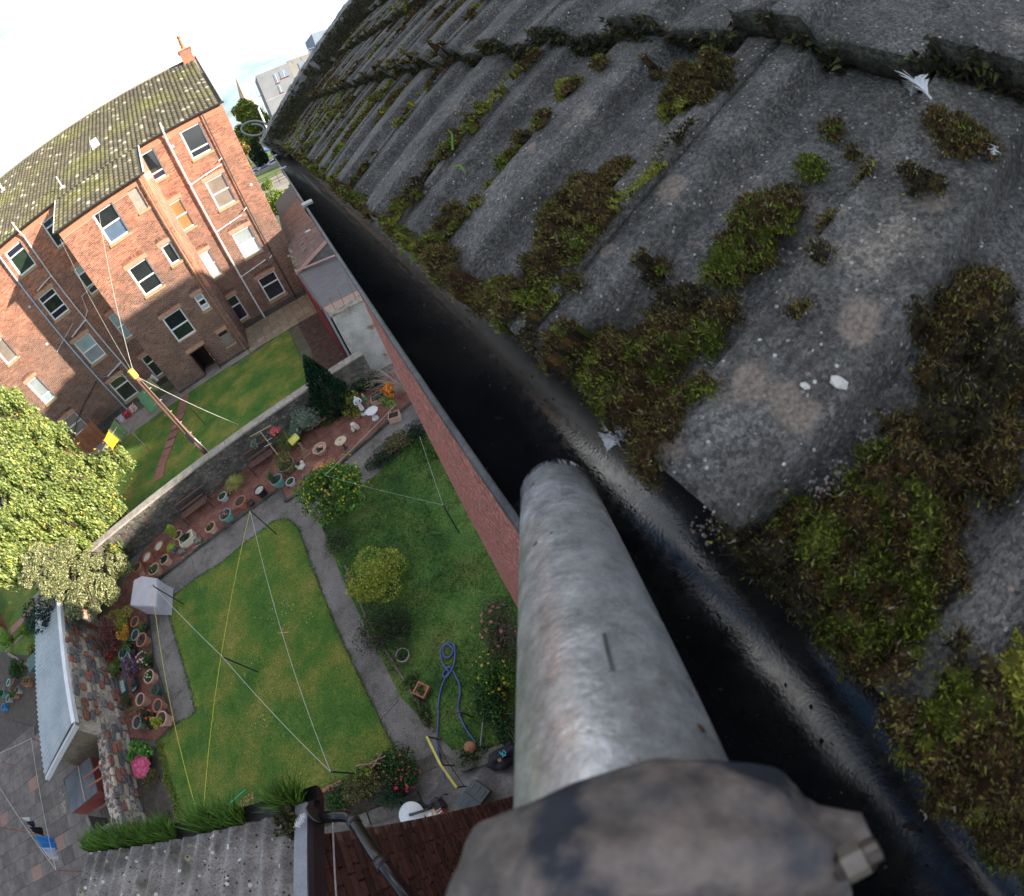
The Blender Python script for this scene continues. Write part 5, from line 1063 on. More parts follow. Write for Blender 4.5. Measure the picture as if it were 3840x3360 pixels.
rest = MB(); cnt = 0; angW = math.atan2(WB.y, WB.x)
rows = int(WZ / .088)
for r in range(rows):
    z = WZ - .05 - .088 * r
    hd = (r % 3 == 1)
    for i in range(9 if not hd else 18):
        L_ = .225 if not hd else .1125
        a = i * L_ + (.056 if (r % 2) and not hd else 0)
        if a > 1.95: continue
        c_ = wp(.004, a + L_ / 2, z)
        if cnt < 290 and a < 1.4:
            o = bpy.data.objects.new('brick', bme); C.objects.link(o); o.location = c_; o.rotation_euler = (random.uniform(-.02, .02), 0, angW + random.uniform(-.01, .01)); o.scale = (L_ - .016, .03, .072); keep(o, wing); cnt += 1
        else: rest.boxm(Matrix.Translation(c_) @ Matrix.Rotation(angW, 4, 'Z'), L_ - .014, .03, .072, random.choice([(.07, .038, .03), (.10, .055, .042), (.15, .08, .055), (.05, .03, .026)]))
o = rest.build('brickwork', mat('wing brick far', [(.8, .8, .8), (1.2, 1.2, 1.2)], 8, attr=True, fine=(40, .3))); o['kind'] = 'stuff'; keep(o, wing)
# corrugated fibre cement roof: separate sheets with lapped edges
def corr(a0, a1, b0, b1, z_off, name):
    V = []; F = []; na = int((a1 - a0) / .0073) + 1; nb = 12
    for i in range(na + 1):
        a = a0 + (a1 - a0) * i / na
        for j in range(nb + 1):
            bb = b0 + (b1 - b0) * j / nb; h = .024 * math.cos(2 * math.pi * a / .146) + .003 * mn.fractal(Vector((a * 9, bb * 9, 1)), 1, 2, 4) + z_off
            V.append(wp(a, bb - (.008 * mn.noise(Vector((a * 25, 0, 2))) if j == 0 else 0), WZ + bb * PT + .06 + h))
    for i in range(na):
        for j in range(nb): q = i * (nb + 1) + j; F.append((q, q + 1, q + nb + 2, q + nb + 1))
    o_ = len(V); 
    for i in range(na + 1): v = V[i * (nb + 1)]; V.append(Vector((v[0], v[1], v[2] - .008)))
    for i in range(na): F.append((o_ + i, o_ + i + 1, (i + 1) * (nb + 1), i * (nb + 1)))
    return V, F
m_as = mat('fibre cement sheet', [(.15, .135, .125), (.235, .215, .2), (.32, .295, .275)], 5, fine=(60, .45), bump=.003, bscale=70, rough=.95, detail=9, speck=[((.6, .58, .53), 30, .95), ((.36, .33, .22), 16, .96), ((.05, .05, .03), 50, .94)], patch=((.11, .105, .08), 6, .55, .7))
wr = None
for i, (a0, a1) in enumerate(((-.02, 1.02), (.96, 2.26))):
    V, F = corr(a0, a1, -.17, 3.2, .006 * (1 - i), 'x'); o = keep(mesh_obj('roof_sheet', V, F, m_as, None, None, True), wing)
# grey metal verge flashing
m_fl = mat('lead grey flashing', [(.2, .215, .245), (.28, .29, .32)], 8, rough=.5, fine=(60, .15))
b = MB()
for (b0, b1, ex) in ((-.19, .46, 0), (.43, 3.2, .006)):
    p = lambda a, bb, dz: wp(a, bb, WZ + bb * PT + .1 + dz)
    b.add([p(.04, b0, .012 + ex), p(.04, b1, .012 + ex), p(-.05 - ex, b1, .012 + ex), p(-.05 - ex, b0, .012 + ex), p(-.05 - ex, b1, -.14), p(-.05 - ex, b0, -.14)], [(0, 1, 2, 3), (3, 2, 4, 5)])
keep(b.build('verge_flashing', m_fl), wing)
b = MB(); p = lambda a, bb, dz: wp(a, bb, WZ + bb * PT + .1 + dz)
b.add([p(-.052, -.19, -.0), p(-.052, 3.2, -.0), p(-.052, 3.2, -.15), p(-.052, -.19, -.15), p(-.066, -.2, -.03), p(-.066, 3.2, -.03), p(-.066, 3.2, -.15), p(-.066, -.2, -.15)], [(4, 5, 6, 7), (0, 4, 7, 3), (0, 1, 5, 4)])
keep(b.build('bargeboard', mat('dark board', [(.03, .03, .035), (.05, .05, .055)], 4, rough=.5)), wing)
b = MB(); b.tube([p(-.085, -.05, -.215), p(-.085, 3.1, -.215)], .006, 6); keep(b.build('cable', m_greypipe), wing)
# half-round gutter along the eaves with stop end, elbow and sloping downpipe
V = []; F = []; na = 2; G0 = WZ - .03
for a in (-.1, 2.25):
    for i in range(17): an = math.pi + math.pi * i / 16; V.append(wp(a, -.22 + .062 * math.cos(an), G0 + .062 * math.sin(an)))
for i in range(16): F.append((i, i + 1, 18 + i, 17 + i))
F.append(tuple(range(17))); wgt = keep(mesh_obj('gutter', V, F, m_blackpipe, None, None, False), wing)
b = MB(); b.lathe((0, 0, 0), [(0, 0), (.062, 0), (.062, .012), (0, .012)], 20, M=Matrix.Rotation(R_(90), 3, 'Y')); o = b.build('stop_end', m_blackpipe); o.location = atd('L', 370, 1130, 3.06); o.rotation_euler = (0, 0, .3); keep(o, wgt)
dp = [atd('L', 440, 1180, 3.1), atd('L', 640, 1150, 3.02), atd('L', 770, 1155, 2.98), atd('L', 850, 1220, 2.94), atd('L', 930, 1340, 2.87), atd('L', 1100, 1600, 2.72), atd('L', 1300, 1850, 2.6), atd('o', 905, 1900, 2.5)]
b = MB(); b.tube(dp, .036, 16); o = b.build('downpipe', mat('gloss black pvc', [(.008, .008, .01), (.016, .016, .018)], 9, rough=.2, spec=.4), smooth=True); keep(o, wing)
for i, t in ((3, .0), (5, .5)):
    p_, q_ = dp[i], dp[i + 1]; d = (q_ - p_).normalized(); c_ = p_.lerp(q_, t); b = MB(); b.tube([c_ - d * .03, c_ + d * .03], .041, 16); keep(b.build('collar', m_blackpipe, smooth=True), o)
# grass growing in the eaves gutter
n = 5200; aa2 = RNG.uniform(.0, 2.25, n); keepg = vnoise(aa2, aa2 * 0, 3.1, 2) + .25 * (aa2 > .5) > .42; aa2 = aa2[keepg]; n = len(aa2)
root = np.array([tuple(wp(a, -.21 + random.uniform(-.05, .04), G0 - .01)) for a in aa2]); tall = RNG.uniform(.07, .24, (n, 1)) * (.5 + .8 * vnoise(aa2, aa2 * 0, 2.2, 7))[:, None]
lean = np.array(tuple(-WB)) * RNG.uniform(.1, 1.0, (n, 1)) + np.array(tuple(WA)) * RNG.normal(.15, .5, (n, 1)) + np.array([0, 0, 1.0]) * RNG.uniform(.5, 1, (n, 1)); lean /= np.linalg.norm(lean, axis=1)[:, None]
sd = np.cross(lean, RNG.normal(size=(n, 3))); sd /= np.linalg.norm(sd, axis=1)[:, None]; w_ = .0028
m1 = root + lean * tall * .55; m1[:, 2] += tall[:, 0] * .08; e1 = root + lean * tall; e1[:, 2] -= tall[:, 0] * .12
V = np.concatenate([np.stack([root - sd * w_, root + sd * w_, m1 + sd * w_, m1 - sd * w_], 1), np.stack([m1 - sd * w_, m1 + sd * w_, e1 + sd * .0004, e1 - sd * .0004], 1)])
c_ = np.array([(.07, .16, .015), (.12, .24, .03), (.16, .3, .05), (.05, .11, .02)])[RNG.integers(0, 4, n)]; o = np_quads('gutter_grass', V, np.tile(c_, (2, 1)), leafmat('grass leaf')); tag(o, 'lush long grass growing out of the back wing eaves gutter', 'grass', None, 'stuff')
foliage('moss_patch', None, tuple(wp(.1, -.1, WZ + .08)), (.1, .14, .05), 500, .03, [(.08, .09, .02), (.05, .04, .02)])['kind'] = 'stuff'
bpy.data.objects['moss_patch']['label'] = 'moss clump at the corner of the corrugated roof'; bpy.data.objects['moss_patch']['category'] = 'moss'
pts = [atd('L', 130, 1285, 3.05), atd('L', 180, 1250, 3.03), atd('L', 225, 1190, 3.02), atd('L', 262, 1120, 3.02)]
feather('feather', pts, .035, 'spiky white feather standing in the back wing gutter', 9, .8)
# ================================================================== LOWER YARD: steps, low wall, machine
m_step = mat('mossy step', [(.06, .055, .045), (.11, .10, .085), (.16, .145, .125)], 2.5, fine=(20, .35), bump=.01)
def gz(k_, x, y, z): return g(k_, x, y, z)
steps = thing('garden_steps', 'three worn concrete steps leading down from the garden path', 'steps', tuple(g('L', 1750, 800, 0)))
for i, (a, b__, c_, d_, z) in enumerate((((1440, 570), (1870, 370), (2048, 470), (1580, 690), .0), ((1580, 690), (2048, 500), (2180, 560), (1630, 835), -.12), ((1630, 835), (2180, 600), (2280, 640), (1700, 950), -.24))):
    b = MB(); P_ = [gz('L', *q, z) for q in (a, b__, c_, d_)]; P2 = [(p.x, p.y) for p in P_]
    if sum(P2[j][0] * P2[(j + 1) % 4][1] - P2[(j + 1) % 4][0] * P2[j][1] for j in range(4)) < 0: P2 = P2[::-1]
    b.prism(P2, z - .3, z + .012); keep(b.build('step', m_step, bevel=.012), steps)
lw = thing('low_wall', 'low mossy concrete retaining wall in front of the flower bed', 'wall', tuple(g('L', 1200, 1150, 0)))
for (p_, q_) in ((('L', 330, 1420), ('L', 1030, 1180)), (('L', 1040, 1175), ('L', 1430, 1020)), (('L', 1440, 1015), ('L', 1640, 930)), (('M', 1030, 1830), ('M', 1710, 1600))):
    a, c_ = g(*p_, .12), g(*q_, .12); d = c_ - a; b = MB(); b.boxm(Matrix.Translation(((a.x + c_.x) / 2, (a.y + c_.y) / 2, -.05)) @ Matrix.Rotation(math.atan2(d.y, d.x), 4, 'Z'), d.length - .01, .34, .36); keep(b.build('coping_stone', m_step, bevel=.015), lw)
b = MB(); a = g('L', 1700, 1000, .02); 
poly('lower_yard', [g('L', 900, 1300), g('L', 1720, 940), g('M', 1050, 1792), g('M', 1900, 1500), (.17, 1.0), (.17, -4), (-1.8, -4)], .012, mat('wet concrete', [(.07, .065, .06), (.13, .12, .11), (.3, .28, .26)], 1.3, fine=(20, .3), rough=.5))
# yellow handrail on posts
m_rust = mat('dark iron', [(.03, .022, .02), (.06, .045, .04)], 9, rough=.6)
rail = thing('handrail', 'bent yellow painted handrail on dark iron posts beside the steps', 'handrail', tuple(g('M', 700, 1500, 0)))
ra, rb2, rc = g('M', 640, 1480, .95), g('L', 1895, 540, .95), g('h', 690, 1140, .75)
m_yel = mat('yellow paint', [(.62, .5, .08), (.74, .62, .14)], 4, rough=.5)
for p_, q_ in ((ra, rb2), (rb2, rc)):
    d = q_ - p_; M = Matrix.Translation((p_ + q_) / 2) @ d.to_track_quat('X', 'Z').to_matrix().to_4x4(); b = MB(); b.boxm(M, d.length + .01, .055, .02); keep(b.build('rail', m_yel), rail)
for p_ in (ra, rb2, rc):
    b = MB(); b.tube([Vector((p_.x, p_.y, -.1)), p_ - Vector((0, 0, .01))], .02, 6); keep(b.build('post', m_rust), rail)
b = MB(); b.tube([Vector((ra.x + .05, ra.y, .5)), Vector((rb2.x + .05, rb2.y, .5))], .012, 6); b.tube([Vector((rb2.x + .05, rb2.y, .45)), Vector((rc.x + .05, rc.y, .3))], .012, 6); b.parts('lower_rail', m_rust, rail)
# gutter vacuum machine
mc = g('L', 1550, 1140, .45); mcn = thing('vacuum_machine', 'petrol vacuum machine with round white lidded drum at the foot of the steps', 'machine', (mc.x, mc.y, 0))
b = MB(); b.lathe((mc.x, mc.y, 0), [(.29, .02), (.31, .05), (.31, .42), (.33, .43), (.33, .46)], 28); keep(b.build('drum', mat('black drum', [(.015, .015, .017), (.035, .035, .035)], 6, rough=.4), smooth=True), mcn)
b = MB(); b.lathe((mc.x, mc.y, 0), [(.325, .461), (.30, .49), (.1, .5), (0.0, .5)], 28); lidm = keep(b.build('lid', mat('white lid', [(.62, .62, .62), (.74, .74, .74)], 5, rough=.4), smooth=True), mcn)
b = MB(); b.tube([Vector((mc.x - .02, mc.y + .02, .5)), Vector((mc.x + .02, mc.y, .6)), Vector((mc.x + .4, mc.y - .05, .6)), Vector((mc.x + .55, mc.y - .05, .5))], .035, 10); keep(b.build('inlet_hose', m_blackpipe, smooth=True), mcn)
e0 = g('L', 1765, 1130, .55)
b = MB(); b.boxm(Matrix.Translation((e0.x, e0.y, .42)) @ Matrix.Rotation(.2, 4, 'Z'), .26, .24, .16); keep(b.build('fuel_tank', mat('cream tank', [(.5, .44, .3), (.6, .54, .4)], 4, rough=.35), bevel=.03), mcn)
b = MB(); b.lathe((e0.x, e0.y, .5), [(.05, 0), (.055, .03), (.03, .04), (0, .04)], 6); keep(b.build('fuel_cap', mat('white lid', [])), mcn)
e1_ = g('L', 1880, 1105, .4); b = MB(); b.boxm(Matrix.Translation((e1_.x, e1_.y, .28)) @ Matrix.Rotation(.2, 4, 'Z'), .2, .3, .3); keep(b.build('engine_cover', mat('engine red', [(.28, .02, .02), (.4, .04, .04)], 4, rough=.4), bevel=.02), mcn)
b = MB(); 
for i in range(3): b.boxm(Matrix.Translation((e1_.x, e1_.y - .09 + .07 * i, .44)) @ Matrix.Rotation(.2, 4, 'Z'), .17, .03, .02)
b.parts('vent_slot', m_greypipe, mcn)
for (x, y, sx_, sy_, h) in ((1690, 1060, .14, .14, .3), (1765, 1040, .14, .16, .34), (1840, 1010, .16, .3, .45)):
    p = g('L', x, y, h); b = MB(); b.boxm(Matrix.Translation((p.x, p.y, h / 2)) @ Matrix.Rotation(.2, 4, 'Z'), sx_, sy_, h); keep(b.build('housing', mat('machine black', [(.012, .012, .014), (.03, .03, .03)], 5, rough=.4), bevel=.02), mcn)
p = g('L', 1850, 965, .7); b = MB(); b.tube([p + Vector((-.2, 0, -.3)), p + Vector((-.2, 0, 0)), p + Vector((.2, .05, 0)), p + Vector((.2, .05, -.3))], .018, 8); keep(b.build('handle', m_blackpipe), mcn)
# grey crate with folded lid
cp = g('h', 790, 1200, .3); cr_ = thing('storage_crate', 'dark grey plastic storage crate with a folding lid near the brick wall', 'crate', (cp.x, cp.y, 0))
Mx = Matrix.Translation((cp.x, cp.y, 0)) @ Matrix.Rotation(.45, 4, 'Z'); m_cr = mat('grey crate plastic', [(.075, .09, .10), (.11, .13, .14)], 5, rough=.45)
b = MB(); b.boxm(Mx @ Matrix.Translation((0, 0, .15)), .7, .45, .3); keep(b.build('tub', m_cr, bevel=.015), cr_)
for sg_ in (-1, 1):
    b = MB(); b.boxm(Mx @ Matrix.Translation((sg_ * .18, 0, .315)) @ Matrix.Rotation(sg_ * .06, 4, 'Y'), .35, .48, .025)
    for q in (-.15, 0, .15): b.boxm(Mx @ Matrix.Translation((sg_ * .18, q, .33)), .26, .03, .012)
    keep(b.build('lid_flap', m_cr, bevel=.006), cr_)
# crouching dark bag / person-sized holdall with cyan cord, half hidden by the pole
hb = g('M', 1560, 1740, .2); bag = thing('holdall', 'crumpled dark navy bag with a cyan cord beside the lower yard wall', 'bag', (hb.x, hb.y, 0))
V = []; F = []
for i in range(13):
    for j in range(20):
        a = 2 * math.pi * j / 20; f = i / 12; r = math.sin(math.pi * min(1, f * .9 + .08)) ; k2 = 1 + .3 * mn.fractal(Vector((math.cos(a) * 1.5, math.sin(a) * 1.5, f * 3)), 1, 2, 3); V.append((hb.x + .42 * r * math.cos(a) * k2, hb.y + .26 * r * math.sin(a) * k2, .42 * f * (1 + .2 * math.sin(a * 3))))
for i in range(12):
    for j in range(20): F.append((i * 20 + j, i * 20 + (j + 1) % 20, (i + 1) * 20 + (j + 1) % 20, (i + 1) * 20 + j))
keep(mesh_obj('sack', V, F, mat('navy cloth', [(.012, .012, .022), (.03, .03, .045)], 7, rough=.8), None, None, True), bag)
b = MB(); b.tube([Vector((hb.x + .1 + .06 * math.cos(t * .9), hb.y + .05 + .08 * math.sin(t * 1.3), .45 + .01 * t)) for t in range(14)], .008, 6); keep(b.build('cord', mat('cyan cord', [(.05, .5, .65), (.1, .6, .75)], 9)), bag)
b = MB(); b.lathe((hb.x - .05, hb.y - .02, .4), [(.05, 0), (.05, .06), (0, .07)], 12); keep(b.build('orange_cap', mat('terracotta', [(.36, .14, .08), (.46, .2, .12)], 5)), bag)
# blue hose looped on the rough lawn
m_hose = mat('blue hose', [(.055, .08, .24), (.1, .13, .34)], 30, rough=.45, fine=(60, .2))
hp = [('M', 1335, 1685), ('M', 1270, 1620), ('M', 1210, 1530), ('M', 1150, 1450), ('M', 1090, 1350), ('M', 1050, 1260), ('M', 1020, 1170), ('M', 1020, 1080), ('M', 1040, 960), ('M', 1030, 850), ('M', 985, 750), ('M', 940, 670), ('M', 900, 645), ('M', 855, 690), ('M', 832, 745), ('M', 870, 770), ('M', 905, 730), ('M', 950, 660), ('M', 975, 560), ('M', 978, 450), ('M', 955, 370), ('M', 905, 352), ('M', 850, 385), ('M', 835, 460), ('M', 850, 520), ('M', 885, 535), ('M', 930, 510), ('M', 955, 450), ('M', 930, 395), ('M', 870, 375), ('M', 815, 430), ('M', 810, 510), ('M', 835, 610), ('M', 885, 680), ('M', 905, 705), ('M', 870, 765), ('M', 830, 850), ('M', 795, 980), ('M', 780, 1120), ('M', 778, 1300), ('M', 765, 1480), ('L', 1865, 330), ('L', 1880, 470), ('L', 1915, 620), ('L', 1945, 760), ('L', 1965, 900), ('L', 1970, 1120)]
pts = [g(*q, .06 + (.04 if i in (12, 17, 33) else 0)) for i, q in enumerate(hp)]
pts = [p if i < 41 else Vector((p.x, p.y, .08 - .03 * (i - 41))) for i, p in enumerate(pts)]
def spline(P_, m_=5):
    out_ = []
    for i in range(len(P_) - 1):
        p0, p1, p2, p3 = P_[max(0, i - 1)], P_[i], P_[i + 1], P_[min(len(P_) - 1, i + 2)]
        for q in range(m_): t = q / m_; out_.append(.5 * ((2 * p1) + (p2 - p0) * t + (2 * p0 - 5 * p1 + 4 * p2 - p3) * t * t + (3 * p1 - p0 - 3 * p2 + p3) * t ** 3))
    return out_ + [P_[-1]]
b = MB(); b.tube(spline(pts, 4), .024, 8); tag(b.build('hose', m_hose, smooth=True), 'long blue hose looped and knotted across the rough lawn', 'hose')
b = MB(); b.tube([g('M', 1350, 950, .25), g('M', 1310, 1330, .25), g('M', 1283, 1600, .1)], .018, 8); tag(b.build('grey_rod', mat('grey rod', [(.2, .2, .21), (.3, .3, .31)], 8, rough=.5)), 'thin grey rod lying in the border beside the blue hose', 'rod')
p = g('M', 1165, 1610, .1); V = MB(); V.lathe((p.x, p.y, .02), [(0, 0), (.1, .02), (.155, .09), (.15, .16), (.08, .21), (0, .225)], 20, (.36, .17, .09)); o = V.build('clay_ball', mat('clay', [(.9, .9, .9), (1.1, 1.1, 1.1)], 6, attr=True), smooth=True); tag(o, 'round terracotta ball ornament at the end of the rough lawn', 'ornament')
b = MB(); b.tube([g('M', 1480, 1705, .15), g('M', 1610, 1625, .25)], .02, 8); tag(b.build('metal_bar', mat('bright bar', [(.5, .47, .4), (.65, .6, .52)], 9, rough=.4)), 'short pale metal bar lying on the low wall by the bag', 'bar')
# ================================================================== OUTBUILDINGS beyond our house corner
ob = thing('outbuilding', 'low outbuilding with whitewashed end wall and grey felt flat roof', 'outbuilding', (1.5, 21, 0))
OZ = 3.45; oP = [(-.5, 17.75), (6, 17.75), (6, 25.25), (-1.22, 25.25)]
b = MB(); vs = [(x, y, 0) for x, y in oP] + [(x, y, OZ) for x, y in oP]
b.add(vs, [(0, 1, 5, 4), (1, 2, 6, 5), (2, 3, 7, 6), (3, 0, 4, 7)]); keep(b.build('wall', mat('whitewash', [(.3, .27, .23), (.46, .44, .41), (.56, .54, .51)], 1.3, fine=(16, .22), bump=.015, bscale=20, patch=((.3, .16, .11), 1.1, .66, .7))), ob)
b = MB(); b.prism([(-.56, 17.72), (6, 17.72), (6, 18.35), (-.62, 18.35)], OZ, OZ + .08); keep(b.build('wall_head', mat('stone head', [(.14, .12, .09), (.3, .26, .2), (.36, .32, .26)], 3, fine=(20, .4), bump=.01), bevel=.01), ob)
b = MB(); b.prism([(-.62, 18.36), (6, 18.36), (6, 18.95), (-.68, 18.95)], OZ - .02, OZ + .05); keep(b.build('gravel_strip', mat('pink gravel', [(.3, .18, .13), (.45, .3, .23)], 12, fine=(40, .5))), ob)
b = MB(); b.prism([(-.68, 18.96), (6, 18.96), (6, 25.2), (-1.26, 25.2)], OZ, OZ + .03); keep(b.build('flat_roof', mat('roofing felt', [(.10, .10, .105), (.145, .14, .14), (.18, .17, .165)], 1.4, stretch=(1, 5, 1), fine=(30, .25))), ob)
b = MB(); b.add([(-.58, 17.75, 0), (-1.3, 25.3, 0), (-1.3, 25.3, OZ + .1), (-.58, 17.75, OZ + .1)], [(0, 1, 2, 3)])
keep(b.build('side_cladding', mat('blue grey board', [(.25, .27, .31), (.38, .4, .44)], 2, fine=(14, .3))), ob)
for i in range(10):
    b = MB(); y = 19.6 + i * .58; b.box(-1.36 - (y - 25.3) * -.0, -1.3, y, y + .5, .1, 3.2); o = b.build('red_board', mat('faded red board', [(.26, .05, .05), (.36, .09, .08)], 3, vary=.2)); o.location = ((25.3 - y) * .088, 0, 0); keep(o, ob)
b = MB(); p, q = Vector((-1.2, 24.9, OZ + .2)), Vector((1.6, 24.0, OZ + .28)); b.tube([p, q], .06, 8); keep(b.build('pink_pipe', mat('pink pipe', [(.5, .28, .24), (.6, .36, .3)], 4), smooth=True), ob)
for (x, y, h) in ((.2, 18.1, .9), (.75, 18.2, 1.1), (-.25, 18.2, .8)):
    b = MB(); b.tube([(x, y, OZ + .08), (x + .03, y, OZ + h)], .015, 6); keep(b.build('rusty_rod', m_redpipe), ob)
b = MB(); b.add([(-1.3, 25.2, OZ), (1.0, 25.2, OZ), (1.0, 25.2, 4.4)], [(0, 1, 2)]); b.add([(1.0, 25.2, OZ), (6, 25.2, OZ), (6, 25.2, 5.6), (1.0, 25.2, 4.4)], [(0, 1, 2, 3)]); 
ls = thing('tiled_shed', 'long shed with brown interlocking tile roof against the tenement gable', 'shed', (1.5, 32, 0))
keep(b.build('gable', mat('grey gable', [(.12, .115, .11), (.18, .17, .165)], 3)), ls)
b = MB(); b.box(-1.15, 6, 25.26, 50, 0, 3.5); keep(b.build('wall', m_mortar), ls)
def lz(x): return 3.55 + .415 * (x + 1.2)
V = []; F = []; nY = 24
ncol = 24; prs = [(0, 0), (.12, .035), (.3, .04), (.42, 0), (1, 0)]
for i in range(ncol):                         # rolls run down the slope = along x; courses step along x
    pass
m_bt = mat('brown roof tile', [(.13, .085, .07), (.2, .14, .115), (.24, .18, .15)], 2.2, fine=(20, .3), vary=.2)
tm = MB(); 
for (y0_, h0), (y1_, h1) in zip(prs[:-1], prs[1:]): tm.add([(0, y0_ * .33, h0 + .03), (0, y1_ * .33, h1 + .03), (.42, y1_ * .33, h1), (.42, y0_ * .33, h0)], [(0, 3, 2, 1)]); tm.add([(0, y0_ * .33, -.01), (0, y1_ * .33, -.01), (0, y1_ * .33, h1 + .03), (0, y0_ * .33, h0 + .03)], [(0, 3, 2, 1)])
lroof = MB(); lroof.add([(-1.3, 25.1, lz(-1.3) - .02), (6, 25.1, lz(6) - .02), (6, 50, lz(6) - .02), (-1.3, 50, lz(-1.3) - .02)], [(0, 1, 2, 3)]); lroof = keep(lroof.build('roof', m_felt), ls)
t0 = tm.build('roof_tile', m_bt); k = 0; slp = math.atan(.415)
for j in range(48):
    for i in range(6):
        o = t0 if k == 0 else t0.copy()
        if k: C.objects.link(o)
        x = -1.33 + i * .36; o.location = (x, 25.05 + j * .33, lz(x)); o.rotation_euler = (random.uniform(-.01, .01), -slp, 0); keep(o, lroof); k += 1
b = MB(); b.boxm(Matrix.Translation((-.1, 25.02, lz(-.1) - .03)) @ Matrix.Rotation(-slp, 4, 'Y'), 2.7, .05, .18); keep(b.build('bargeboard', mat('pink paint', [(.5, .27, .22), (.6, .36, .3)], 3)), ls)
b = MB(); 
for y in (27, 28.6, 30.2, 31.8, 33.4): b.tube([(-.5, y, lz(-.5) + .07), (-.22, y, lz(-.2) + .07)], .045, 8); 
b.parts('ridge_tile', mat('pale ridge', [(.25, .2, .18), (.33, .28, .25)], 4), lroof)
b = MB()
for i in range(40): ico(b, (-1.25 + random.gauss(0, .06), 25.2 + i * .14, 3.55 + random.uniform(-.05, .1)), random.uniform(.05, .12), random.choice([(.35, .3, .24), (.22, .2, .16), (.3, .2, .15), (.12, .13, .06)]))
keep(tag(b.build('rubble_fill', mat('rubble fill', [])), kind='stuff'), ls)
p = atd('N', 490, 980, 27.5); b = MB(); ico(b, p, .22, sq=(1, .8, .2)); tag(b.build('pale_rag', mat('rag', [(.6, .5, .46), (.7, .62, .58)], 6)), 'crumpled pale pink rag lying on the brown tiled shed roof', 'rag')
# ================================================================== STREET beyond: wall, verge, paths, cars, lamp, flats, trees, spire
poly('street', [(-60, 150), (40, 150), (40, 119), (-60, 119)], .02, mat('asphalt', [(.10, .095, .09), (.15, .14, .13)], .5, fine=(5, .2)))
poly('verge_grass', [(-60, 118), (40, 118), (40, 103), (-60, 103)], .04, m_grass_far)
poly('plaza', [(-60, 103), (40, 103), (40, 76), (-60, 76)], .02, mat('buff paving', [(.3, .25, .19), (.42, .36, .29)], .3, fine=(3, .2)))
poly('park_grass', [(-90, 200), (90, 200), (90, 151), (-90, 151)], .03, m_grass_far)
b = MB(); b.box(-60, 40, 118, 118.5, 0, .9); tag(b.build('boundary_wall', m_cope), 'low grey street wall in front of the parked cars', 'wall')
for i, y in enumerate((98, 88)):
    t = thing('railing', ('dark street railing on the plaza nearer the grass verge', 'dark street railing on the plaza nearer the tiled shed')[i], 'railing', (-2, y, 0), 'railings across the street plaza')
    for z in (.5, 1.0):
        b = MB(); b.box(-12, 8, y, y + .09, z, z + .09); keep(b.build('rail', m_rust), t)
    for x in range(-12, 9, 2):
        b = MB(); b.box(x - .05, x + .05, y, y + .09, 0, 1.1); keep(b.build('post', m_rust), t)
def car(x, y, rot, col, label, kind=0):
    t = thing('parked_car', label, 'car', (x, y, 0), 'cars parked along the far street')
    M = Matrix.Translation((x, y, 0)) @ Matrix.Rotation(rot, 4, 'Z')
    sec = [(-2.1, .45, .75), (-1.95, .3, .95), (-1.2, .25, 1.0), (-.55, .25, 1.4), (.6, .25, 1.45), (1.4, .25, 1.05), (2.0, .3, .85), (2.15, .45, .7)]
    V = []; F = []; 
    for (xx, zb, zt) in sec:
        top = .62 if zt > 1.2 else .8
        for (yy, zz) in ((-.85, zb), (-.88, .75), (-top, zt), (top, zt), (.88, .75), (.85, zb)): V.append(M @ Vector((xx, yy, max(zz, zb))))
    for i in range(len(sec) - 1):
        for j in range(6): F.append((i * 6 + j, i * 6 + (j + 1) % 6, (i + 1) * 6 + (j + 1) % 6, (i + 1) * 6 + j))
    F += [tuple(range(6))[::-1], tuple(range(42, 48))]
    keep(mesh_obj('body', V, F, mat('car_' + label.split()[0], [col, tuple(c * 1.2 for c in col)], 2, rough=.25, spec=.6), None, None, False, .05), t)
    for s_ in (-1, 1):
        b = MB(); b.add([M @ Vector(q) for q in ((-1.1, s_ * .83, .95), (1.25, s_ * .83, .98), (.6, s_ * .66, 1.38), (-.5, s_ * .66, 1.33))], [(0, 1, 2, 3) if s_ < 0 else (3, 2, 1, 0)]); keep(b.build('side_window', glassy('carglass', (.02, .025, .03))), t)
        for xx in (-1.35, 1.35):
            b = MB(); b.lathe(tuple(M @ Vector((xx, s_ * .86, .32))), [(0, -.09), (.31, -.09), (.31, .09), (0, .09)], 16, M=Matrix.Rotation(rot, 3, 'Z') @ Matrix.Rotation(R_(90), 3, 'X')); keep(b.build('wheel', m_rust), t)
car(-4.6, 122, .1, (.75, .75, .76), 'white hatchback parked behind the boundary wall, left of two'); car(.3, 124.5, .15, (.74, .74, .75), 'white saloon car parked beside the gutter end, right of two'); car(-2.2, 120.3, .12, (.06, .1, .14), 'dark teal car parked in front of the white ones'); car(1.0, 190, .2, (.05, .12, .4), 'blue car on the far street behind the round tree'); 
lp = thing('street_lamp', 'white street lamp with a hooked arm in front of the yellowing tree', 'street lamp', (1.72, 86, 0)); b = MB(); b.tube([(1.72, 86, 0), (1.72, 86, 13.35)], .16, 8); keep(b.build('pole', m_whitepipe), lp)
b = MB(); b.tube([(1.72, 86, 13.3), (2.0, 86, 13.55), (2.6, 86, 13.5)], .15, 8); keep(b.build('arm', m_whitepipe), lp)
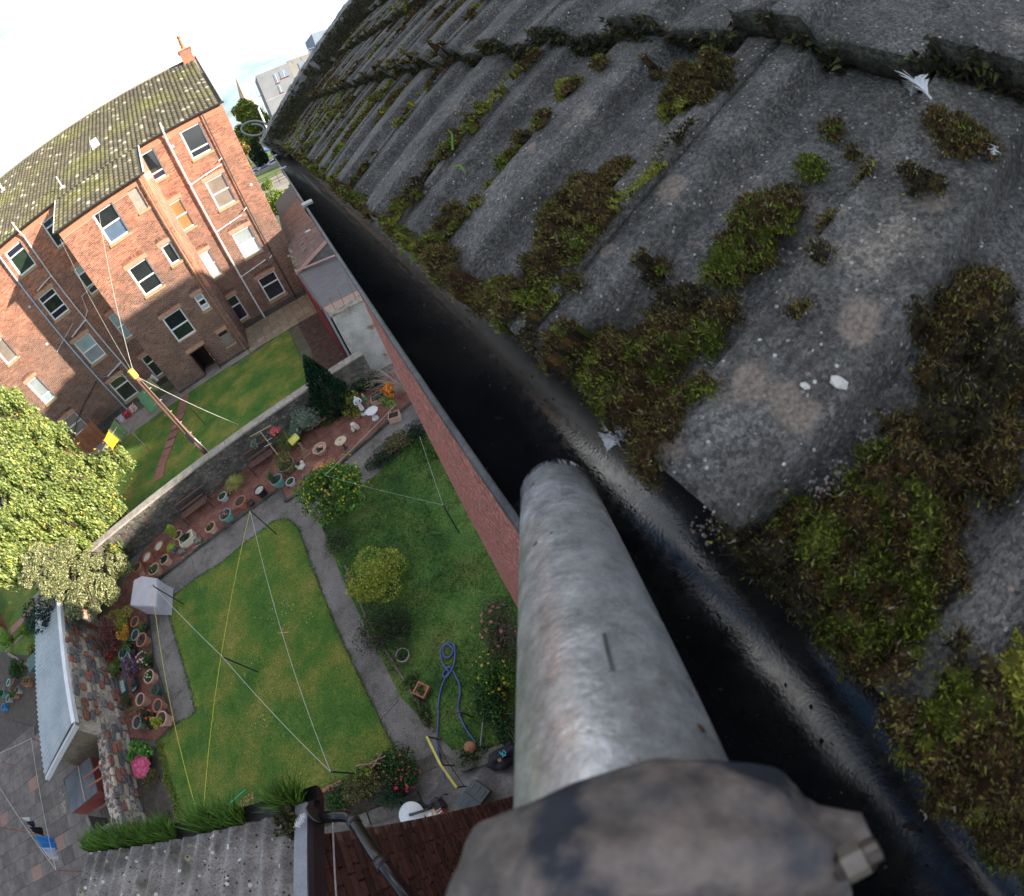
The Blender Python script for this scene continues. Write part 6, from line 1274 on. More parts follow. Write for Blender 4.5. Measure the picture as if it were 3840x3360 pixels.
# grey flats
gf = thing('block_of_flats', 'pale grey modern block of flats with roof railing beyond the roof verge', 'building', (10, 118, 0)); m_gf = mat('grey render', [(.2, .21, .225), (.26, .27, .285)], .4, fine=(3, .06))
HF = 20.5
b = MB(); b.box(4.3, 11.6, 112, 130, 0, HF); keep(b.build('wall', m_gf), gf); b = MB(); b.box(11.62, 34, 113.2, 130, 0, HF + .4); keep(b.build('wall', mat('warm grey render', [(.24, .23, .21), (.3, .28, .26)], .4)), gf)
b = MB(); b.box(18.5, 34, 114.5, 128, HF + .4, HF + 4.4); keep(b.build('roof_housing', mat('blue cladding', [(.2, .25, .32), (.26, .31, .38)], .6)), gf)
for (x, z, w_, h_) in ((7.7, 17.3, .7, 2.0), (9.0, 17.9, 1.7, 1.5), (7.7, 15.1, .7, 1.6), (7.9, 12.2, .7, 1.8), (9.2, 12.6, 1.4, 1.3), (7.7, 9, .7, 1.6), (13.5, 17.8, 3.2, 1.9), (13.5, 13.6, 3.2, 1.9)):
    b = MB(); b.box(x, x + w_, 111.93, 111.99, z, z + h_); wn = keep(b.build('window', glassy('flatglass', (.16, .2, .26), .15)), gf) if x < 12 else keep(MB().box(x, x + w_, 113.1, 113.18, z, z + h_).build('window', glassy('flatglass', (.16, .2, .26), .15)), gf)
    b = MB(); yy = 111.86 if x < 12 else 113.0; b.box(x - .1, x + w_ + .1, yy, yy + .1, z - .18, z - .03); keep(b.build('sill', m_rp), wn)
    b = MB(); b.box(x + w_ / 2 - .04, x + w_ / 2 + .04, yy + .02, yy + .07, z, z + h_); keep(b.build('mullion', m_upvc), wn)
for z in (11.1, 14.6): b = MB(); b.box(4.25, 11.62, 111.95, 112, z, z + .06); keep(b.build('render_joint', m_greypipe), gf)
b = MB()
for z in (HF + .7, HF + 1.25): b.tube([(4.4, 112.2, z), (30, 113.4, z)], .035, 4)
for i in range(14): b.tube([(4.4 + i * 2, 112.3, HF), (4.4 + i * 2, 112.3, HF + 1.25)], .03, 4)
keep(b.build('roof_railing', m_greypipe), gf)
for z in (16.2, 12.7, 9.2):
    b = MB(); b.box(3.2, 4.28, 112.3, 115, z, z + .2); b.box(3.2, 3.26, 112.3, 115, z + .2, z + 1.6); keep(b.build('balcony', mat('balcony glass', [(.3, .4, .42), (.4, .5, .52)], 1, rough=.2)), gf)
# church spire
sp_ = thing('church_spire', 'slender sandstone church spire rising above the trees on the skyline', 'spire', (1.6, 400, 0)); m_spi = mat('spire stone', [(.36, .27, .2), (.5, .39, .29)], .3)
b = MB(); b.lathe((1.6, 400, 0), [(4.6, 0), (4.6, 30), (4.9, 30.2), (3.1, 33), (0.05, 50)], 8); keep(b.build('steeple', m_spi), sp_)
b = MB(); b.box(-5, 3, 402, 440, 0, 20); keep(b.build('nave', m_spi), sp_)
# trees
def tree(label, base, h, crowns, n, size, cols, lean=(0, 0), name='tree', group=None, m='leaf', tr=.25, lumps=12, lump_r=.4, droop=False):
    t = thing(name, label, 'tree', base, group); bx_, by_ = base[0], base[1]
    b = MB(); top = Vector((bx_ + lean[0], by_ + lean[1], h * .75)); b.tube([(bx_, by_, 0), (bx_ + lean[0] * .3, by_ + lean[1] * .3, h * .35), tuple(top)], [tr, tr * .7, tr * .25], 8); keep(b.build('trunk', mat('bark', [(.07, .05, .035), (.14, .11, .08)], 4, fine=(20, .3))), t)
    for (c_, r_) in crowns:
        b = MB()
        for i in range(9):
            d = Vector((random.gauss(0, 1), random.gauss(0, 1), random.gauss(.4, .6))).normalized(); e = Vector(c_) + Vector((d.x * r_[0], d.y * r_[1], d.z * r_[2])) * .8
            s_ = Vector((bx_, by_, h * .3)).lerp(top, random.random()); b.tube([s_, (s_ + e) / 2 + Vector((0, 0, .15 * r_[2])), e], [tr * .3, tr * .18, .012], 5)
        keep(b.build('limb', mat('bark', [])), t)
    P = np.concatenate([blob_points(int(n * (r_[0] * r_[1] * r_[2]) ** .5 / sum((q[1][0] * q[1][1] * q[1][2]) ** .5 for q in crowns)), c_, r_, lumps=lumps, lump_r=lump_r) for c_, r_ in crowns])
    P = P[P[:, 2] > .15]
    if droop: P[:, 2] -= np.abs(RNG.normal(0, .42, len(P)))
    V, cc = leafset(P, size, cols, dirs=np.tile([.15, 0, -1.0], (len(P), 1)), aspect=.42) if droop else leafset(P, size, cols); keep(np_quads('crown', V, cc, leafmat(m)), t); return t
GR1 = [(.10, .19, .025), (.16, .26, .035), (.22, .31, .05), (.07, .13, .02), (.3, .36, .07), (.19, .28, .04)]
tree('broad yellowing green tree beside the far street', (-.6, 136, 0), 20, [((-1.2, 136, 10), (4.6, 4, 5.5)), ((1.2, 136, 13), (3.8, 4, 5)), ((-.9, 135, 15.5), (3.4, 3.4, 3.4)), ((2.9, 137, 10), (2.5, 3, 5))], 22000, .5, GR1 + [(.4, .33, .05), (.45, .38, .07)], tr=.4)
tree('darker evergreen tree low behind the tenement corner', (-2.1, 132, 0), 9, [((-2.1, 132, 4.6), (2.6, 2.6, 4.4))], 9000, .4, [(.02, .05, .03), (.035, .07, .035), (.05, .09, .03)], tr=.3)
tree('small pale green shrub tree on the plaza', (-1.9, 80, 0), 3, [((-1.9, 80, 1.7), (1.3, 1.1, 1.2))], 1500, .22, GR1, tr=.12)
for i, (x, y, h, c_) in enumerate(((-14, 150, 12, 0), (8, 165, 13, 1), (-6, 160, 10, 1), (22, 150, 12, 0), (-30, 170, 12, 1), (-48, 160, 13, 0), (38, 170, 13, 1))):
    tree(('olive green tree left of the church spire', 'orange brown tree straight behind the blue car', 'autumn tree just left of the round tree', 'green tree hidden behind the flats', 'bronze tree behind the tenement', 'olive tree far behind the tenement', 'bronze tree far behind the flats')[i], (x, y, 0), h, [((x, y, h * .6), (4.5, 4, h * .42))], 4000, .6, GR1 if c_ == 0 else [(.35, .22, .06), (.3, .25, .07), (.2, .2, .05)], group='trees along the far street')
# hedge behind the tiled shed
hd = thing('hedge', 'uneven green hedge behind the ridge of the tiled shed', 'hedge', (-1.5, 53, 0)); foliage('leaves', hd, (-1.2, 53.5, 2.6), (3.2, 1.6, 1.6), 5000, .22, GR1); foliage('leaves', hd, (2, 54, 3.0), (2, 1.6, 1.2), 3000, .22, GR1)
# spiral iron bracket at the roof corner
sb = MB(); c_ = atd('E', 490, 1230, 3.7); pts = []
vx_, vy_ = (ray('E', 590, 1225) - ray('E', 490, 1225)).normalized(), (ray('E', 490, 1130) - ray('E', 490, 1230)).normalized()
for i in range(40):
    a = i / 39 * 2 * math.pi * 1.35 - .3; r = .075 - .0009 * i; pts.append(c_ + vx_ * (.11 * math.cos(a)) * (r / .075) + vy_ * r * .85 * math.sin(a))
pts.insert(0, atd('E', 600, 1240, 3.7)); sb.tube(pts, .008, 6); tag(sb.build('wire_coil', mat('galv coil', [(.25, .27, .28), (.36, .38, .4)], 20, rough=.5), smooth=True), 'loop of grey wire sticking out past the roof corner', 'wire')
# off to the right: two blocks added out of view to shade gardens and tenement front (built plainly, seen only from aside)
def block(name, label, cx_, cy_, ang, w_, d_, h):
    t = thing(name, label, 'building', (cx_, cy_, 0)); M = Matrix.Translation((cx_, cy_, h / 2)) @ Matrix.Rotation(ang, 4, 'Z'); b = MB(); b.boxm(M, w_, d_, h); keep(b.build('wall', m_mortar), t)
    M2 = Matrix.Translation((cx_, cy_, h + .15)) @ Matrix.Rotation(ang, 4, 'Z'); b = MB(); b.boxm(M2, w_ + .3, d_ + .3, .3); keep(b.build('roof', m_felt), t)
    wm = None
    for sd in (-1, 1):
        for i in range(int(w_ // 3)):
            for j in range(int(h // 3.2)):
                o = wm.copy() if wm else MB().box(-.55, .55, -.03, .03, -.85, .85).build('window', glassy('blockglass', (.03, .035, .04)))
                if wm: C.objects.link(o)
                else: wm = o
                p = Matrix.Translation((cx_, cy_, 0)) @ Matrix.Rotation(ang, 4, 'Z') @ Vector((-w_ / 2 + 1.6 + 3 * i, sd * (d_ / 2 + .01), 1.8 + 3.2 * j)); o.location = p; o.rotation_euler = (0, 0, ang); keep(o, t)
block('facade_shade_block', 'plain brick block added out of view on the right to shade the tenement front', 38.5, 10.5, FA, 33, 4, 13.8)
block('garden_shade_block', 'plain brick block added out of view behind our house roof to shade the gardens', 42.0, -7.5, R_(SUN_AZ - 90), 19, 6, 13.2)
# ================================================================== GARDEN PLANTS, POTS, ORNAMENTS
m_ter = mat('terracotta', [(.36, .14, .08), (.46, .2, .12)], 5, fine=(30, .2)); m_pale = mat('pale terracotta', [(.5, .3, .22), (.6, .38, .28)], 4, fine=(30, .15)); m_teal = mat('teal glaze', [(.12, .3, .28), (.18, .4, .36)], 4, rough=.4)
m_blue = mat('blue glaze', [(.02, .06, .35), (.04, .1, .45)], 5, rough=.3); m_lblue = mat('light blue pot', [(.45, .5, .54), (.56, .6, .63)], 4, rough=.5); m_blk = mat('black plastic pot', [(.012, .012, .012), (.03, .03, .03)], 6, rough=.5); m_dgr = mat('dark green pot', [(.03, .07, .06), (.05, .1, .09)], 5, rough=.5); m_ggr = mat('grey green pot', [(.25, .3, .28), (.33, .38, .36)], 4, rough=.6); m_olive = mat('olive glaze', [(.12, .1, .04), (.2, .17, .08)], 5, rough=.4)
m_soil = mat('pot soil', [(.03, .022, .018), (.06, .045, .035)], 20, fine=(60, .5)); m_peb = mat('white gravel', [(.3, .27, .22), (.55, .52, .46)], 30, voro=True, bump=.01, bscale=40, speck=[((.8, .78, .72), 34, .6)])
GRN = [(.04, .12, .02), (.07, .17, .03), (.1, .22, .04)]; DGR = [(.015, .045, .02), (.025, .07, .03), (.04, .09, .04)]; YEL = [(.45, .42, .06), (.35, .36, .06), (.5, .45, .1)]; LIM = [(.3, .4, .04), (.4, .48, .07)]; RED = [(.3, .03, .03), (.22, .05, .04), (.36, .1, .05)]; PNK = [(.65, .22, .3), (.75, .35, .4)]; HOT = [(.7, .08, .22), (.75, .15, .3)]; PUR = [(.12, .07, .22), (.2, .1, .3), (.1, .06, .1)]; ORG = [(.75, .25, .03), (.65, .3, .05)]
PG = 'plant pots standing on the red chip bed'
def flowers(par, c, r, n, size, cols, name='flower'):
    b = MB()
    for i in range(n):
        d = Vector((random.gauss(0, 1), random.gauss(0, 1), abs(random.gauss(0, 1)) + .2)).normalized(); p = Vector(c) + Vector((d.x * r[0], d.y * r[1], d.z * r[2])) * random.uniform(.85, 1.1); col = random.choice(cols)
        u_ = d.orthogonal().normalized(); v_ = d.cross(u_); s_ = size * random.uniform(.45, .85)
        for k in range(5):
            a = k * 1.2566; e = p + (u_ * math.cos(a) + v_ * math.sin(a)) * s_; f = p + (u_ * math.cos(a + .5) + v_ * math.sin(a + .5)) * s_ * .8 + d * s_ * .3; h_ = p + (u_ * math.cos(a - .5) + v_ * math.sin(a - .5)) * s_ * .8 + d * s_ * .3
            b.add([p, h_, e, f], [(0, 1, 2, 3)], col)
    o = keep(b.build(name, leafmat('petal')), par); o['kind'] = 'stuff'; return o
def pot(k_, x, y, r, h, m, label, fill=None, tilt=0, plant=None, cat='plant pot', z0=.05, name='plant_pot'):
    r *= 1.12; h *= 1.08; top = g(k_, x, y, z0 + h); t = thing(name, label, cat, (top.x, top.y, z0), PG if name == 'plant_pot' else None)
    b = MB(); b.lathe((top.x, top.y, z0), [(0, .0), (r * .68, 0), (r * .72, .01), (r * .93, h * .82), (r * 1.06, h * .83), (r * 1.06, h), (r * .93, h), (r * .9, h * .86), (0, h * .86)], 22); keep(b.build('pot_body', m), t)
    b = MB(); b.lathe((top.x, top.y, z0), [(r * .905, h * .875), (r * .5, h * .9), (0.0, h * .91)], 14); keep(b.build('soil', fill or m_soil), t)
    c = (top.x, top.y, z0 + h)
    if plant: plant(t, c, r)
    return t
def dome(cols, rr=1.0, hh=.8, n=700, size=.035, fl=None):
    def f(t, c, r):
        foliage('leaves', t, (c[0], c[1], c[2] + hh * r * .45), (r * rr, r * rr, r * hh), n, size, cols, lumps=8)
        if fl: flowers(t, (c[0], c[1], c[2] + hh * r * .3), (r * rr, r * rr, r * hh), fl[1], fl[2], fl[0])
    return f
def spiky(cols, n=90, L_=.4, w_=.012, up=.8):
    def f(t, c, r):
        V = []; cc = []
        for i in range(n):
            a = random.uniform(0, 6.28); e = random.uniform(.2, 1.2) * up; d = Vector((math.cos(a), math.sin(a), e)).normalized(); l_ = L_ * random.uniform(.6, 1.1); p = Vector(c); m_ = p + d * l_ * .6; q = p + d * l_ + Vector((0, 0, -.3 * l_)); s_ = d.cross(Vector((0, 0, 1))).normalized() * w_
            V.append([p - s_, p + s_, m_ + s_, m_ - s_]); V.append([m_ - s_, m_ + s_, q, q]); k = random.choice(cols); cc += [k, k]
        V = np.array([[tuple(v) for v in q] for q in V]); V[1::2, 3] += .0005; keep(np_quads('leaf_blades', V, np.array(cc), leafmat('grass leaf')), t)
    return f
def gravelfill(): return m_peb
pot('O', 1640, 720, .2, .34, m_ter, 'terracotta pot half hidden by the variegated bush', plant=dome(GRN, .8, .5, 300))
pot('J', 478, 920, .21, .34, m_ter, 'terracotta pot of gravel second from the variegated bush', fill=m_peb)
pot('J', 620, 785, .21, .34, m_ter, 'terracotta pot of gravel close to the garden wall beside the blue pot', fill=m_peb)
pot('J', 785, 815, .14, .2, m_blue, 'small bright blue glazed pot with grassy plant', plant=spiky(LIM, 120, .4, .008))
pot('J', 560, 1065, .24, .34, m_pale, 'pale pot filled with low green succulents next to the covered seat', plant=dome(GRN, .95, .45, 900, .03, ([(.6, .65, .7)], 8, .03)))
pot('J', 685, 950, .2, .34, m_pale, 'pale pot with dark green plant between the gravel pots and path', plant=dome(DGR, .85, .45, 500, .04))
pot('J', 845, 655, .2, .36, m_pale, 'pale pot holding a lime green dwarf conifer beside the bench', plant=dome(LIM, 1.25, 2.3, 3000, .04))
pot('J', 1235, 560, .21, .34, m_pale, 'pale pot with red and pink bedding flowers near the bench', plant=dome(GRN, .8, .5, 350, .035, (HOT + RED, 14, .05)))
pot('J', 1415, 410, .24, .34, m_teal, 'jade green pot spilling over with pink flowers', plant=dome(GRN, .9, .6, 500, .035, (PNK, 36, .05)))
pot('J', 1590, 250, .24, .34, m_ter, 'big terracotta pot of bare soil beside the small black pot')
pot('J', 1722, 268, .13, .18, m_blk, 'small empty black pot on the chips beside the kerb')
pot('J', 1822, 115, .21, .36, m_blk, 'black pot topped with white pebbles', fill=m_peb)
pot('J', 1380, 190, .19, .25, m_lblue, 'light blue pot with bright green tuft near the garden wall', plant=dome(GRN, .85, .45, 600, .03))
pot('F', 350, 1410, .33, .36, m_olive, 'large olive glazed pot with a straggly shrub and bamboo cross', plant=dome(GRN + [(.35, .25, .1)], 1.15, 1.3, 900, .05, (ORG, 8, .05)))
pot('F', 235, 1590, .23, .36, m_teal, 'teal pot holding a feathery dark green dwarf conifer', plant=dome([(.04, .12, .04), (.06, .16, .05)], 1.05, 1.2, 2200, .03))
pot('F', 405, 1615, .17, .2, m_lblue, 'small pale blue bowl of succulents beside the kerb corner', plant=dome(GRN, .8, .3, 300, .03))
pot('F', 590, 1575, .12, .22, m_blue, 'little blue pot half behind the yellow flowering bush')
pot('K', 565, 1075, .22, .34, m_pale, 'pale pot of white flowers with green leaves on the left chip bed', plant=dome(GRN, .85, .5, 600, .035, ([(.75, .78, .55), (.8, .8, .7)], 16, .045)))
pot('K', 640, 1235, .17, .3, m_dgr, 'dark green pot with pale rim near the kerb', fill=m_soil, plant=dome(GRN, .6, .3, 120, .03))
pot('K', 460, 1350, .2, .36, m_pale, 'pale pot of dark soil beside the round green shrub')
pot('K', 670, 1425, .2, .36, m_ter, 'deep orange terracotta pot with stones near the kerb', fill=m_soil)
pot('K', 715, 1580, .22, .38, m_pale, 'pale pot with lime green leafy plant at the bed end', plant=lambda t, c, r: foliage('leaves', t, (c[0] - .12, c[1] - .1, c[2] + .1), (.26, .24, .2), 700, .06, LIM + YEL))
pot('K', 375, 775, .13, .2, m_blk, 'black pot below the spiky green plant')
pot('K', 475, 635, .24, .34, m_ter, 'wide terracotta pot of bare twigs beside the teal pot', plant=dome([(.1, .05, .04)], .5, .3, 60, .05))
pot('K', 400, 575, .2, .32, m_teal, 'turquoise pot with orange and yellow autumn maple', plant=lambda t, c, r: foliage('leaves', t, (c[0] - .3, c[1] + .05, c[2] + .25), (.36, .34, .3), 1300, .07, ORG + YEL + [(.7, .15, .06)]))
pot('K', 515, 485, .13, .2, m_blk, 'black pot with a tuft of grass under the yellow bush', plant=lambda t, c, r: spiky(GRN, 80, .32, .007)(t, (c[0] - .1, c[1] + .05, c[2]), r))
pot('K', 395, 415, .2, .34, m_ter, 'terracotta pot leaning under the yellow leaved bush', plant=lambda t, c, r: foliage('leaves', t, (c[0] - .65, c[1] + .25, c[2] + .25), (.62, .6, .42), 3200, .06, YEL + LIM))
pot('K', 255, 785, .24, .34, m_teal, 'dark teal pot with dull red maple beside the spiky plant', plant=lambda t, c, r: foliage('leaves', t, (c[0] - .45, c[1] + .05, c[2] + .2), (.42, .4, .3), 1200, .06, RED + [(.25, .1, .08)]))
pot('K', 305, 690, .14, .24, m_blk, 'hidden pot with large spiky green leaves', plant=spiky([(.15, .22, .06), (.22, .28, .1), (.1, .16, .05)], 150, .62, .018))
pot('K', 175, 960, .14, .24, m_blk, 'pot with arching pale green grass by the stone wall', plant=spiky([(.2, .3, .06), (.14, .22, .05)], 150, .55, .012))
t = pot('K', 420, 1625, .2, .3, m_ggr, 'empty grey green tapered pot at the end of the chip bed'); 
# shrubs of the left bed
def shrub(name, label, c, r, n, size, cols, cat='shrub', fl=None, m='leaf', lumps=10, group=None, lump_r=.45):
    t = thing(name, label, cat, (c[0], c[1], 0), group); core(t, c, r); foliage('leaves', t, c, r, n, size, cols, m, lumps, lump_r=lump_r)
    if fl: flowers(t, c, (r[0] * .95, r[1] * .95, r[2]), fl[1], fl[2], fl[0])
    return t
def at(k_, x, y, z): p = g(k_, x, y, z); return (p.x, p.y, z)
shrub('rose_bush', 'low green bush with pale pink roses beside an orange pot', at('K', 520, 880, .4), (.36, .42, .35), 1500, .05, DGR + GRN, fl=([(.85, .5, .5), (.8, .62, .58)], 14, .075))
shrub('geranium', 'dark green bush with scarlet and pink flowers next to the lime plant', at('K', 555, 1570, .35), (.42, .45, .34), 1500, .055, DGR, fl=([(.8, .1, .05), (.8, .1, .3)], 11, .08))
shrub('maple', 'dusky red lace maple spilling over the stone wall', at('K', 110, 560, .75), (.62, .95, .5), 4200, .055, [(.22, .06, .07), (.3, .1, .11), (.15, .04, .05), (.28, .14, .12)])
shrub('purple_plant', 'spiky purple plant with violet flower heads in the wheelbarrow', at('K', 340, 950, .4), (.46, .5, .34), 1900, .07, [(.2, .15, .16), (.28, .2, .2), (.16, .12, .16)], fl=([(.22, .08, .5), (.3, .15, .6)], 16, .06))
shrub('round_shrub', 'round fine leaved dark green shrub against the stone wall', at('K', 290, 1370, .3), (.3, .36, .3), 2200, .03, [(.05, .09, .03), (.08, .13, .04), (.1, .12, .05)])
b = MB()
for i in range(160): a = at('K', 390 + random.gauss(0, 40), 1490 + random.gauss(0, 22), random.uniform(.04, .22)); b.tube([a, (a[0] + random.gauss(0, .3), a[1] + random.gauss(0, .1), a[2] + random.uniform(-.03, .08))], .006, 3)
tag(b.build('dry_twigs', mat('dry twig', [(.22, .13, .07), (.34, .22, .12)], 9)), 'heap of dry brown twigs and stalks beside the pots', 'twigs', None, 'stuff')
wb = thing('wheelbarrow', 'old black wheelbarrow planted up on the left chip bed', 'wheelbarrow', at('K', 400, 1080, 0)); 
p = Vector(at('K', 435, 1190, .15)); b = MB(); b.lathe(tuple(p), [(0, 0), (.12, .01), (.2, .1), (.22, .12), (.19, .11), (.1, .03), (0, .02)], 18, M=Matrix.Scale(1.5, 3, Vector((.3, 1, 0)).normalized())); keep(b.build('tray', mat('gloss black', [(.01, .012, .012), (.02, .025, .025)], 9, rough=.12), smooth=True), wb)
for x in (240, 320): b = MB(); b.tube([at('K', x, 790 if x > 300 else 845, .45), at('K', x + 75, 950 if x > 300 else 975, .4)], .014, 6); keep(b.build('handle', m_greypipe), wb)
b = MB(); c_ = Vector(at('K', 450, 985, .2)); b.tube([c_ + Vector((.17 * math.cos(a * .42), .17 * math.sin(a * .42), .02)) for a in range(16)], .02, 6); keep(b.build('wheel', m_blk), wb)
tt = thing('planter_tray', 'teal rectangular tray of pebbles against the stone wall', 'planter', at('K', 250, 1200, 0)); p = at('K', 250, 1190, .2); b = MB(); M = Matrix.Translation((p[0], p[1], .12)) @ Matrix.Rotation(R_(-75), 4, 'Z')
for (dx, dy, sx_, sy_) in ((0, .13, .62, .04), (0, -.13, .62, .04), (.3, 0, .04, .26), (-.3, 0, .04, .26)): b.boxm(M @ Matrix.Translation((dx, dy, 0)), sx_, sy_, .16)
keep(b.build('rim', mat('teal plastic', [(.03, .17, .19), (.06, .24, .26)], 6, rough=.4)), tt); b = MB(); b.boxm(M, .56, .22, .1); keep(b.build('pebbles', m_peb), tt)
# plants below the bed
shrub('leafy_plant', 'large leaved bright green plant above the pink flower head', at('R', 1700, 60, .3), (.55, .6, .35), 700, .17, [(.08, .22, .03), (.12, .3, .05), (.2, .38, .08)], cat='plant')
shrub('hydrangea', 'vivid pink hydrangea head by the lawn corner', at('R', 1700, 230, .35), (.42, .42, .22), 300, .08, GRN, fl=([(.85, .2, .38), (.9, .3, .45), (.8, .15, .3)], 420, .07), cat='plant')
shrub('low_bush', 'yellowing low bush beneath the pink hydrangea', at('R', 1810, 370, .2), (.36, .36, .2), 900, .05, [(.15, .15, .04), (.25, .2, .06), (.1, .12, .03)])
shrub('weed_patch', 'patch of small weeds beside the bottom of the stone wall', at('R', 2000, 950, .1), (.4, .55, .14), 900, .05, GRN + DGR, cat='plant', fl=([(.85, .85, .8)], 3, .08))
shrub('sedum', 'salmon pink flower heads at the bottom corner of the lawn', at('R', 2000, 1110, .2), (.42, .4, .22), 260, .05, GRN, fl=([(.62, .3, .22), (.7, .38, .28)], 220, .045), cat='plant')
soilb = [g('R', 1640, 480), g('R', 1850, 1250), g('g', 1100, 1500), g('g', 1060, 1200), g('g', 960, 900), g('g', 850, 880)]
poly('flower_border', soilb, .03, mat('border soil', [(.035, .03, .022), (.07, .055, .04), (.09, .08, .04)], 3, fine=(25, .5), bump=.03, bscale=20))
ed = thing('box_edging', 'ragged strip of yellow green ground cover along the left lawn edge', 'ground cover'); ed['kind'] = 'stuff'
b_ = []
for i in range(26):
    t = i / 25; x, y = 950 + 150 * t, 880 + 520 * t; p = g('g', x + random.gauss(0, 6), y, .06); b_.append(blob_points(130, (p.x, p.y, .06), (.16, .2, .09)))
V, cc = leafset(np.concatenate(b_), .05, [(.12, .22, .03), (.2, .28, .05), (.28, .3, .08)]); bpy.data.objects.remove(ed); o = np_quads('ground_cover', V, cc, leafmat('leaf')); tag(o, 'ragged strip of yellow green ground cover along the left lawn edge', 'ground cover', None, 'stuff')
# bottom flower border behind the brick edging
be = thing('brick_edging', 'row of red bricks edging the lawn above the rose border', 'edging', tuple(g('L', 400, 880, 0)))
p, q = g('L', 100, 1015, .05), g('L', 700, 750, .05); n = 13; me_ = None
for i in range(n):
    c_ = p.lerp(q, (i + .5) / n); o = me_.copy() if me_ else MB().box(-.095, .095, -.055, .055, -.04, .05).build('brick', mat('edging brick', [(.3, .12, .08), (.42, .19, .13)], 5, vary=.2, fine=(30, .3)), bevel=.008)
    if me_: C.objects.link(o)
    else: me_ = o
    o.location = (c_.x, c_.y, .05); o.rotation_euler = (random.uniform(-.05, .05), 0, math.atan2((q - p).y, (q - p).x) + random.uniform(-.06, .06)); keep(o, be)
RC = [(.55, .1, .08), (.7, .18, .1), (.6, .12, .14)]
shrub('rose_shrub', 'sprawling shrub dotted with small orange red roses at the path end', at('L', 1330, 560, .35), (.75, .6, .4), 3200, .055, DGR + GRN, fl=(RC, 34, .04))
shrub('rose_shrub', 'green shrub with red blooms overhanging the low wall', at('L', 1480, 700, .3), (.5, .35, .3), 1500, .05, DGR + GRN, fl=(RC, 24, .045))
shrub('conifer_bush', 'dark green rounded bush with three bright pink blooms', at('L', 1300, 920, .35), (.48, .45, .38), 2600, .04, DGR, fl=([(.8, .06, .2)], 4, .09))
shrub('tangle_bush', 'tangled olive brown and green bush in the middle of the rose border', at('L', 950, 830, .35), (.75, .6, .35), 3200, .06, [(.12, .13, .04), (.2, .17, .06), (.08, .12, .04), (.25, .2, .08)])
shrub('tangle_bush', 'green leafy bush at the left end of the rose border', at('L', 620, 960, .3), (.7, .45, .3), 2600, .055, DGR + GRN + [(.12, .14, .05)], fl=(RC, 8, .05))
shrub('pale_fern', 'light green leafy sprig in front of the black clothes pole', at('L', 980, 680, .55), (.3, .3, .2), 500, .07, LIM + GRN, cat='plant')
poly('rose_border', [g('L', 100, 1040), g('L', 720, 760), g('L', 900, 590), g('L', 1130, 560), g('L', 1400, 430), g('L', 1560, 700), g('L', 1440, 1000), g('L', 900, 1200), g('L', 300, 1350)], .035, mat('border soil', []))
b = MB()
for (a, c_) in (((870, 550), (1180, 520)), ((905, 590), (1240, 430)), ((1040, 630), (1130, 500)), ((1130, 400), (1160, 450)), ((1190, 400), (1080, 560)), ((890, 545), (1060, 530))): b.tube([g('L', *a, .3), g('L', (a[0] + c_[0]) / 2, (a[1] + c_[1]) / 2 - 8, .5), g('L', *c_, .4)], .014, 5)
tag(b.build('cut_branches', mat('cut branch', [(.34, .22, .13), (.45, .32, .2)], 9)), 'bundle of cut bare brown branches laid on the rose border', 'branches')
sk = shrub('crocosmia', 'arching grassy plant with orange flower spikes above the eaves grass', at('g', 1550, 1290, .4), (.1, .1, .1), 60, .05, GRN, cat='plant'); 
P_ = g('g', 1560, 1340, .1); spiky([(.1, .2, .04), (.2, .28, .08), (.3, .28, .12)], 300, .95, .012, 1.2)(sk, (P_.x, P_.y, .1), .2); P_ = g('g', 1640, 1300, .1); spiky([(.1, .2, .04), (.2, .28, .08)], 160, .8, .012, 1.2)(sk, (P_.x, P_.y, .1), .2)
for (x, y) in ((1450, 1240), (1510, 1190), (1430, 1300), (1640, 1170), (1680, 1185), (1465, 1260), (1560, 1260), (1480, 1215), (1440, 1340)): flowers(sk, at('g', x, y, .8), (.08, .08, .08), 9, .05, [(.7, .3, .14), (.75, .4, .2)])
for (x, y, r, c_, l_) in ((1750, 1330, .5, DGR, 'dark'), (1400, 1420, .4, GRN, 'low'), (1300, 1440, .35, DGR, 'small dark')):
    shrub('border_bush', l_ + ' green bush tucked behind the back wing eaves', at('g', x, y, .3), (r, r * .8, .35), 1600, .05, c_)
# shrubs round the rough lawn
shrub('flowering_bush', 'large rounded bush with clusters of yellow flowers between path and lawn', at('o', 668, 978, .95), (1.45, 1.25, .9), 11000, .085, [(.08, .2, .03), (.14, .28, .04), (.2, .34, .06), (.06, .13, .03)], fl=([(.75, .6, .04), (.7, .5, .03)], 150, .055), lumps=22, lump_r=.36)
shrub('spirea', 'golden green spreading bush on the edge of the rough lawn', at('o', 742, 1150, .6), (1.15, 1.05, .55), 9000, .055, [(.2, .3, .04), (.32, .38, .05), (.42, .45, .07), (.5, .45, .09)], lumps=13)
shrub('dark_bush', 'round dark olive bush lower on the rough lawn edge', at('o', 768, 1262, .5), (.95, .95, .55), 7500, .045, [(.025, .045, .02), (.045, .07, .03), (.07, .09, .04)], lumps=13)
shrub('pale_bush', 'thin sage green bush between the flowering bush and the golden bush', at('o', 672, 1080, .35), (.6, .6, .35), 1700, .06, [(.09, .14, .06), (.13, .18, .08), (.06, .1, .04)])
shrub('holly', 'small dark round shrub at the foot of our pink wall', at('F', 1930, 1030, .4), (.55, .5, .45), 2600, .05, [(.015, .035, .02), (.03, .055, .03)])
shrub('bank_plants', 'dark weedy plants along the top of the rough lawn, right part', at('F', 1500, 1320, .2), (.9, .55, .25), 2600, .06, DGR + [(.09, .13, .05)], cat='plants', group='weedy plants along the kerb')
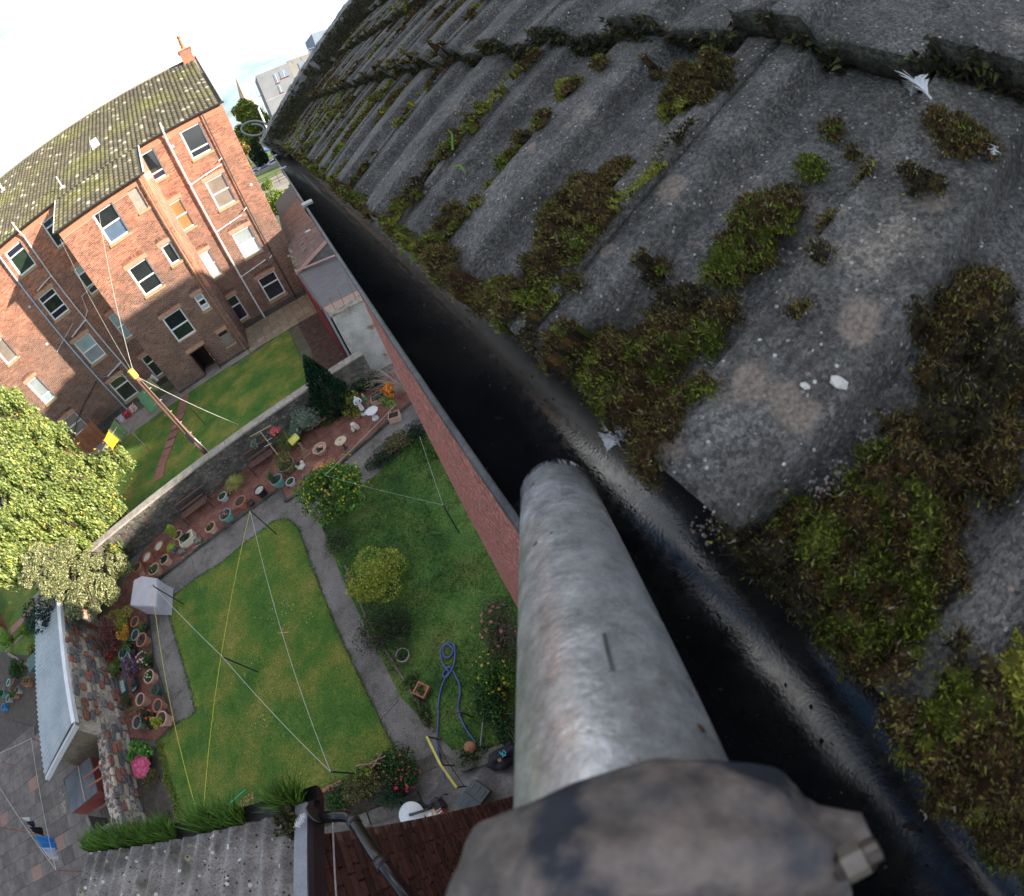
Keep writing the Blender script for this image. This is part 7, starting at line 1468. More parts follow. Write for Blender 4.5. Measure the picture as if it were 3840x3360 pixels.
shrub('bank_plants', 'dry fawn and green plants along the top of the rough lawn by the dark shrub', at('F', 1680, 1160, .25), (.8, .6, .25), 2200, .06, [(.1, .12, .05), (.3, .22, .1), (.16, .15, .06)], cat='plants', group='weedy plants along the kerb')
shrub('bank_plants', 'fresh green weeds below the dark shrub on the rough lawn', at('e', 520, 880, .15), (.8, .8, .2), 2200, .06, GRN, cat='plants', group='weedy plants along the kerb')
shrub('wall_shrub', 'rusty pink flowered shrub half hidden behind the pole', at('M', 1500, 180, .6), (.7, .9, .5), 3600, .055, [(.07, .09, .05), (.12, .1, .06), (.2, .14, .1), (.05, .08, .03)], fl=([(.5, .16, .14), (.6, .25, .2)], 22, .07))
shrub('variegated_shrub', 'yellow and green leaved shrub at the foot of the pole', at('M', 1420, 720, .45), (.55, .75, .4), 2600, .07, GRN + [(.12, .2, .04)], fl=([(.6, .5, .04), (.65, .58, .08)], 26, .06))
shrub('wall_shrub', 'deep green mixed foliage at the bottom of our wall', at('M', 1500, 1180, .3), (.6, 1.2, .35), 4000, .06, DGR + GRN)
shrub('weed_patch', 'green weeds on the low wall beside the navy bag', at('M', 1180, 1720, .1), (.5, .35, .18), 1400, .05, GRN + DGR, cat='plant')
for (k_, x, y, l_) in (('M', 345, 500, 'round stone pot of houseleeks on the path edge'),): pot(k_, x, y, .17, .22, mat('stone pot', [(.3, .27, .22), (.4, .36, .3)], 6), l_, plant=dome(GRN, .8, .3, 400, .035))
sq = thing('square_planter', 'square orange terracotta planter of green succulents on the rough lawn', 'planter', at('M', 575, 925, 0)); p = at('M', 572, 920, .15); M = Matrix.Translation((p[0], p[1], .09)) @ Matrix.Rotation(R_(38), 4, 'Z'); b = MB()
for (dx, dy, sx_, sy_) in ((0, .16, .36, .035), (0, -.16, .36, .035), (.16, 0, .035, .285), (-.16, 0, .035, .285)): b.boxm(M @ Matrix.Translation((dx, dy, 0)), sx_, sy_, .16)
b.boxm(M @ Matrix.Translation((0, 0, -.02)), .285, .285, .1); keep(b.build('planter_box', m_ter), sq); foliage('leaves', sq, (p[0], p[1], .17), (.13, .13, .06), 500, .05, GRN + [(.16, .26, .08)])
shrub('houseleek', 'low star shaped green plants at the path edge near the square planter', at('M', 450, 800, .08), (.3, .2, .08), 300, .1, [(.14, .2, .06), (.08, .13, .04)], cat='plant')
shrub('path_weeds', 'ragged weeds along the crumbling path edge', at('M', 620, 1200, .05), (.2, .7, .08), 700, .07, [(.1, .12, .05), (.08, .14, .04), (.15, .12, .07)], cat='plant')
# top bed against the garden wall
cy = thing('cypress', 'tall dark blue green conical cypress in front of the garden wall', 'tree', at('F', 1010, 830, 0)); c0_ = Vector(at('F', 1000, 800, 0.1))
b = MB(); b.tube([c0_, c0_ + Vector((0, .05, 2.4))], [.08, .02], 7); keep(b.build('trunk', mat('bark', [])), cy)
Pc = []; Dc = []
for i in range(16000):
    f = random.random() ** 1.25; r = (1.02 * (1 - f) ** .8 * min(1, .55 + f * 3.2)) * random.uniform(.72, 1.04); a = random.uniform(0, 6.28); r *= 1 + .17 * math.sin(a * 7 + f * 19) ; Pc.append((c0_.x + r * math.cos(a) * .95, c0_.y + .25 + r * math.sin(a) * .95, .15 + f * 3.05)); Dc.append((math.cos(a) * .5, math.sin(a) * .5, 1.0))
V, cc = leafset(np.array(Pc), .11, [(.008, .035, .02), (.015, .055, .03), (.025, .08, .04), (.005, .02, .014), (.035, .1, .045)], dirs=np.array(Dc), aspect=.35); keep(np_quads('crown', V, cc, leafmat('leaf')), cy)
shrub('yellow_shrub', 'gold splashed evergreen shrub spreading round the cypress foot', at('F', 1150, 720, .35), (.5, 1.0, .5), 3200, .07, YEL + [(.05, .1, .02), (.08, .14, .03)], lumps=9)
shrub('yellow_shrub', 'gold and green shrub between the silver bush and the cypress', at('F', 780, 790, .4), (.75, .8, .45), 3200, .07, [(.45, .4, .05), (.05, .1, .02), (.08, .14, .03), (.03, .06, .02)], lumps=9)
shrub('silver_bush', 'silver grey leaved bush against the sooty wall', at('F', 590, 900, .65), (.8, .85, .62), 7000, .06, [(.2, .26, .2), (.3, .36, .28), (.38, .44, .34), (.12, .18, .12)], lumps=12)
sgr = thing('arching_grass', 'arching yellow green grass clump beside the yellow sieve', 'plant', at('F', 400, 1130, 0)); P_ = g('F', 400, 1130, .3); spiky([(.15, .22, .05), (.25, .3, .08), (.1, .16, .04)], 420, .75, .01, .8)(sgr, (P_.x, P_.y, .3), .2); foliage('leaves', sgr, (P_.x + .15, P_.y - .25, .25), (.45, .4, .25), 1300, .05, DGR + GRN)
ygr = thing('arching_grass', 'golden arching grass clump behind the light blue pot', 'plant', at('J', 1530, 60, 0)); P_ = g('J', 1545, 40, .25); spiky([(.45, .42, .12), (.35, .36, .1)], 420, .6, .01, .8)(ygr, (P_.x, P_.y, .25), .2)
shrub('wall_fern', 'leafy green border plants behind the bare branches', at('F', 1330, 420, .3), (.8, .6, .35), 2600, .07, DGR + [(.1, .16, .04), (.16, .2, .05)])
shrub('wall_fern', 'dark leafy plants under the light wall at the bed end', at('F', 1500, 500, .3), (.6, .9, .3), 1700, .07, DGR)
fr_ = thing('bare_shrub', 'arching leafless shrub of pale branches reaching from our wall corner', 'shrub', at('F', 1800, 560, 0)); b = MB(); o0 = Vector(at('F', 1830, 560, .2))
for i in range(60):
    e = Vector(at('F', random.uniform(1260, 1700), random.uniform(190, 700), random.uniform(.4, 1.0))); m_ = (o0 + e) / 2 + Vector((0, 0, random.uniform(.3, .6))); b.tube(spline([o0, m_, e], 4), [.014 - .0014 * j for j in range(9)], 4)
    for j in range(2): q = m_.lerp(e, random.random()); b.tube([q, q + Vector((random.gauss(-.2, .15), random.gauss(0, .2), random.gauss(.02, .08)))], [.006, .003], 3)
keep(b.build('branch', mat('pale branch', [(.32, .24, .2), (.45, .36, .3)], 9)), fr_)
ac = thing('acer', 'small tree in a square planter with orange top leaves and light green lower leaves', 'tree', at('F', 1640, 800, 0)); p = at('F', 1655, 830, .2); M = Matrix.Translation((p[0], p[1], .14)) @ Matrix.Rotation(R_(-18), 4, 'Z'); b = MB()
for (dx, dy, sx_, sy_) in ((0, .19, .46, .035), (0, -.19, .46, .035), (.22, 0, .035, .345), (-.22, 0, .035, .345)): b.boxm(M @ Matrix.Translation((dx, dy, 0)), sx_, sy_, .26)
keep(b.build('planter_box', m_pale), ac); b = MB(); b.boxm(M, .4, .34, .18); keep(b.build('soil', m_soil), ac)
b = MB(); b.tube([(p[0], p[1], .2), at('F', 1590, 640, .8), at('F', 1560, 510, 1.2)], [.02, .015, .008], 6); keep(b.build('trunk', mat('bark', [])), ac)
foliage('leaves', ac, at('F', 1565, 510, 1.2), (.36, .34, .16), 420, .13, ORG, up=1); foliage('leaves', ac, at('F', 1610, 585, 1.0), (.16, .15, .1), 120, .12, ORG); foliage('leaves', ac, at('F', 1580, 690, .7), (.42, .45, .35), 900, .1, [(.16, .26, .06), (.22, .3, .08), (.3, .32, .1)])
sp2 = thing('square_planter', 'half hidden square planter beneath the arching bare branches', 'planter', at('F', 1430, 640, 0)); p = at('F', 1440, 630, .2); b = MB(); M = Matrix.Translation((p[0], p[1], .14)) @ Matrix.Rotation(R_(-18), 4, 'Z')
for (dx, dy, sx_, sy_) in ((0, .19, .46, .035), (0, -.19, .46, .035), (.22, 0, .035, .345), (-.22, 0, .035, .345)): b.boxm(M @ Matrix.Translation((dx, dy, 0)), sx_, sy_, .26)
keep(b.build('planter_box', m_pale), sp2); b = MB(); b.boxm(M, .4, .34, .16); keep(b.build('soil', m_soil), sp2)
# statues and ornaments
m_stat = mat('white statue', [(.6, .6, .6), (.74, .74, .73)], 6, fine=(30, .08))
def skinned(name, parent, verts, edges, radii, m, sub=2):
    me = bpy.data.meshes.new(name); me.from_pydata([tuple(v) for v in verts], edges, []); o = bpy.data.objects.new(name, me); C.objects.link(o); sk_ = o.modifiers.new('skin', 'SKIN'); sv = me.skin_vertices[0].data
    for i, r in enumerate(radii): sv[i].radius = (r, r)
    sv[0].use_root = True; ss = o.modifiers.new('sub', 'SUBSURF'); ss.levels = sub; ss.render_levels = sub; me.materials.append(m); keep(o, parent); return o
stt = thing('lady_statue', 'white garden statue of a draped standing woman beside the shell basin', 'statue', at('F', 1290, 790, 0)); B0 = Vector(at('F', 1300, 800, .05))
b = MB(); b.lathe(tuple(B0), [(0, 0), (.17, 0), (.17, .06), (.13, .08), (.12, .16)], 18); keep(b.build('plinth', m_stat), stt)
vs = [B0 + Vector(v) for v in ((0, 0, .55), (0, 0, .16), (.01, 0, .36), (0, 0, .72), (0, -.005, .84), (0, 0, .92), (0, -.01, 1.0), (.11, -.02, .82), (.17, -.07, .7), (.1, -.14, .68), (-.1, -.02, .82), (-.15, -.05, .68), (-.07, -.13, .66))]
skinned('figure', stt, vs, [(0, 2), (2, 1), (0, 3), (3, 4), (4, 5), (5, 6), (4, 7), (7, 8), (8, 9), (4, 10), (10, 11), (11, 12)], [.085, .13, .11, .08, .085, .035, .062, .045, .032, .025, .045, .032, .025], m_stat)
bs = thing('shell_basin', 'white shell shaped bird bath basin on a fluted pedestal', 'bird bath', at('F', 1440, 870, 0)); B1 = Vector(at('F', 1435, 865, .05))
b = MB(); b.lathe(tuple(B1), [(0, 0), (.15, 0), (.15, .05), (.09, .09), (.065, .2), (.06, .42), (.1, .5)], 8); keep(b.build('pedestal', m_stat), bs)
B2 = Vector(at('F', 1395, 780, .6)); b = MB(); nn3 = 40
for (r0, z0_, r1, z1_) in ((.1, -.06, .27, .06), (.27, .06, .245, .065), (.245, .065, .15, .0), (.15, .0, .0, -.01)):
    for j in range(nn3):
        a0_, a1_ = 2 * math.pi * j / nn3, 2 * math.pi * (j + 1) / nn3; w0, w1 = 1 + .05 * math.cos(a0_ * 10), 1 + .05 * math.cos(a1_ * 10)
        b.quad(B2 + Vector((r0 * w0 * math.cos(a0_), r0 * w0 * math.sin(a0_), z0_)), B2 + Vector((r0 * w1 * math.cos(a1_), r0 * w1 * math.sin(a1_), z0_)), B2 + Vector((r1 * w1 * math.cos(a1_), r1 * w1 * math.sin(a1_), z1_)), B2 + Vector((r1 * w0 * math.cos(a0_), r1 * w0 * math.sin(a0_), z1_)))
keep(b.build('basin', m_stat, smooth=True), bs)
gn = thing('garden_figure', 'little painted green and red figurine beside the white statue', 'figurine', at('F', 1360, 740, 0)); B3 = Vector(at('F', 1365, 730, .05)); 
for nm, pr_, c_ in (('body', [(.0, .35), (.07, .36), (.1, .5), (.06, .62), (0, .64)], (.04, .2, .05)), ('head', [(0, .62), (.05, .65), (.05, .7), (0, .74)], (.5, .35, .25)), ('hat', [(.06, .7), (.03, .8), (0, .86)], (.3, .28, .24)), ('base', [(0, 0), (.1, 0), (.08, .35), (0, .36)], (.2, .18, .1))): b = MB(); b.lathe(tuple(B3), pr_, 14); keep(b.build(nm, mat('fig_' + nm, [c_, tuple(x * 1.2 for x in c_)], 9), smooth=True), gn)
fg = thing('frog_statue', 'chunky cream stone frog ornament sitting on the chips', 'statue', at('F', 1200, 1000, 0)); B4 = Vector(at('F', 1200, 990, .05)); m_cream = mat('cream stone', [(.55, .48, .38), (.68, .62, .52)], 7, fine=(30, .15))
skinned('figure', fg, [B4 + Vector(v) for v in ((0, 0, .16), (0, .02, .28), (-.02, -.02, .4), (.11, -.06, .1), (.15, -.14, .03), (-.11, -.06, .1), (-.14, -.14, .03), (.07, -.14, .16), (.07, -.17, .03))], [(0, 1), (1, 2), (0, 3), (3, 4), (0, 5), (5, 6), (1, 7), (7, 8)], [.15, .13, .1, .08, .05, .08, .05, .045, .035], m_cream)
orn = thing('stone_ornament', 'white rock ornament with a black and white pup figure', 'ornament', at('F', 555, 1480, 0)); B5 = Vector(at('F', 550, 1450, .05)); b = MB(); ico(b, B5 + Vector((0, 0, .08)), .2, sq=(1.1, 1, .55)); ico(b, B5 + Vector((-.12, .04, .16)), .11); ico(b, B5 + Vector((.1, .08, .16)), .1); keep(b.build('rock', m_cream), orn); b = MB(); ico(b, B5 + Vector((-.03, .02, .25)), .085, sq=(1, 1.2, 1)); ico(b, B5 + Vector((-.06, -.05, .33)), .055); keep(b.build('pup', m_blk), orn)
bt = thing('bird_table', 'octagonal beige table top on a thin post on the chip bed', 'bird table', at('F', 1020, 1200, 0)); p = at('F', 1013, 1130, .5); b = MB(); b.lathe((p[0], p[1], .48), [(0, 0), (.26, 0), (.26, .03), (0, .03)], 8); keep(b.build('table_top', mat('beige board', [(.5, .4, .27), (.6, .5, .35)], 5)), bt); b = MB(); b.lathe((p[0], p[1], .05), [(.12, 0), (.04, .06), (.03, .43)], 8); keep(b.build('stem', m_rust), bt); b = MB(); ico(b, (p[0], p[1] + .03, .54), .04); keep(b.build('knob', m_ter), bt)
oc = thing('trough', 'octagonal terracotta trough of dark mossy soil', 'planter', at('F', 760, 1240, 0)); p = at('F', 762, 1225, .25); b = MB(); b.lathe((p[0], p[1], .05), [(.22, 0), (.3, .2), (.33, .2), (.33, .25), (.28, .25), (.27, .18), (0, .18)], 8, M=Matrix.Rotation(.35, 3, 'Z')); keep(b.build('bowl', m_pale), oc); foliage('moss', oc, (p[0], p[1], .24), (.22, .22, .03), 500, .04, DGR)
sc = thing('saucer', 'round terracotta saucer at the edge of the flowering bush', 'saucer', at('F', 750, 1430, 0)); p = at('F', 750, 1430, .1); b = MB(); b.lathe((p[0], p[1], .05), [(0, 0), (.22, 0), (.25, .05), (.23, .05), (.2, .02), (0, .02)], 22); keep(b.build('dish', m_ter), sc)
sc = thing('saucer', 'terracotta saucer under the teal conifer pot', 'saucer', at('F', 290, 1640, 0)); p = at('F', 282, 1640, .06); b = MB(); b.lathe((p[0], p[1], .05), [(0, 0), (.2, 0), (.23, .04), (.21, .04), (0, .015)], 22); keep(b.build('dish', m_ter), sc)
# butler sink planter and stones
bp = thing('sink_planter', 'cream rectangular butler sink planted with dark green plants', 'planter', at('J', 960, 720, 0)); p = at('J', 945, 690, .35); M = Matrix.Translation((p[0], p[1], .2)) @ Matrix.Rotation(R_(12), 4, 'Z'); b = MB()
for (dx, dy, sx_, sy_) in ((0, .2, .72, .045), (0, -.2, .72, .045), (.34, 0, .045, .355), (-.34, 0, .045, .355)): b.boxm(M @ Matrix.Translation((dx, dy, 0)), sx_, sy_, .3)
b.boxm(M @ Matrix.Translation((0, 0, -.04)), .64, .36, .2); keep(b.build('sink', mat('cream glaze', [(.6, .52, .36), (.7, .64, .5)], 5, rough=.35)), bp); foliage('leaves', bp, (p[0], p[1], .38), (.32, .2, .1), 1500, .045, DGR + [(.1, .13, .08)])
for i, (x, y) in enumerate(((1095, 725), (905, 850))):
    b = MB(); p = at('J', x, y, .12); ico(b, p, .2, sq=(1.2, .9, .6)); ico(b, (p[0] + .12, p[1] - .05, p[2]), .13, sq=(1, 1, .7)); ico(b, (p[0] - .13, p[1] + .05, p[2]), .12, sq=(1, 1, .8)); tag(b.build('rock', mat('rockery stone', [(.09, .08, .065), (.19, .17, .14)], 6, fine=(20, .4), bump=.02, bscale=14)), ('craggy grey rock right of the butler sink', 'craggy grey rock left of the butler sink')[i], 'rock')
b = MB()
for i in range(46):
    t = i / 45; p = g('J', 900 + 250 * t + random.gauss(0, 3), 935 - 175 * t + 14 * math.sin(t * 6), .06); ico(b, p, random.uniform(.018, .03), (1, 1, 1), (1, 1, .5))
tag(b.build('pebble', m_peb), 'curved line of small cream pebbles in front of the rocks', 'pebbles', None, 'stuff')
for i, (x, y) in enumerate(((1440, 170), (1475, 150))):
    b = MB(); p = Vector(at('J', x, y, .1)); b.tube([p - Vector((.0, .09, 0)), p + Vector((.03, .1, 0))], .045, 8); tag(b.build('log', mat('log end', [(.45, .26, .15), (.58, .36, .22)], 6)), ('short cut log beside the light blue pot', 'second short cut log under the golden grass')[i], 'log', 'short logs by the garden wall')
# benches
m_bw = mat('bench wood', [(.12, .055, .04), (.2, .1, .075)], 5, stretch=(1, 6, 6), fine=(30, .25)); m_bi = mat('cast iron', [(.02, .02, .022), (.05, .045, .045)], 8, rough=.5)
def bench(p, rot, label, W=1.3):
    t = thing('garden_bench', label, 'bench', (p[0], p[1], .05), 'wood and cast iron garden benches'); M = Matrix.Translation((p[0], p[1], .05)) @ Matrix.Rotation(rot, 4, 'Z')
    for i in range(4): b = MB(); b.boxm(M @ Matrix.Translation((0, -.16 + .1 * i, .42)), W, .08, .028); keep(b.build('seat_slat', m_bw), t)
    for z in (.56, .86): b = MB(); b.boxm(M @ Matrix.Translation((0, .22 + (z - .5) * .25, z)) @ Matrix.Rotation(-.25, 4, 'X'), W, .03, .07); keep(b.build('back_rail', m_bw), t)
    b = MB()
    for i in range(22):
        x = -W * .42 + W * .84 * i / 21
        for s_ in (-1, 1): b.tube([M @ Vector((x, .25, .58)), M @ Vector((max(-W * .44, min(W * .44, x + s_ * .12)), .3, .84))], .008, 4)
    keep(b.build('lattice_panel', m_bi), t)
    for s_ in (-1, 1):
        b = MB(); x = s_ * (W / 2 - .03)
        b.tube([M @ Vector(v) for v in ((x, -.26, 0), (x, -.2, .22), (x, -.2, .42), (x, -.24, .56), (x, -.1, .64), (x, .2, .62))], .022, 6); b.tube([M @ Vector(v) for v in ((x, .3, 0), (x, .2, .25), (x, .2, .45), (x, .33, .92))], .022, 6); b.tube([M @ Vector((x, -.2, .4)), M @ Vector((x, .2, .4))], .02, 6); keep(b.build('end_frame', m_bi), t)
bench((-9.55, 15.0), FA + .06, 'brown garden bench with lattice back nearest the variegated bush', 1.45)
bench((-5.95, 15.55), FA + .04, 'brown garden bench beside the large olive pot', 1.3)
bench((-2.9, 15.85), FA + .02, 'low brown garden bench between the silver bush and the frog', 1.25)
# covered seat in pale grey sheet
cvp = [Vector(at('O', 1560, 1190, .0)), Vector(at('O', 1790, 1325, .0)), Vector(at('O', 1950, 1240, .0))]
cv = thing('covered_furniture', 'garden furniture wrapped in a pale grey fitted cover at the bed corner', 'cover', at('O', 1760, 1200, 0)); tp = [at('O', 1606, 880, .98), at('O', 1710, 832, 1.0), at('O', 1880, 860, .96), at('O', 1872, 1195, .86), at('O', 1562, 1180, .9)]
tpv = [Vector(t_) for t_ in tp]; cen = sum(tpv, Vector()) / 5
V = []; F = []; nseg = 60; ringz = [(1.0, 0), (1.02, -.05), (1.0, -.3), (.98, -.6), (1.0, -.86), (1.02, -1.0)]
def around(t):
    q = t * 5; i = int(q) % 5; f_ = q - int(q); a, b_2 = tpv[i], tpv[(i + 1) % 5]; return a.lerp(b_2, f_ * f_ * (3 - 2 * f_) * .35 + f_ * .65)
for (sc_, dz) in [(.0, 0), (.5, 0), (.92, 0)] + ringz:
    for j in range(nseg):
        p = around(j / nseg); q = cen.lerp(p, sc_); zt = q.z; z = zt + .02 * mn.noise(Vector((q.x * 3, q.y * 3, 0))) if dz == 0 else max(.06, zt * (1 + dz)); fold = .035 * math.sin(j * 1.7) * mn.noise(Vector((j * .4, dz * 2, 3))) if dz else 0; q = q + (q - cen).normalized() * fold if sc_ else q; V.append((q.x, q.y, z))
for i in range(8):
    for j in range(nseg): F.append((i * nseg + j, i * nseg + (j + 1) % nseg, (i + 1) * nseg + (j + 1) % nseg, (i + 1) * nseg + j))
keep(mesh_obj('fitted_cover', V, F, mat('grey cover cloth', [(.42, .39, .42), (.5, .47, .5)], 2.5, rough=.7, bump=.01, bscale=5, fine=(40, .06)), None, None, True), cv)
bx2 = thing('tile_box', 'small open terracotta box behind the grey cover', 'planter', at('O', 1700, 810, 0)); p = at('O', 1700, 810, .15); b = MB(); M = Matrix.Translation((p[0], p[1], .1)) @ Matrix.Rotation(.1, 4, 'Z')
for (dx, dy, sx_, sy_) in ((0, .08, .2, .02), (0, -.08, .2, .02), (.09, 0, .02, .14), (-.09, 0, .02, .14)): b.boxm(M @ Matrix.Translation((dx, dy, 0)), sx_, sy_, .14)
keep(b.build('box_side', m_pale), bx2)
# yellow sieve, trellis, bamboo cross with baskets
sv = thing('garden_sieve', 'bright yellow rectangular tray propped over the grass clump', 'tray', at('F', 455, 1110, 0)); q = [Vector(at('F', x, y, z)) for x, y, z in ((385, 1130, .75), (470, 1045, .8), (520, 1095, .75), (435, 1185, .7))]; b = MB(); b.add(q + [v - Vector((0, 0, .03)) for v in q], [(0, 1, 2, 3), (7, 6, 5, 4), (0, 4, 5, 1), (1, 5, 6, 2), (2, 6, 7, 3), (3, 7, 4, 0)]); keep(b.build('tray_base', mat('yellow plastic', [(.55, .5, .06), (.66, .6, .12)], 5, rough=.4)), sv)
for i in range(4): b = MB(); b.tube([q[i] + Vector((0, 0, .02)), q[(i + 1) % 4] + Vector((0, 0, .02))], .018, 6); keep(b.build('rim', mat('yellow rim', [(.6, .56, .12), (.7, .66, .2)], 5)), sv)
b = MB(); b.tube([Vector((q[3].x, q[3].y, 0)), q[3]], .015, 5); b.tube([Vector((q[1].x, q[1].y, 0)), q[1]], .015, 5); b.parts('leg', m_rust, sv)
tl = thing('trellis', 'small fan of brown wooden trellis standing by the yellow tray', 'trellis', at('F', 570, 1330, 0)); b0, b1, t0_, t1_ = [Vector(at('F', *v)) for v in ((565, 1345, .05), (655, 1275, .05), (490, 1160, .6), (535, 1150, .6))]; m_tr = mat('trellis wood', [(.33, .22, .12), (.42, .3, .18)], 7)
for i in range(5): b = MB(); b.tube([b0.lerp(b1, i / 4), t0_.lerp(t1_, 1 - i / 4)], .008, 4); keep(b.build('trellis_bar', m_tr), tl); b = MB(); b.tube([b0.lerp(t0_, i / 4), b1.lerp(t1_, i / 4)], .008, 4); keep(b.build('trellis_bar', m_tr), tl)
b = MB(); b.tube([b0, b1], .028, 4); keep(b.build('foot_rail', mat('pale wood', [])), tl)
bc = thing('bamboo_cross', 'tall tan wooden cross frame standing in the olive pot', 'stake', at('F', 330, 1390, 0)); b = MB(); ft = Vector(at('F', 330, 1390, .4)); tpz = Vector(at('F', 50, 1020, 1.9)); m_bam = mat('bamboo', [(.42, .3, .13), (.52, .4, .2)], 6)
b.tube([ft, tpz], .022, 6); keep(b.build('upright', m_bam), bc); b = MB(); b.tube([Vector(at('F', -70, 1080, 1.85)), Vector(at('F', 178, 945, 1.85))], .018, 6); keep(b.build('cross_bar', m_bam), bc)
for (a, c_) in (((130, 1130), (185, 1098)), ((100, 1200), (185, 1160))): b = MB(); b.tube([Vector(at('F', *a, 1.6)), Vector(at('F', *c_, 1.6))], .01, 5); keep(b.build('peg', m_greypipe), bc)
hb1 = thing('hanging_basket', 'hanging basket of coral red flowers on the sooty wall', 'hanging basket', at('F', 225, 1020, 1.2)); B6 = at('F', 228, 1025, 1.3); b = MB(); b.lathe((B6[0], B6[1], 1.1), [(0, 0), (.12, .04), (.18, .2)], 14); keep(b.build('basket', m_rust), hb1); flowers(hb1, (B6[0], B6[1], 1.3), (.22, .22, .16), 60, .07, [(.75, .12, .1), (.8, .25, .2), (.7, .1, .2)]); foliage('leaves', hb1, (B6[0], B6[1], 1.28), (.2, .2, .14), 260, .05, GRN); b = MB(); b.tube([(B6[0], B6[1] + .02, 1.1), (B6[0], B6[1] + .03, .05)], .012, 5); keep(b.build('stand', m_rust), hb1)
hb2 = thing('hanging_basket', 'hanging basket of silvery foliage left of the bamboo cross', 'hanging basket', at('d', 1520, 880, 1.2)); B7 = at('d', 1525, 875, 1.3); b = MB(); b.lathe((B7[0], B7[1], 1.12), [(0, 0), (.12, .04), (.17, .18)], 14); keep(b.build('basket', m_rust), hb2); foliage('leaves', hb2, (B7[0], B7[1], 1.32), (.24, .24, .15), 700, .055, [(.25, .3, .22), (.38, .42, .36), (.12, .2, .1)]); b = MB(); b.tube([(B7[0], B7[1], 1.1), (B7[0], B7[1], .05)], .012, 5); keep(b.build('stand', m_rust), hb2)
for (x, y, i) in ((280, 770, 0), (1390, 825, 1)):
    pass
# ================================================================== BIG TREE and variegated bush
def pxb(k_, x, y, t): p = atd(k_, x, y, t); return (p.x, p.y, p.z)
tr = [(pxb('o', 15, 830, 27.5), (1.7, 1.9, 1.9)), (pxb('o', 80, 880, 27), (1.7, 1.9, 1.6)), (pxb('o', 20, 940, 26), (2.0, 2.0, 1.9)), (pxb('o', 120, 930, 25.5), (1.6, 1.7, 1.3)), (pxb('o', 200, 925, 25), (1.05, 1.1, .8)), (pxb('o', 232, 905, 25), (.5, .5, .4)), (pxb('o', 95, 1000, 24.5), (1.9, 1.9, 1.5)), (pxb('o', 170, 985, 24), (1.5, 1.5, 1.2)), (pxb('o', 175, 1050, 23.5), (1.3, 1.3, .9)), (pxb('o', 30, 1040, 24.5), (1.9, 1.9, 1.5)), (pxb('o', 215, 1020, 23.4), (.8, .8, .6)), (pxb('o', 10, 1120, 24), (1.3, 1.3, 1.0)), (pxb('o', 225, 1090, 22.8), (.6, .6, .45)), (pxb('o', -60, 920, 27), (2.6, 2.6, 3.0)), (pxb('o', -80, 1050, 26), (2.4, 2.4, 2.4)), (pxb('o', 120, 1080, 23.3), (1.2, 1.2, .6))]
TG = [(.19, .26, .05), (.26, .33, .08), (.34, .38, .11), (.13, .18, .045), (.38, .39, .12), (.24, .32, .12), (.08, .12, .03)]
bt_ = tree('large sunlit willow like tree with drooping yellow green leaves at the left edge', (-19.5, 20.5, 0), 7.5, tr, 130000, .14, TG, tr=.22, lumps=60, lump_r=.15, droop=True)
Pf = np.concatenate([blob_points(26, c_, r_, lumps=8) for c_, r_ in tr]); V, cc = leafset(Pf, .12, [(.75, .5, .03), (.8, .42, .03)]); keep(np_quads('autumn_leaves', V, cc, leafmat('petal')), bt_)
vb = [(pxb('o', 80, 1120, 22.6), (.95, .95, .8)), (pxb('o', 130, 1110, 22.3), (.9, .9, .7)), (pxb('o', 180, 1140, 21.8), (.95, .95, .8)), (pxb('o', 235, 1135, 21.5), (.7, .7, .6)), (pxb('o', 110, 1165, 21.6), (1.0, 1.0, .8)), (pxb('o', 165, 1190, 21), (.85, .85, .7)), (pxb('o', 215, 1180, 20.8), (.75, .75, .6)), (pxb('o', 65, 1150, 22.4), (.7, .7, .6)), (pxb('o', 150, 1225, 20.3), (.5, .5, .4)), (pxb('o', 190, 1222, 20), (.35, .35, .3))]
tree('wide variegated cream and green bush over the shed roof end', (-15.6, 15.2, 0), 2.6, vb, 60000, .07, [(.33, .33, .15), (.41, .41, .21), (.23, .26, .09), (.09, .12, .04), (.48, .47, .29), (.15, .18, .06)], name='bush', tr=.1, lumps=26, lump_r=.3)
shrub('dark_ivy', 'dark blue green evergreen below the variegated bush', pxb('o', 95, 1215, 22.6), (1.1, 1.1, .9), 5200, .09, [(.012, .03, .025), (.025, .05, .035), (.04, .08, .05)])
# neighbour's hedges and pots at the far left
for i, (x, y, r) in enumerate(((12, 1278, .75), (45, 1262, .55), (60, 1245, .5), (75, 1228, .5), (100, 1212, .5))):
    shrub('box_hedge', ['bright lime hedge ball at the left edge', 'lime hedge ball next to the edge one', 'green hedge ball in the middle of the hedge row', 'green hedge ball near the shed', 'darker green hedge ball closest to the shed'][i], at('o', x, y, .4), (r, r, .45), 2600, .05, [(.16, .34, .03), (.24, .42, .05)] if i < 2 else [(.05, .15, .02), (.08, .2, .03)], cat='hedge', group='clipped hedge balls')
fw = thing('red_fence', 'rusty red garden fence along the neighbour lawn at the left edge', 'fence', at('o', 15, 1180, 0)); fa, fb_ = g('O', -120, 1000, 0), g('O', 95, 1480, 0)
for i in range(26): p = fa.lerp(fb_, i / 25); b = MB(); b.boxm(Matrix.Translation((p.x, p.y, .6)) @ Matrix.Rotation(math.atan2((fb_ - fa).y, (fb_ - fa).x), 4, 'Z'), (fb_ - fa).length / 26 - .015, .03, 1.2 + random.uniform(-.03, .03)); keep(b.build('board', mat('red fence wood', [(.2, .06, .035), (.3, .11, .07)], 4, vary=.25)), fw)
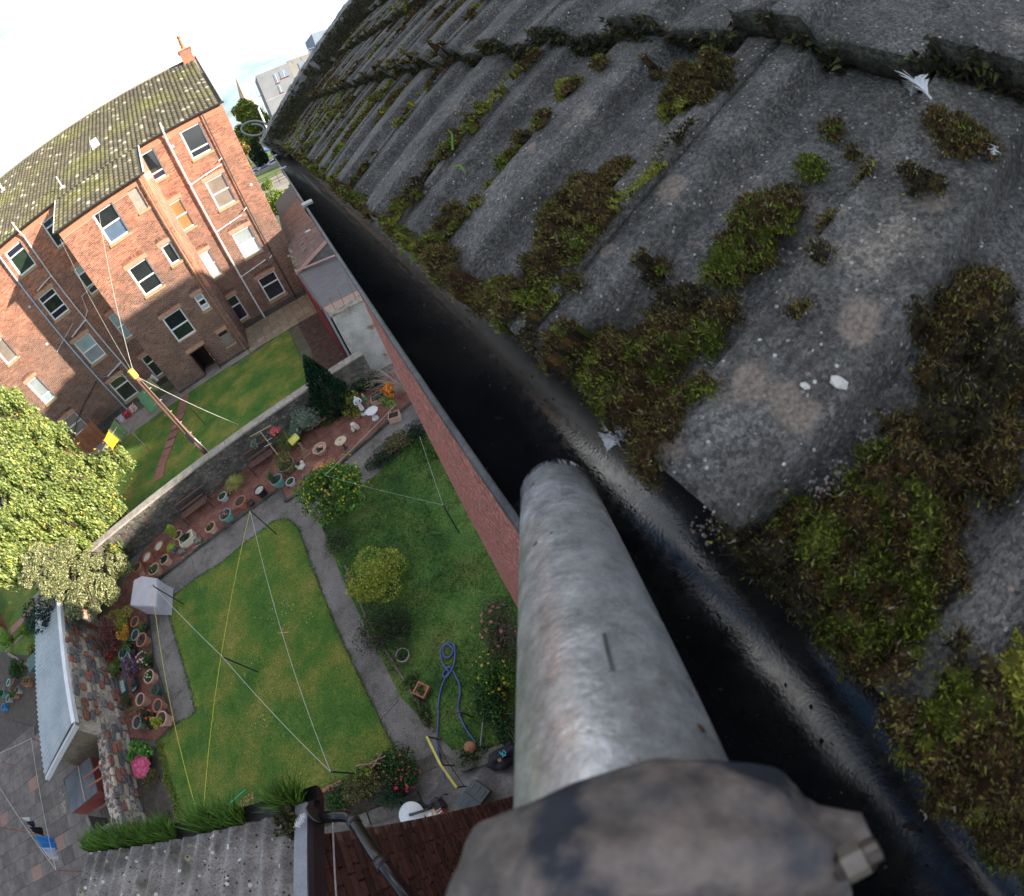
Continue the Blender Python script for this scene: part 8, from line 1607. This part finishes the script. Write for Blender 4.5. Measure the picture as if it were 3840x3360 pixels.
rim2 = MB(); pp = [g('O', 90, 1540, .3), g('O', 440, 1180, .3)]; d = pp[1] - pp[0]; rim2.boxm(Matrix.Translation(((pp[0].x + pp[1].x) / 2, (pp[0].y + pp[1].y) / 2, .15)) @ Matrix.Rotation(math.atan2(d.y, d.x), 4, 'Z'), d.length, .5, .3); tag(rim2.build('low_wall', mat('pink wall top', [(.28, .14, .11), (.36, .2, .16)], 3)), 'pinkish low wall behind the neighbour hedge row', 'wall')
for (x0, y0, x1, y1, l_) in (((60), 1740, 420, 1400, 'pale timber edging between hedge balls and soil'), (90, 1760, 420, 1950, 'thin timber strip running from the hedge towards the shed')):
    a, c_ = g('O', x0, y0, .12), g('O', x1, y1, .12); d = c_ - a; b = MB(); b.boxm(Matrix.Translation(((a.x + c_.x) / 2, (a.y + c_.y) / 2, .06)) @ Matrix.Rotation(math.atan2(d.y, d.x), 4, 'Z'), d.length, .14, .12); tag(b.build('timber_edging', mat('weathered timber', [(.2, .16, .12), (.3, .25, .19)], 4)), l_, 'edging')
shrub('yard_plant', 'yellow green leafy plant in the neighbour border near the shed', at('Q', 370, 130, .3), (.5, .5, .35), 1200, .07, YEL + GRN); shrub('yard_plant', 'dark green leafy plant beside the green water butt', at('Q', 200, 330, .35), (.7, .6, .4), 2200, .07, GRN + DGR)
wbq = thing('water_butt', 'dull green plastic bin with angled lid under the shed eave', 'bin', at('Q', 400, 320, 0)); p = at('Q', 395, 270, .7); b = MB(); b.boxm(Matrix.Translation((p[0], p[1], .35)) @ Matrix.Rotation(.3, 4, 'Z'), .62, .62, .7); keep(b.build('tub', mat('green bin', [(.05, .11, .1), (.08, .15, .14)], 5, rough=.5), bevel=.05), wbq); b = MB(); b.boxm(Matrix.Translation((p[0], p[1], .74)) @ Matrix.Rotation(.3, 4, 'Z') @ Matrix.Rotation(.15, 4, 'X'), .68, .68, .06); keep(b.build('lid', mat('green bin', []), bevel=.02), wbq)
for (x, y, r, m_, l_, pl) in ((95, 510, .16, mat('mint plastic', [(.25, .55, .48), (.32, .62, .55)], 5, rough=.4), 'mint green bucket in the neighbour pot group', None), (320, 500, .2, m_ter, 'terracotta pot with orange flowers in the neighbour group', dome(GRN, .9, .7, 300, .04, (ORG, 10, .06))), (165, 650, .17, m_ter, 'small orange pot low in the neighbour group', dome(GRN, 1.3, 1.0, 500, .05, (PNK, 8, .06))), (90, 700, .17, m_ggr, 'grey watering can shaped pot of the neighbour', None), (205, 600, .14, m_ggr, 'grey white pot beside a red flower', dome(GRN, .7, .4, 100, .04, (RED, 3, .08))), (30, 800, .15, mat('bright blue', [(.02, .2, .5), (.04, .3, .6)], 4), 'bright blue pot at the left edge', None), (20, 640, .18, m_teal, 'teal pot at the left edge of the group', dome(GRN, 1.2, .9, 500, .05))):
    pot('Q', x, y, r, .26, m_, l_, plant=pl, name='yard_pot', z0=.03)
b = MB(); p = Vector(at('Q', 160, 530, .12)); b.boxm(Matrix.Translation(p) @ Matrix.Rotation(.7, 4, 'Z'), .8, .2, .2); tag(b.build('plank_seat', m_bw), 'dark brown plank bench among the neighbour pots', 'bench')
# ================================================================== CLOTHES POLES AND LINES
m_pol = mat('black pole paint', [(.018, .02, .02), (.04, .042, .04)], 9, rough=.5); HP = 11.5 * .143
def cpole(k_, x, y, label, m=None, h=HP, r=.022, cat='clothes pole'):
    top = g(k_, x, y, h); t = thing('clothes_pole', label, cat, (top.x, top.y, 0), 'black clothes poles round the lawns' if m is None else None)
    b = MB(); b.tube([(top.x, top.y, 0), tuple(top)], r, 8); keep(b.build('post', m or m_pol), t)
    b = MB(); b.tube([top + Vector((-.09, 0, -.02)), top + Vector((.09, 0, -.02))], .01, 6); b.tube([top + Vector((0, -.07, -.04)), top + Vector((0, .07, -.04))], .008, 6); keep(b.build('hook', m_clip), t); return top
tA = cpole('d', 1500, 1272, 'black clothes pole at the far corner of the lawn by the kerb'); tB = cpole('J', 545, 1265, 'black clothes pole rising beside the grey covered furniture'); tC = cpole('g', 1335, 357, 'black clothes pole in the middle of the lawn'); tD = cpole('g', 1216, 1395, 'black clothes pole at the bottom corner above the eaves grass'); tE = cpole('L', 575, 620, 'black clothes pole at the rose border'); tF = cpole('e', 610, 1238, 'black clothes pole on the rough lawn with a steel cap'); tG = cpole('e', 0, 985 - 5, 'thin clothes pole inside the yellow flowering bush', h=2.0) if False else g('F', 825, 1545, 1.75)
b = MB(); b.tube([(tG.x, tG.y, 0), tuple(tG)], .022, 8); tag(b.build('clothes_pole', m_pol), 'dark clothes pole standing inside the yellow flowering bush', 'clothes pole', 'black clothes poles round the lawns')
tH = g('M', 1030, 1180, 1.2); b = MB(); b.tube([(tH.x, tH.y, 0), tuple(tH)], .022, 8); b.tube([tH + Vector((-.2, .03, 0)), tH + Vector((.12, -.05, 0))], .015, 6); tag(b.build('iron_stake', m_pol), 'short dark iron stake with a bent bar near the blue hose', 'stake')
def rope(a, c_, m, label, r=.0065, sag=.04):
    pts = [a.lerp(c_, i / 12) - Vector((0, 0, sag * 4 * (i / 12) * (1 - i / 12))) for i in range(13)]; b = MB(); b.tube(pts, r, 5); return tag(b.build('clothes_line', m), label, 'clothes line')
m_yr = mat('yellow rope', [(.6, .5, .05), (.7, .6, .1)], 9); m_wr = mat('white rope', [(.5, .5, .42), (.62, .62, .55)], 9)
rope(tA, tD, m_yr, 'yellow rope from the far pole over the middle of the lawn', .009); rope(tB, tD, m_yr, 'yellow rope from the covered furniture pole down the left lawn edge', .009)
rope(tA, tE, m_wr, 'white clothes line from the far pole to the rose border pole', .007); rope(tB, tC, m_wr, 'white clothes line from the covered furniture to the middle pole', .007); rope(tC, tE, m_wr, 'white clothes line from the middle pole to the rose border pole', .007)
rope(tG, Vector((.17, 12.0, 2.2)), m_wr, 'white line from the flowering bush pole to our wall', .006); rope(tG, tF, m_wr, 'thin grey line from the flowering bush pole to the steel capped pole', .003); rope(tF, Vector((.3, 9.6, 2.6)), m_wr, 'short white line running up from the steel capped pole', .004)
rope(Vector((-19, 14.2, 1.2)), g('F', 2040, 650, 1.4), m_pol, 'dark wire strung along the garden wall above the benches', .004, .1)
# brown clothes prop with green end leaning on the lawn line
a, c_ = g('g', 1225, 1370, .9), g('g', 1475, 1150, .25); b = MB(); b.tube([a, a.lerp(c_, .55)], .013, 6); tag(b.build('line_prop', m_greypipe), 'grey half of the clothes prop leaning at the bottom pole', 'clothes prop'); b = MB(); b.tube([a.lerp(c_, .551), c_], .015, 6); tag(b.build('prop_sleeve', mat('jade', [(.03, .45, .3), (.06, .55, .38)], 9)), 'bright jade green end of the clothes prop over the lawn', 'clothes prop')
b = MB()
for i in range(120):
    x, y = random.choice([(1690, 90), (1690, 60), (1560, 700), (1700, 140), (1480, 500)]); p = g('g', x + random.gauss(0, 70), y + random.gauss(0, 70), .045); s_ = random.uniform(.012, .03); a_ = random.uniform(0, 3.1); b.add([p + Vector((math.cos(a_ + q) * s_ * (1 if k % 2 else .5), math.sin(a_ + q) * s_ * (1 if k % 2 else .5), .005 * k)) for k, q in enumerate((0, 1.57, 3.14, 4.71))], [(0, 1, 2, 3)])
tag(b.build('petals', mat('cream petal', [])), 'scattered cream petals and crumbs on the lawn', 'petals', None, 'stuff')
b = MB(); b.tube([g('g', 1678, 215, .06), g('g', 1735, 210, .06)], .018, 6); b.tube([g('g', 1690, 205, .07), g('g', 1700, 240, .07)], .012, 5); tag(b.build('stick', m_bam), 'small tan stick lying on the lawn under the white line', 'stick')
# telegraph pole
tpb = fac(-9.35, 0, 19.2); tb = g('d', 1215, 905, 1.6); tp_ = thing('telegraph_pole', 'brown wooden telegraph pole carrying cables behind the garden wall', 'telegraph pole', (tb.x, tb.y, 0))
hh_ = None
for zz in np.arange(4, 9, .02):
    q = g('d', 815, 470, float(zz))
    if (q - Vector((tb.x, tb.y, zz))).length < (hh_[1] if hh_ else 9): hh_ = (float(zz), (q - Vector((tb.x, tb.y, zz))).length, q)
TT = hh_[2]; b = MB(); b.tube([(tb.x, tb.y, -.1), (TT.x, TT.y, TT.z)], [.14, .10], 12); keep(b.build('shaft', mat('pole wood', [(.13, .07, .045), (.22, .125, .08)], 3, stretch=(6, 6, .6), fine=(12, .3))), tp_)
b = MB(); b.tube([TT - Vector((0, 0, .02)), TT + Vector((0, 0, .35))], .13, 10); keep(b.build('cap', mat('yellow cap', [(.5, .42, .05), (.62, .52, .1)], 6)), tp_)
dirp = Vector((tb.x, tb.y, 0)) - Vector((TT.x, TT.y, TT.z))
for i in range(7): q = TT + dirp * (.12 + .11 * i); b = MB(); b.tube([q + Vector((-.18, -.02, 0)), q + Vector((.18, .02, 0))], .018, 5); keep(b.build('step_iron', m_greypipe), tp_)
b = MB(); q0_ = TT + dirp * .58; b.boxm(Matrix.Translation(q0_ + Vector((.02, -.15, 0))), .16, .12, .5); keep(b.build('junction_box', m_blk), tp_); b = MB(); b.tube(spline([TT + Vector((.1, -.1, -.2)), TT + dirp * .3 + Vector((.13, -.12, 0)), TT + dirp * .55 + Vector((.1, -.14, 0)), TT + dirp * .7 + Vector((.16, -.14, 0)), TT + dirp * .85 + Vector((.06, -.14, 0)), TT + dirp + Vector((.1, -.14, .1))], 4), .02, 6); keep(b.build('cable', m_blk), tp_)
b = MB(); b.tube([Vector((tb.x + .16, tb.y - .08, 1.2)), Vector((tb.x + .1, tb.y - .05, 2.3))], .035, 6); keep(b.build('conduit', m_greypipe), tp_)
for i, (e, l_) in enumerate(((g('d', 1430, 755, 1.7), 'pale cable from the telegraph pole to the garden wall'), (fac(-10.2, 13.2, DM - .1), 'cable from the telegraph pole up to the tenement eaves'), (fac(-7.0, 16.0, DM + 5), 'long cable from the telegraph pole over the tenement roof'), (fac(-14.2, 3.4, DM - .05), 'thin cable from the telegraph pole to the tenement wall'), (fac(-11.5, 3, DM - .1), 'second thin cable from the pole to the tenement wall'))): rope(TT + Vector((0, 0, .1)), e, m_wr, l_, .007 if i in (0, 2) else .004, .15)
# tenement drying lines and washing
def cloth(k_, quad, z_, label, m, zb=None, name='washing', cat='washing', part=None):
    a, c_, d_, e_ = [Vector(at(k_, *q)) for q in quad]; n = 12; V = []; F = []
    for i in range(n + 1):
        for j in range(n + 1):
            u, v = i / n, j / n; p = a.lerp(c_, u).lerp(e_.lerp(d_, u), v); V.append(p + Vector((.02 * math.sin(u * 9) * v, .05 * math.sin(u * 14) * v, 0)))
    for i in range(n):
        for j in range(n): q = i * (n + 1) + j; F.append((q, q + 1, q + n + 2, q + n + 1))
    o = mesh_obj(name, V, F, m, None, None, True); s_ = o.modifiers.new('thick', 'SOLIDIFY'); s_.thickness = .008; return tag(o, label, cat)
def cm(n_, c_): return mat('cloth_' + n_, [tuple(x * .85 for x in c_), c_], 4, rough=.9, fine=(40, .08))
def hang(k_, x0, y0, x1, y1, zt, drop, label, m, w=0): # hangs from two points on a line
    a, c_ = Vector(at(k_, x0, y0, zt)), Vector(at(k_, x1, y1, zt)); d = (c_ - a); n = 12; V = []; F = []; nn2 = Vector((-d.y, d.x, 0)).normalized()
    for i in range(n + 1):
        for j in range(n + 1): u, v = i / n, j / n; V.append(a.lerp(c_, u) + Vector((0, 0, -drop * v * (1 + .06 * math.sin(u * 7)))) + nn2 * (.09 * v * math.sin(u * 11 + 1)) + d * (.08 * v * (.5 - u)))
    for i in range(n):
        for j in range(n): q = i * (n + 1) + j; F.append((q, q + 1, q + n + 2, q + n + 1))
    o = mesh_obj('washing', V, F, m, None, None, True); s_ = o.modifiers.new('thick', 'SOLIDIFY'); s_.thickness = .008
    for q in (a, c_):
        b = MB(); b.tube([q + Vector((0, 0, -.04)), q + Vector((0, 0, .06))], .012, 4); keep(b.build('clothes_peg', mat('orange peg', [(.7, .28, .1), (.75, .35, .15)], 9)), o)
    return tag(o, label, 'washing')
# billowing green towel etc. (blown outwards)
cloth('S', [(1215, 365, 1.75), (1355, 500, 1.75), (1290, 575, .9), (1160, 430, .9)], 0, 'large green towel blowing on the tenement line beside the telegraph pole', cm('green', (.12, .32, .16)))
cloth('S', [(1260, 265, 1.8), (1355, 340, 1.8), (1330, 395, 1.1), (1235, 330, 1.1)], 0, 'olive striped cloth hanging above the green towel', mat('striped cloth', [(.26, .25, .08), (.4, .38, .18)], 6, stretch=(8, 1, 1)))
cloth('S', [(1290, 230, 1.85), (1350, 285, 1.85), (1330, 315, 1.4), (1270, 275, 1.4)], 0, 'white cloth hanging at the end of the tenement line', cm('white', (.6, .58, .52)))
wl0, wl1 = g('S', 1110, 490, 1.7), g('S', 800, 1000, 1.7)
rope(wl0, wl1, m_wr, 'washing line across the tenement lawn beside the orange fence', .006); 
for (a_, c_, l_, m_, dr) in (((1130, 478), (1085, 530), 'red and white patterned cloth at the far end of the washing line', mat('red pattern', [(.5, .06, .06), (.65, .6, .58)], 14, lo=.46, hi=.54), .5), ((1080, 535), (1035, 570), 'small bright red cloth on the washing line', cm('red', (.45, .02, .05)), .5), ((1030, 575), (980, 612), 'blue and pink floral cloth on the washing line', mat('floral', [(.2, .3, .6), (.65, .6, .65), (.6, .15, .15)], 10, lo=.4, hi=.6), .5), ((975, 620), (928, 710), 'sage green sheet hanging on the washing line', cm('sage', (.25, .34, .14)), 1.1), ((925, 715), (885, 800), 'bright yellow orange shirt on the washing line', cm('amber', (.75, .38, .01)), .8), ((880, 820), (845, 890), 'black shirt below the yellow one on the washing line', cm('black', (.015, .015, .03)), .7), ((842, 895), (805, 965), 'grey patterned cloth nearest the big tree on the line', mat('grey pattern', [(.1, .1, .13), (.35, .35, .38)], 14, lo=.45, hi=.55), .6)): hang('S', *a_, *c_, 1.7, dr, l_, m_)
for (x, y, h, l_) in ((1125, 735, 1.5, 'thin dark clothes pole standing on the tenement lawn, left'), (1600, 500, 1.5, 'dark clothes pole by the red slab path')):
    p = g('S', x, y, h); b = MB(); b.tube([(p.x, p.y, 0), tuple(p)], .02, 6); tag(b.build('yard_pole', m_pol), l_, 'clothes pole')
fo = thing('orange_fence', 'orange brown board fence by the ground floor window of the tenement', 'fence', at('S', 820, 800, 0)); m_of = mat('orange fence wood', [(.3, .1, .04), (.44, .17, .08)], 3, vary=.2)
fpts = [g('S', 905, 690, 0), g('S', 1010, 640, 0)]
for (pa, pb, n) in ((g('S', 905, 760, 0), g('S', 640, 1060, 0), 26), (fac(-16.6, 0, 30.5), g('S', 905, 760, 0), 16)):
    d = pb - pa
    for i in range(n): p = pa.lerp(pb, (i + .5) / n); b = MB(); b.boxm(Matrix.Translation((p.x, p.y, .75)) @ Matrix.Rotation(math.atan2(d.y, d.x), 4, 'Z'), d.length / n - .012, .03, 1.5 + random.uniform(-.02, .02)); keep(b.build('board', m_of), fo)
# neighbour's washing lines at the bottom left
m_rpl = mat('red rusty pole', [(.3, .08, .05), (.42, .14, .09)], 9); r1 = cpole('R', 670, 1480, 'rusty red clothes pole near the eaves grass with tied lines', m_rpl, 1.3, .02); r2 = cpole('Q', 375, 1180, 'rusty red clothes pole beside the corrugated shed', m_rpl, 1.35, .02)
cpole('R', 15, 185, 'thin brown clothes pole standing on the grey paving at the left edge', m_rpl, .8, .014); cpole('R', 8, 970, 'lower rusty clothes pole cut by the left edge', m_rpl, 1.2, .02)
rope(r1, r2, m_wr, 'pale washing line between the two rusty red poles', .008); r3 = g('R', -260, 60, 1.5); rope(r1, r3, m_wr, 'pale washing line with washing running off the left edge', .008); rope(r2, g('Q', -160, 1420, 1.4), m_wr, 'pale line from the shed pole to the left edge', .008)
def dn(f): return r3.lerp(r1, f)
def pxat(x, y): return x, y
for (x0, y0, x1, y1, dr, l_, m_) in ((262, 855, 285, 878, .3, 'small white sock like item first on the yard washing line', cm('white2', (.75, .75, .78))), (310, 900, 345, 945, .3, 'navy blue small garment on the yard washing line', cm('navy', (.02, .02, .06))), (352, 965, 400, 1035, .48, 'black round edged garment on the yard washing line', cm('black2', (.006, .006, .01))), (408, 1068, 490, 1205, .75, 'large bright blue cloth on the yard washing line', cm('azure', (.04, .25, .65))), (498, 1215, 560, 1310, .5, 'lilac white cloth beside the bright blue one', cm('lilac', (.5, .55, .75))), (565, 1300, 595, 1350, .4, 'pinkish white cloth next to the rusty pole', cm('blush', (.65, .58, .62)))): hang('R', x0, y0, x1, y1, 1.3, dr, l_, m_)
# rough grass clumps and lawn fringe
def grass_at(pts, h, cols, name, label, w_=.006, per=1):
    n = len(pts); d = RNG.normal(size=(n, 3)); d[:, 2] = np.abs(d[:, 2]) + .8; d /= np.linalg.norm(d, axis=1)[:, None]; s_ = np.cross(d, RNG.normal(size=(n, 3))); s_ /= np.linalg.norm(s_, axis=1)[:, None]; hh2 = h * RNG.uniform(.5, 1.3, (n, 1)); V = np.stack([pts - s_ * w_, pts + s_ * w_, pts + d * hh2 + s_ * w_ * .3, pts + d * hh2 - s_ * w_ * .3], 1); c_ = np.array(cols)[RNG.integers(0, len(cols), n)] * RNG.uniform(.6, 1.35, (n, 1)); o = np_quads(name, V, c_, leafmat('grass leaf')); return tag(o, label, 'grass', None, 'stuff')
def inpoly(P, poly_):
    x, y = P[:, 0], P[:, 1]; r = np.zeros(len(P), bool); n = len(poly_)
    for i in range(n):
        x0, y0 = poly_[i]; x1, y1 = poly_[(i + 1) % n]; c_ = ((y0 > y) != (y1 > y)) & (x < (x1 - x0) * (y - y0) / (y1 - y0 + 1e-12) + x0); r ^= c_
    return r
def scatter(poly_, n):
    a = np.array(poly_); lo, hi = a.min(0), a.max(0); P = RNG.uniform(lo, hi, (n, 2)); P = P[inpoly(P, poly_)]; return P
P = scatter(RGP, 120000); dn_ = vnoise(P[:, 0], P[:, 1], 1.1, 3) * .6 + vnoise(P[:, 0], P[:, 1], 3.3, 5) * .4; P = P[RNG.random(len(P)) < np.clip(dn_ * 1.9 - .35, .05, 1)]
grass_at(np.c_[P, np.full(len(P), .02)], .075, [(.03, .085, .015), (.05, .12, .02), (.08, .16, .03), (.025, .06, .015), (.12, .15, .04)], 'rough_grass', 'long uneven grass of the rough lawn under our wall', .007)
P = scatter(LAWNP, 90000); grass_at(np.c_[P, np.full(len(P), .03)], .03, [(.06, .14, .02), (.1, .17, .025), (.15, .19, .035), (.2, .2, .05)], 'lawn_grass', 'short mown grass of the main lawn', .005)
fr2 = []
for i in range(len(LAWN)):
    a, c_ = LAWN[i], LAWN[(i + 1) % len(LAWN)]; L_ = (c_ - a).length
    for k in range(int(L_ * 240)): q = a.lerp(c_, random.random()); fr2.append((q.x + random.gauss(0, .05), q.y + random.gauss(0, .05), .01))
grass_at(np.array(fr2), .06, [(.04, .12, .015), (.06, .15, .02)], 'lawn_fringe', 'untrimmed grass fringe round the edge of the main lawn', .007)
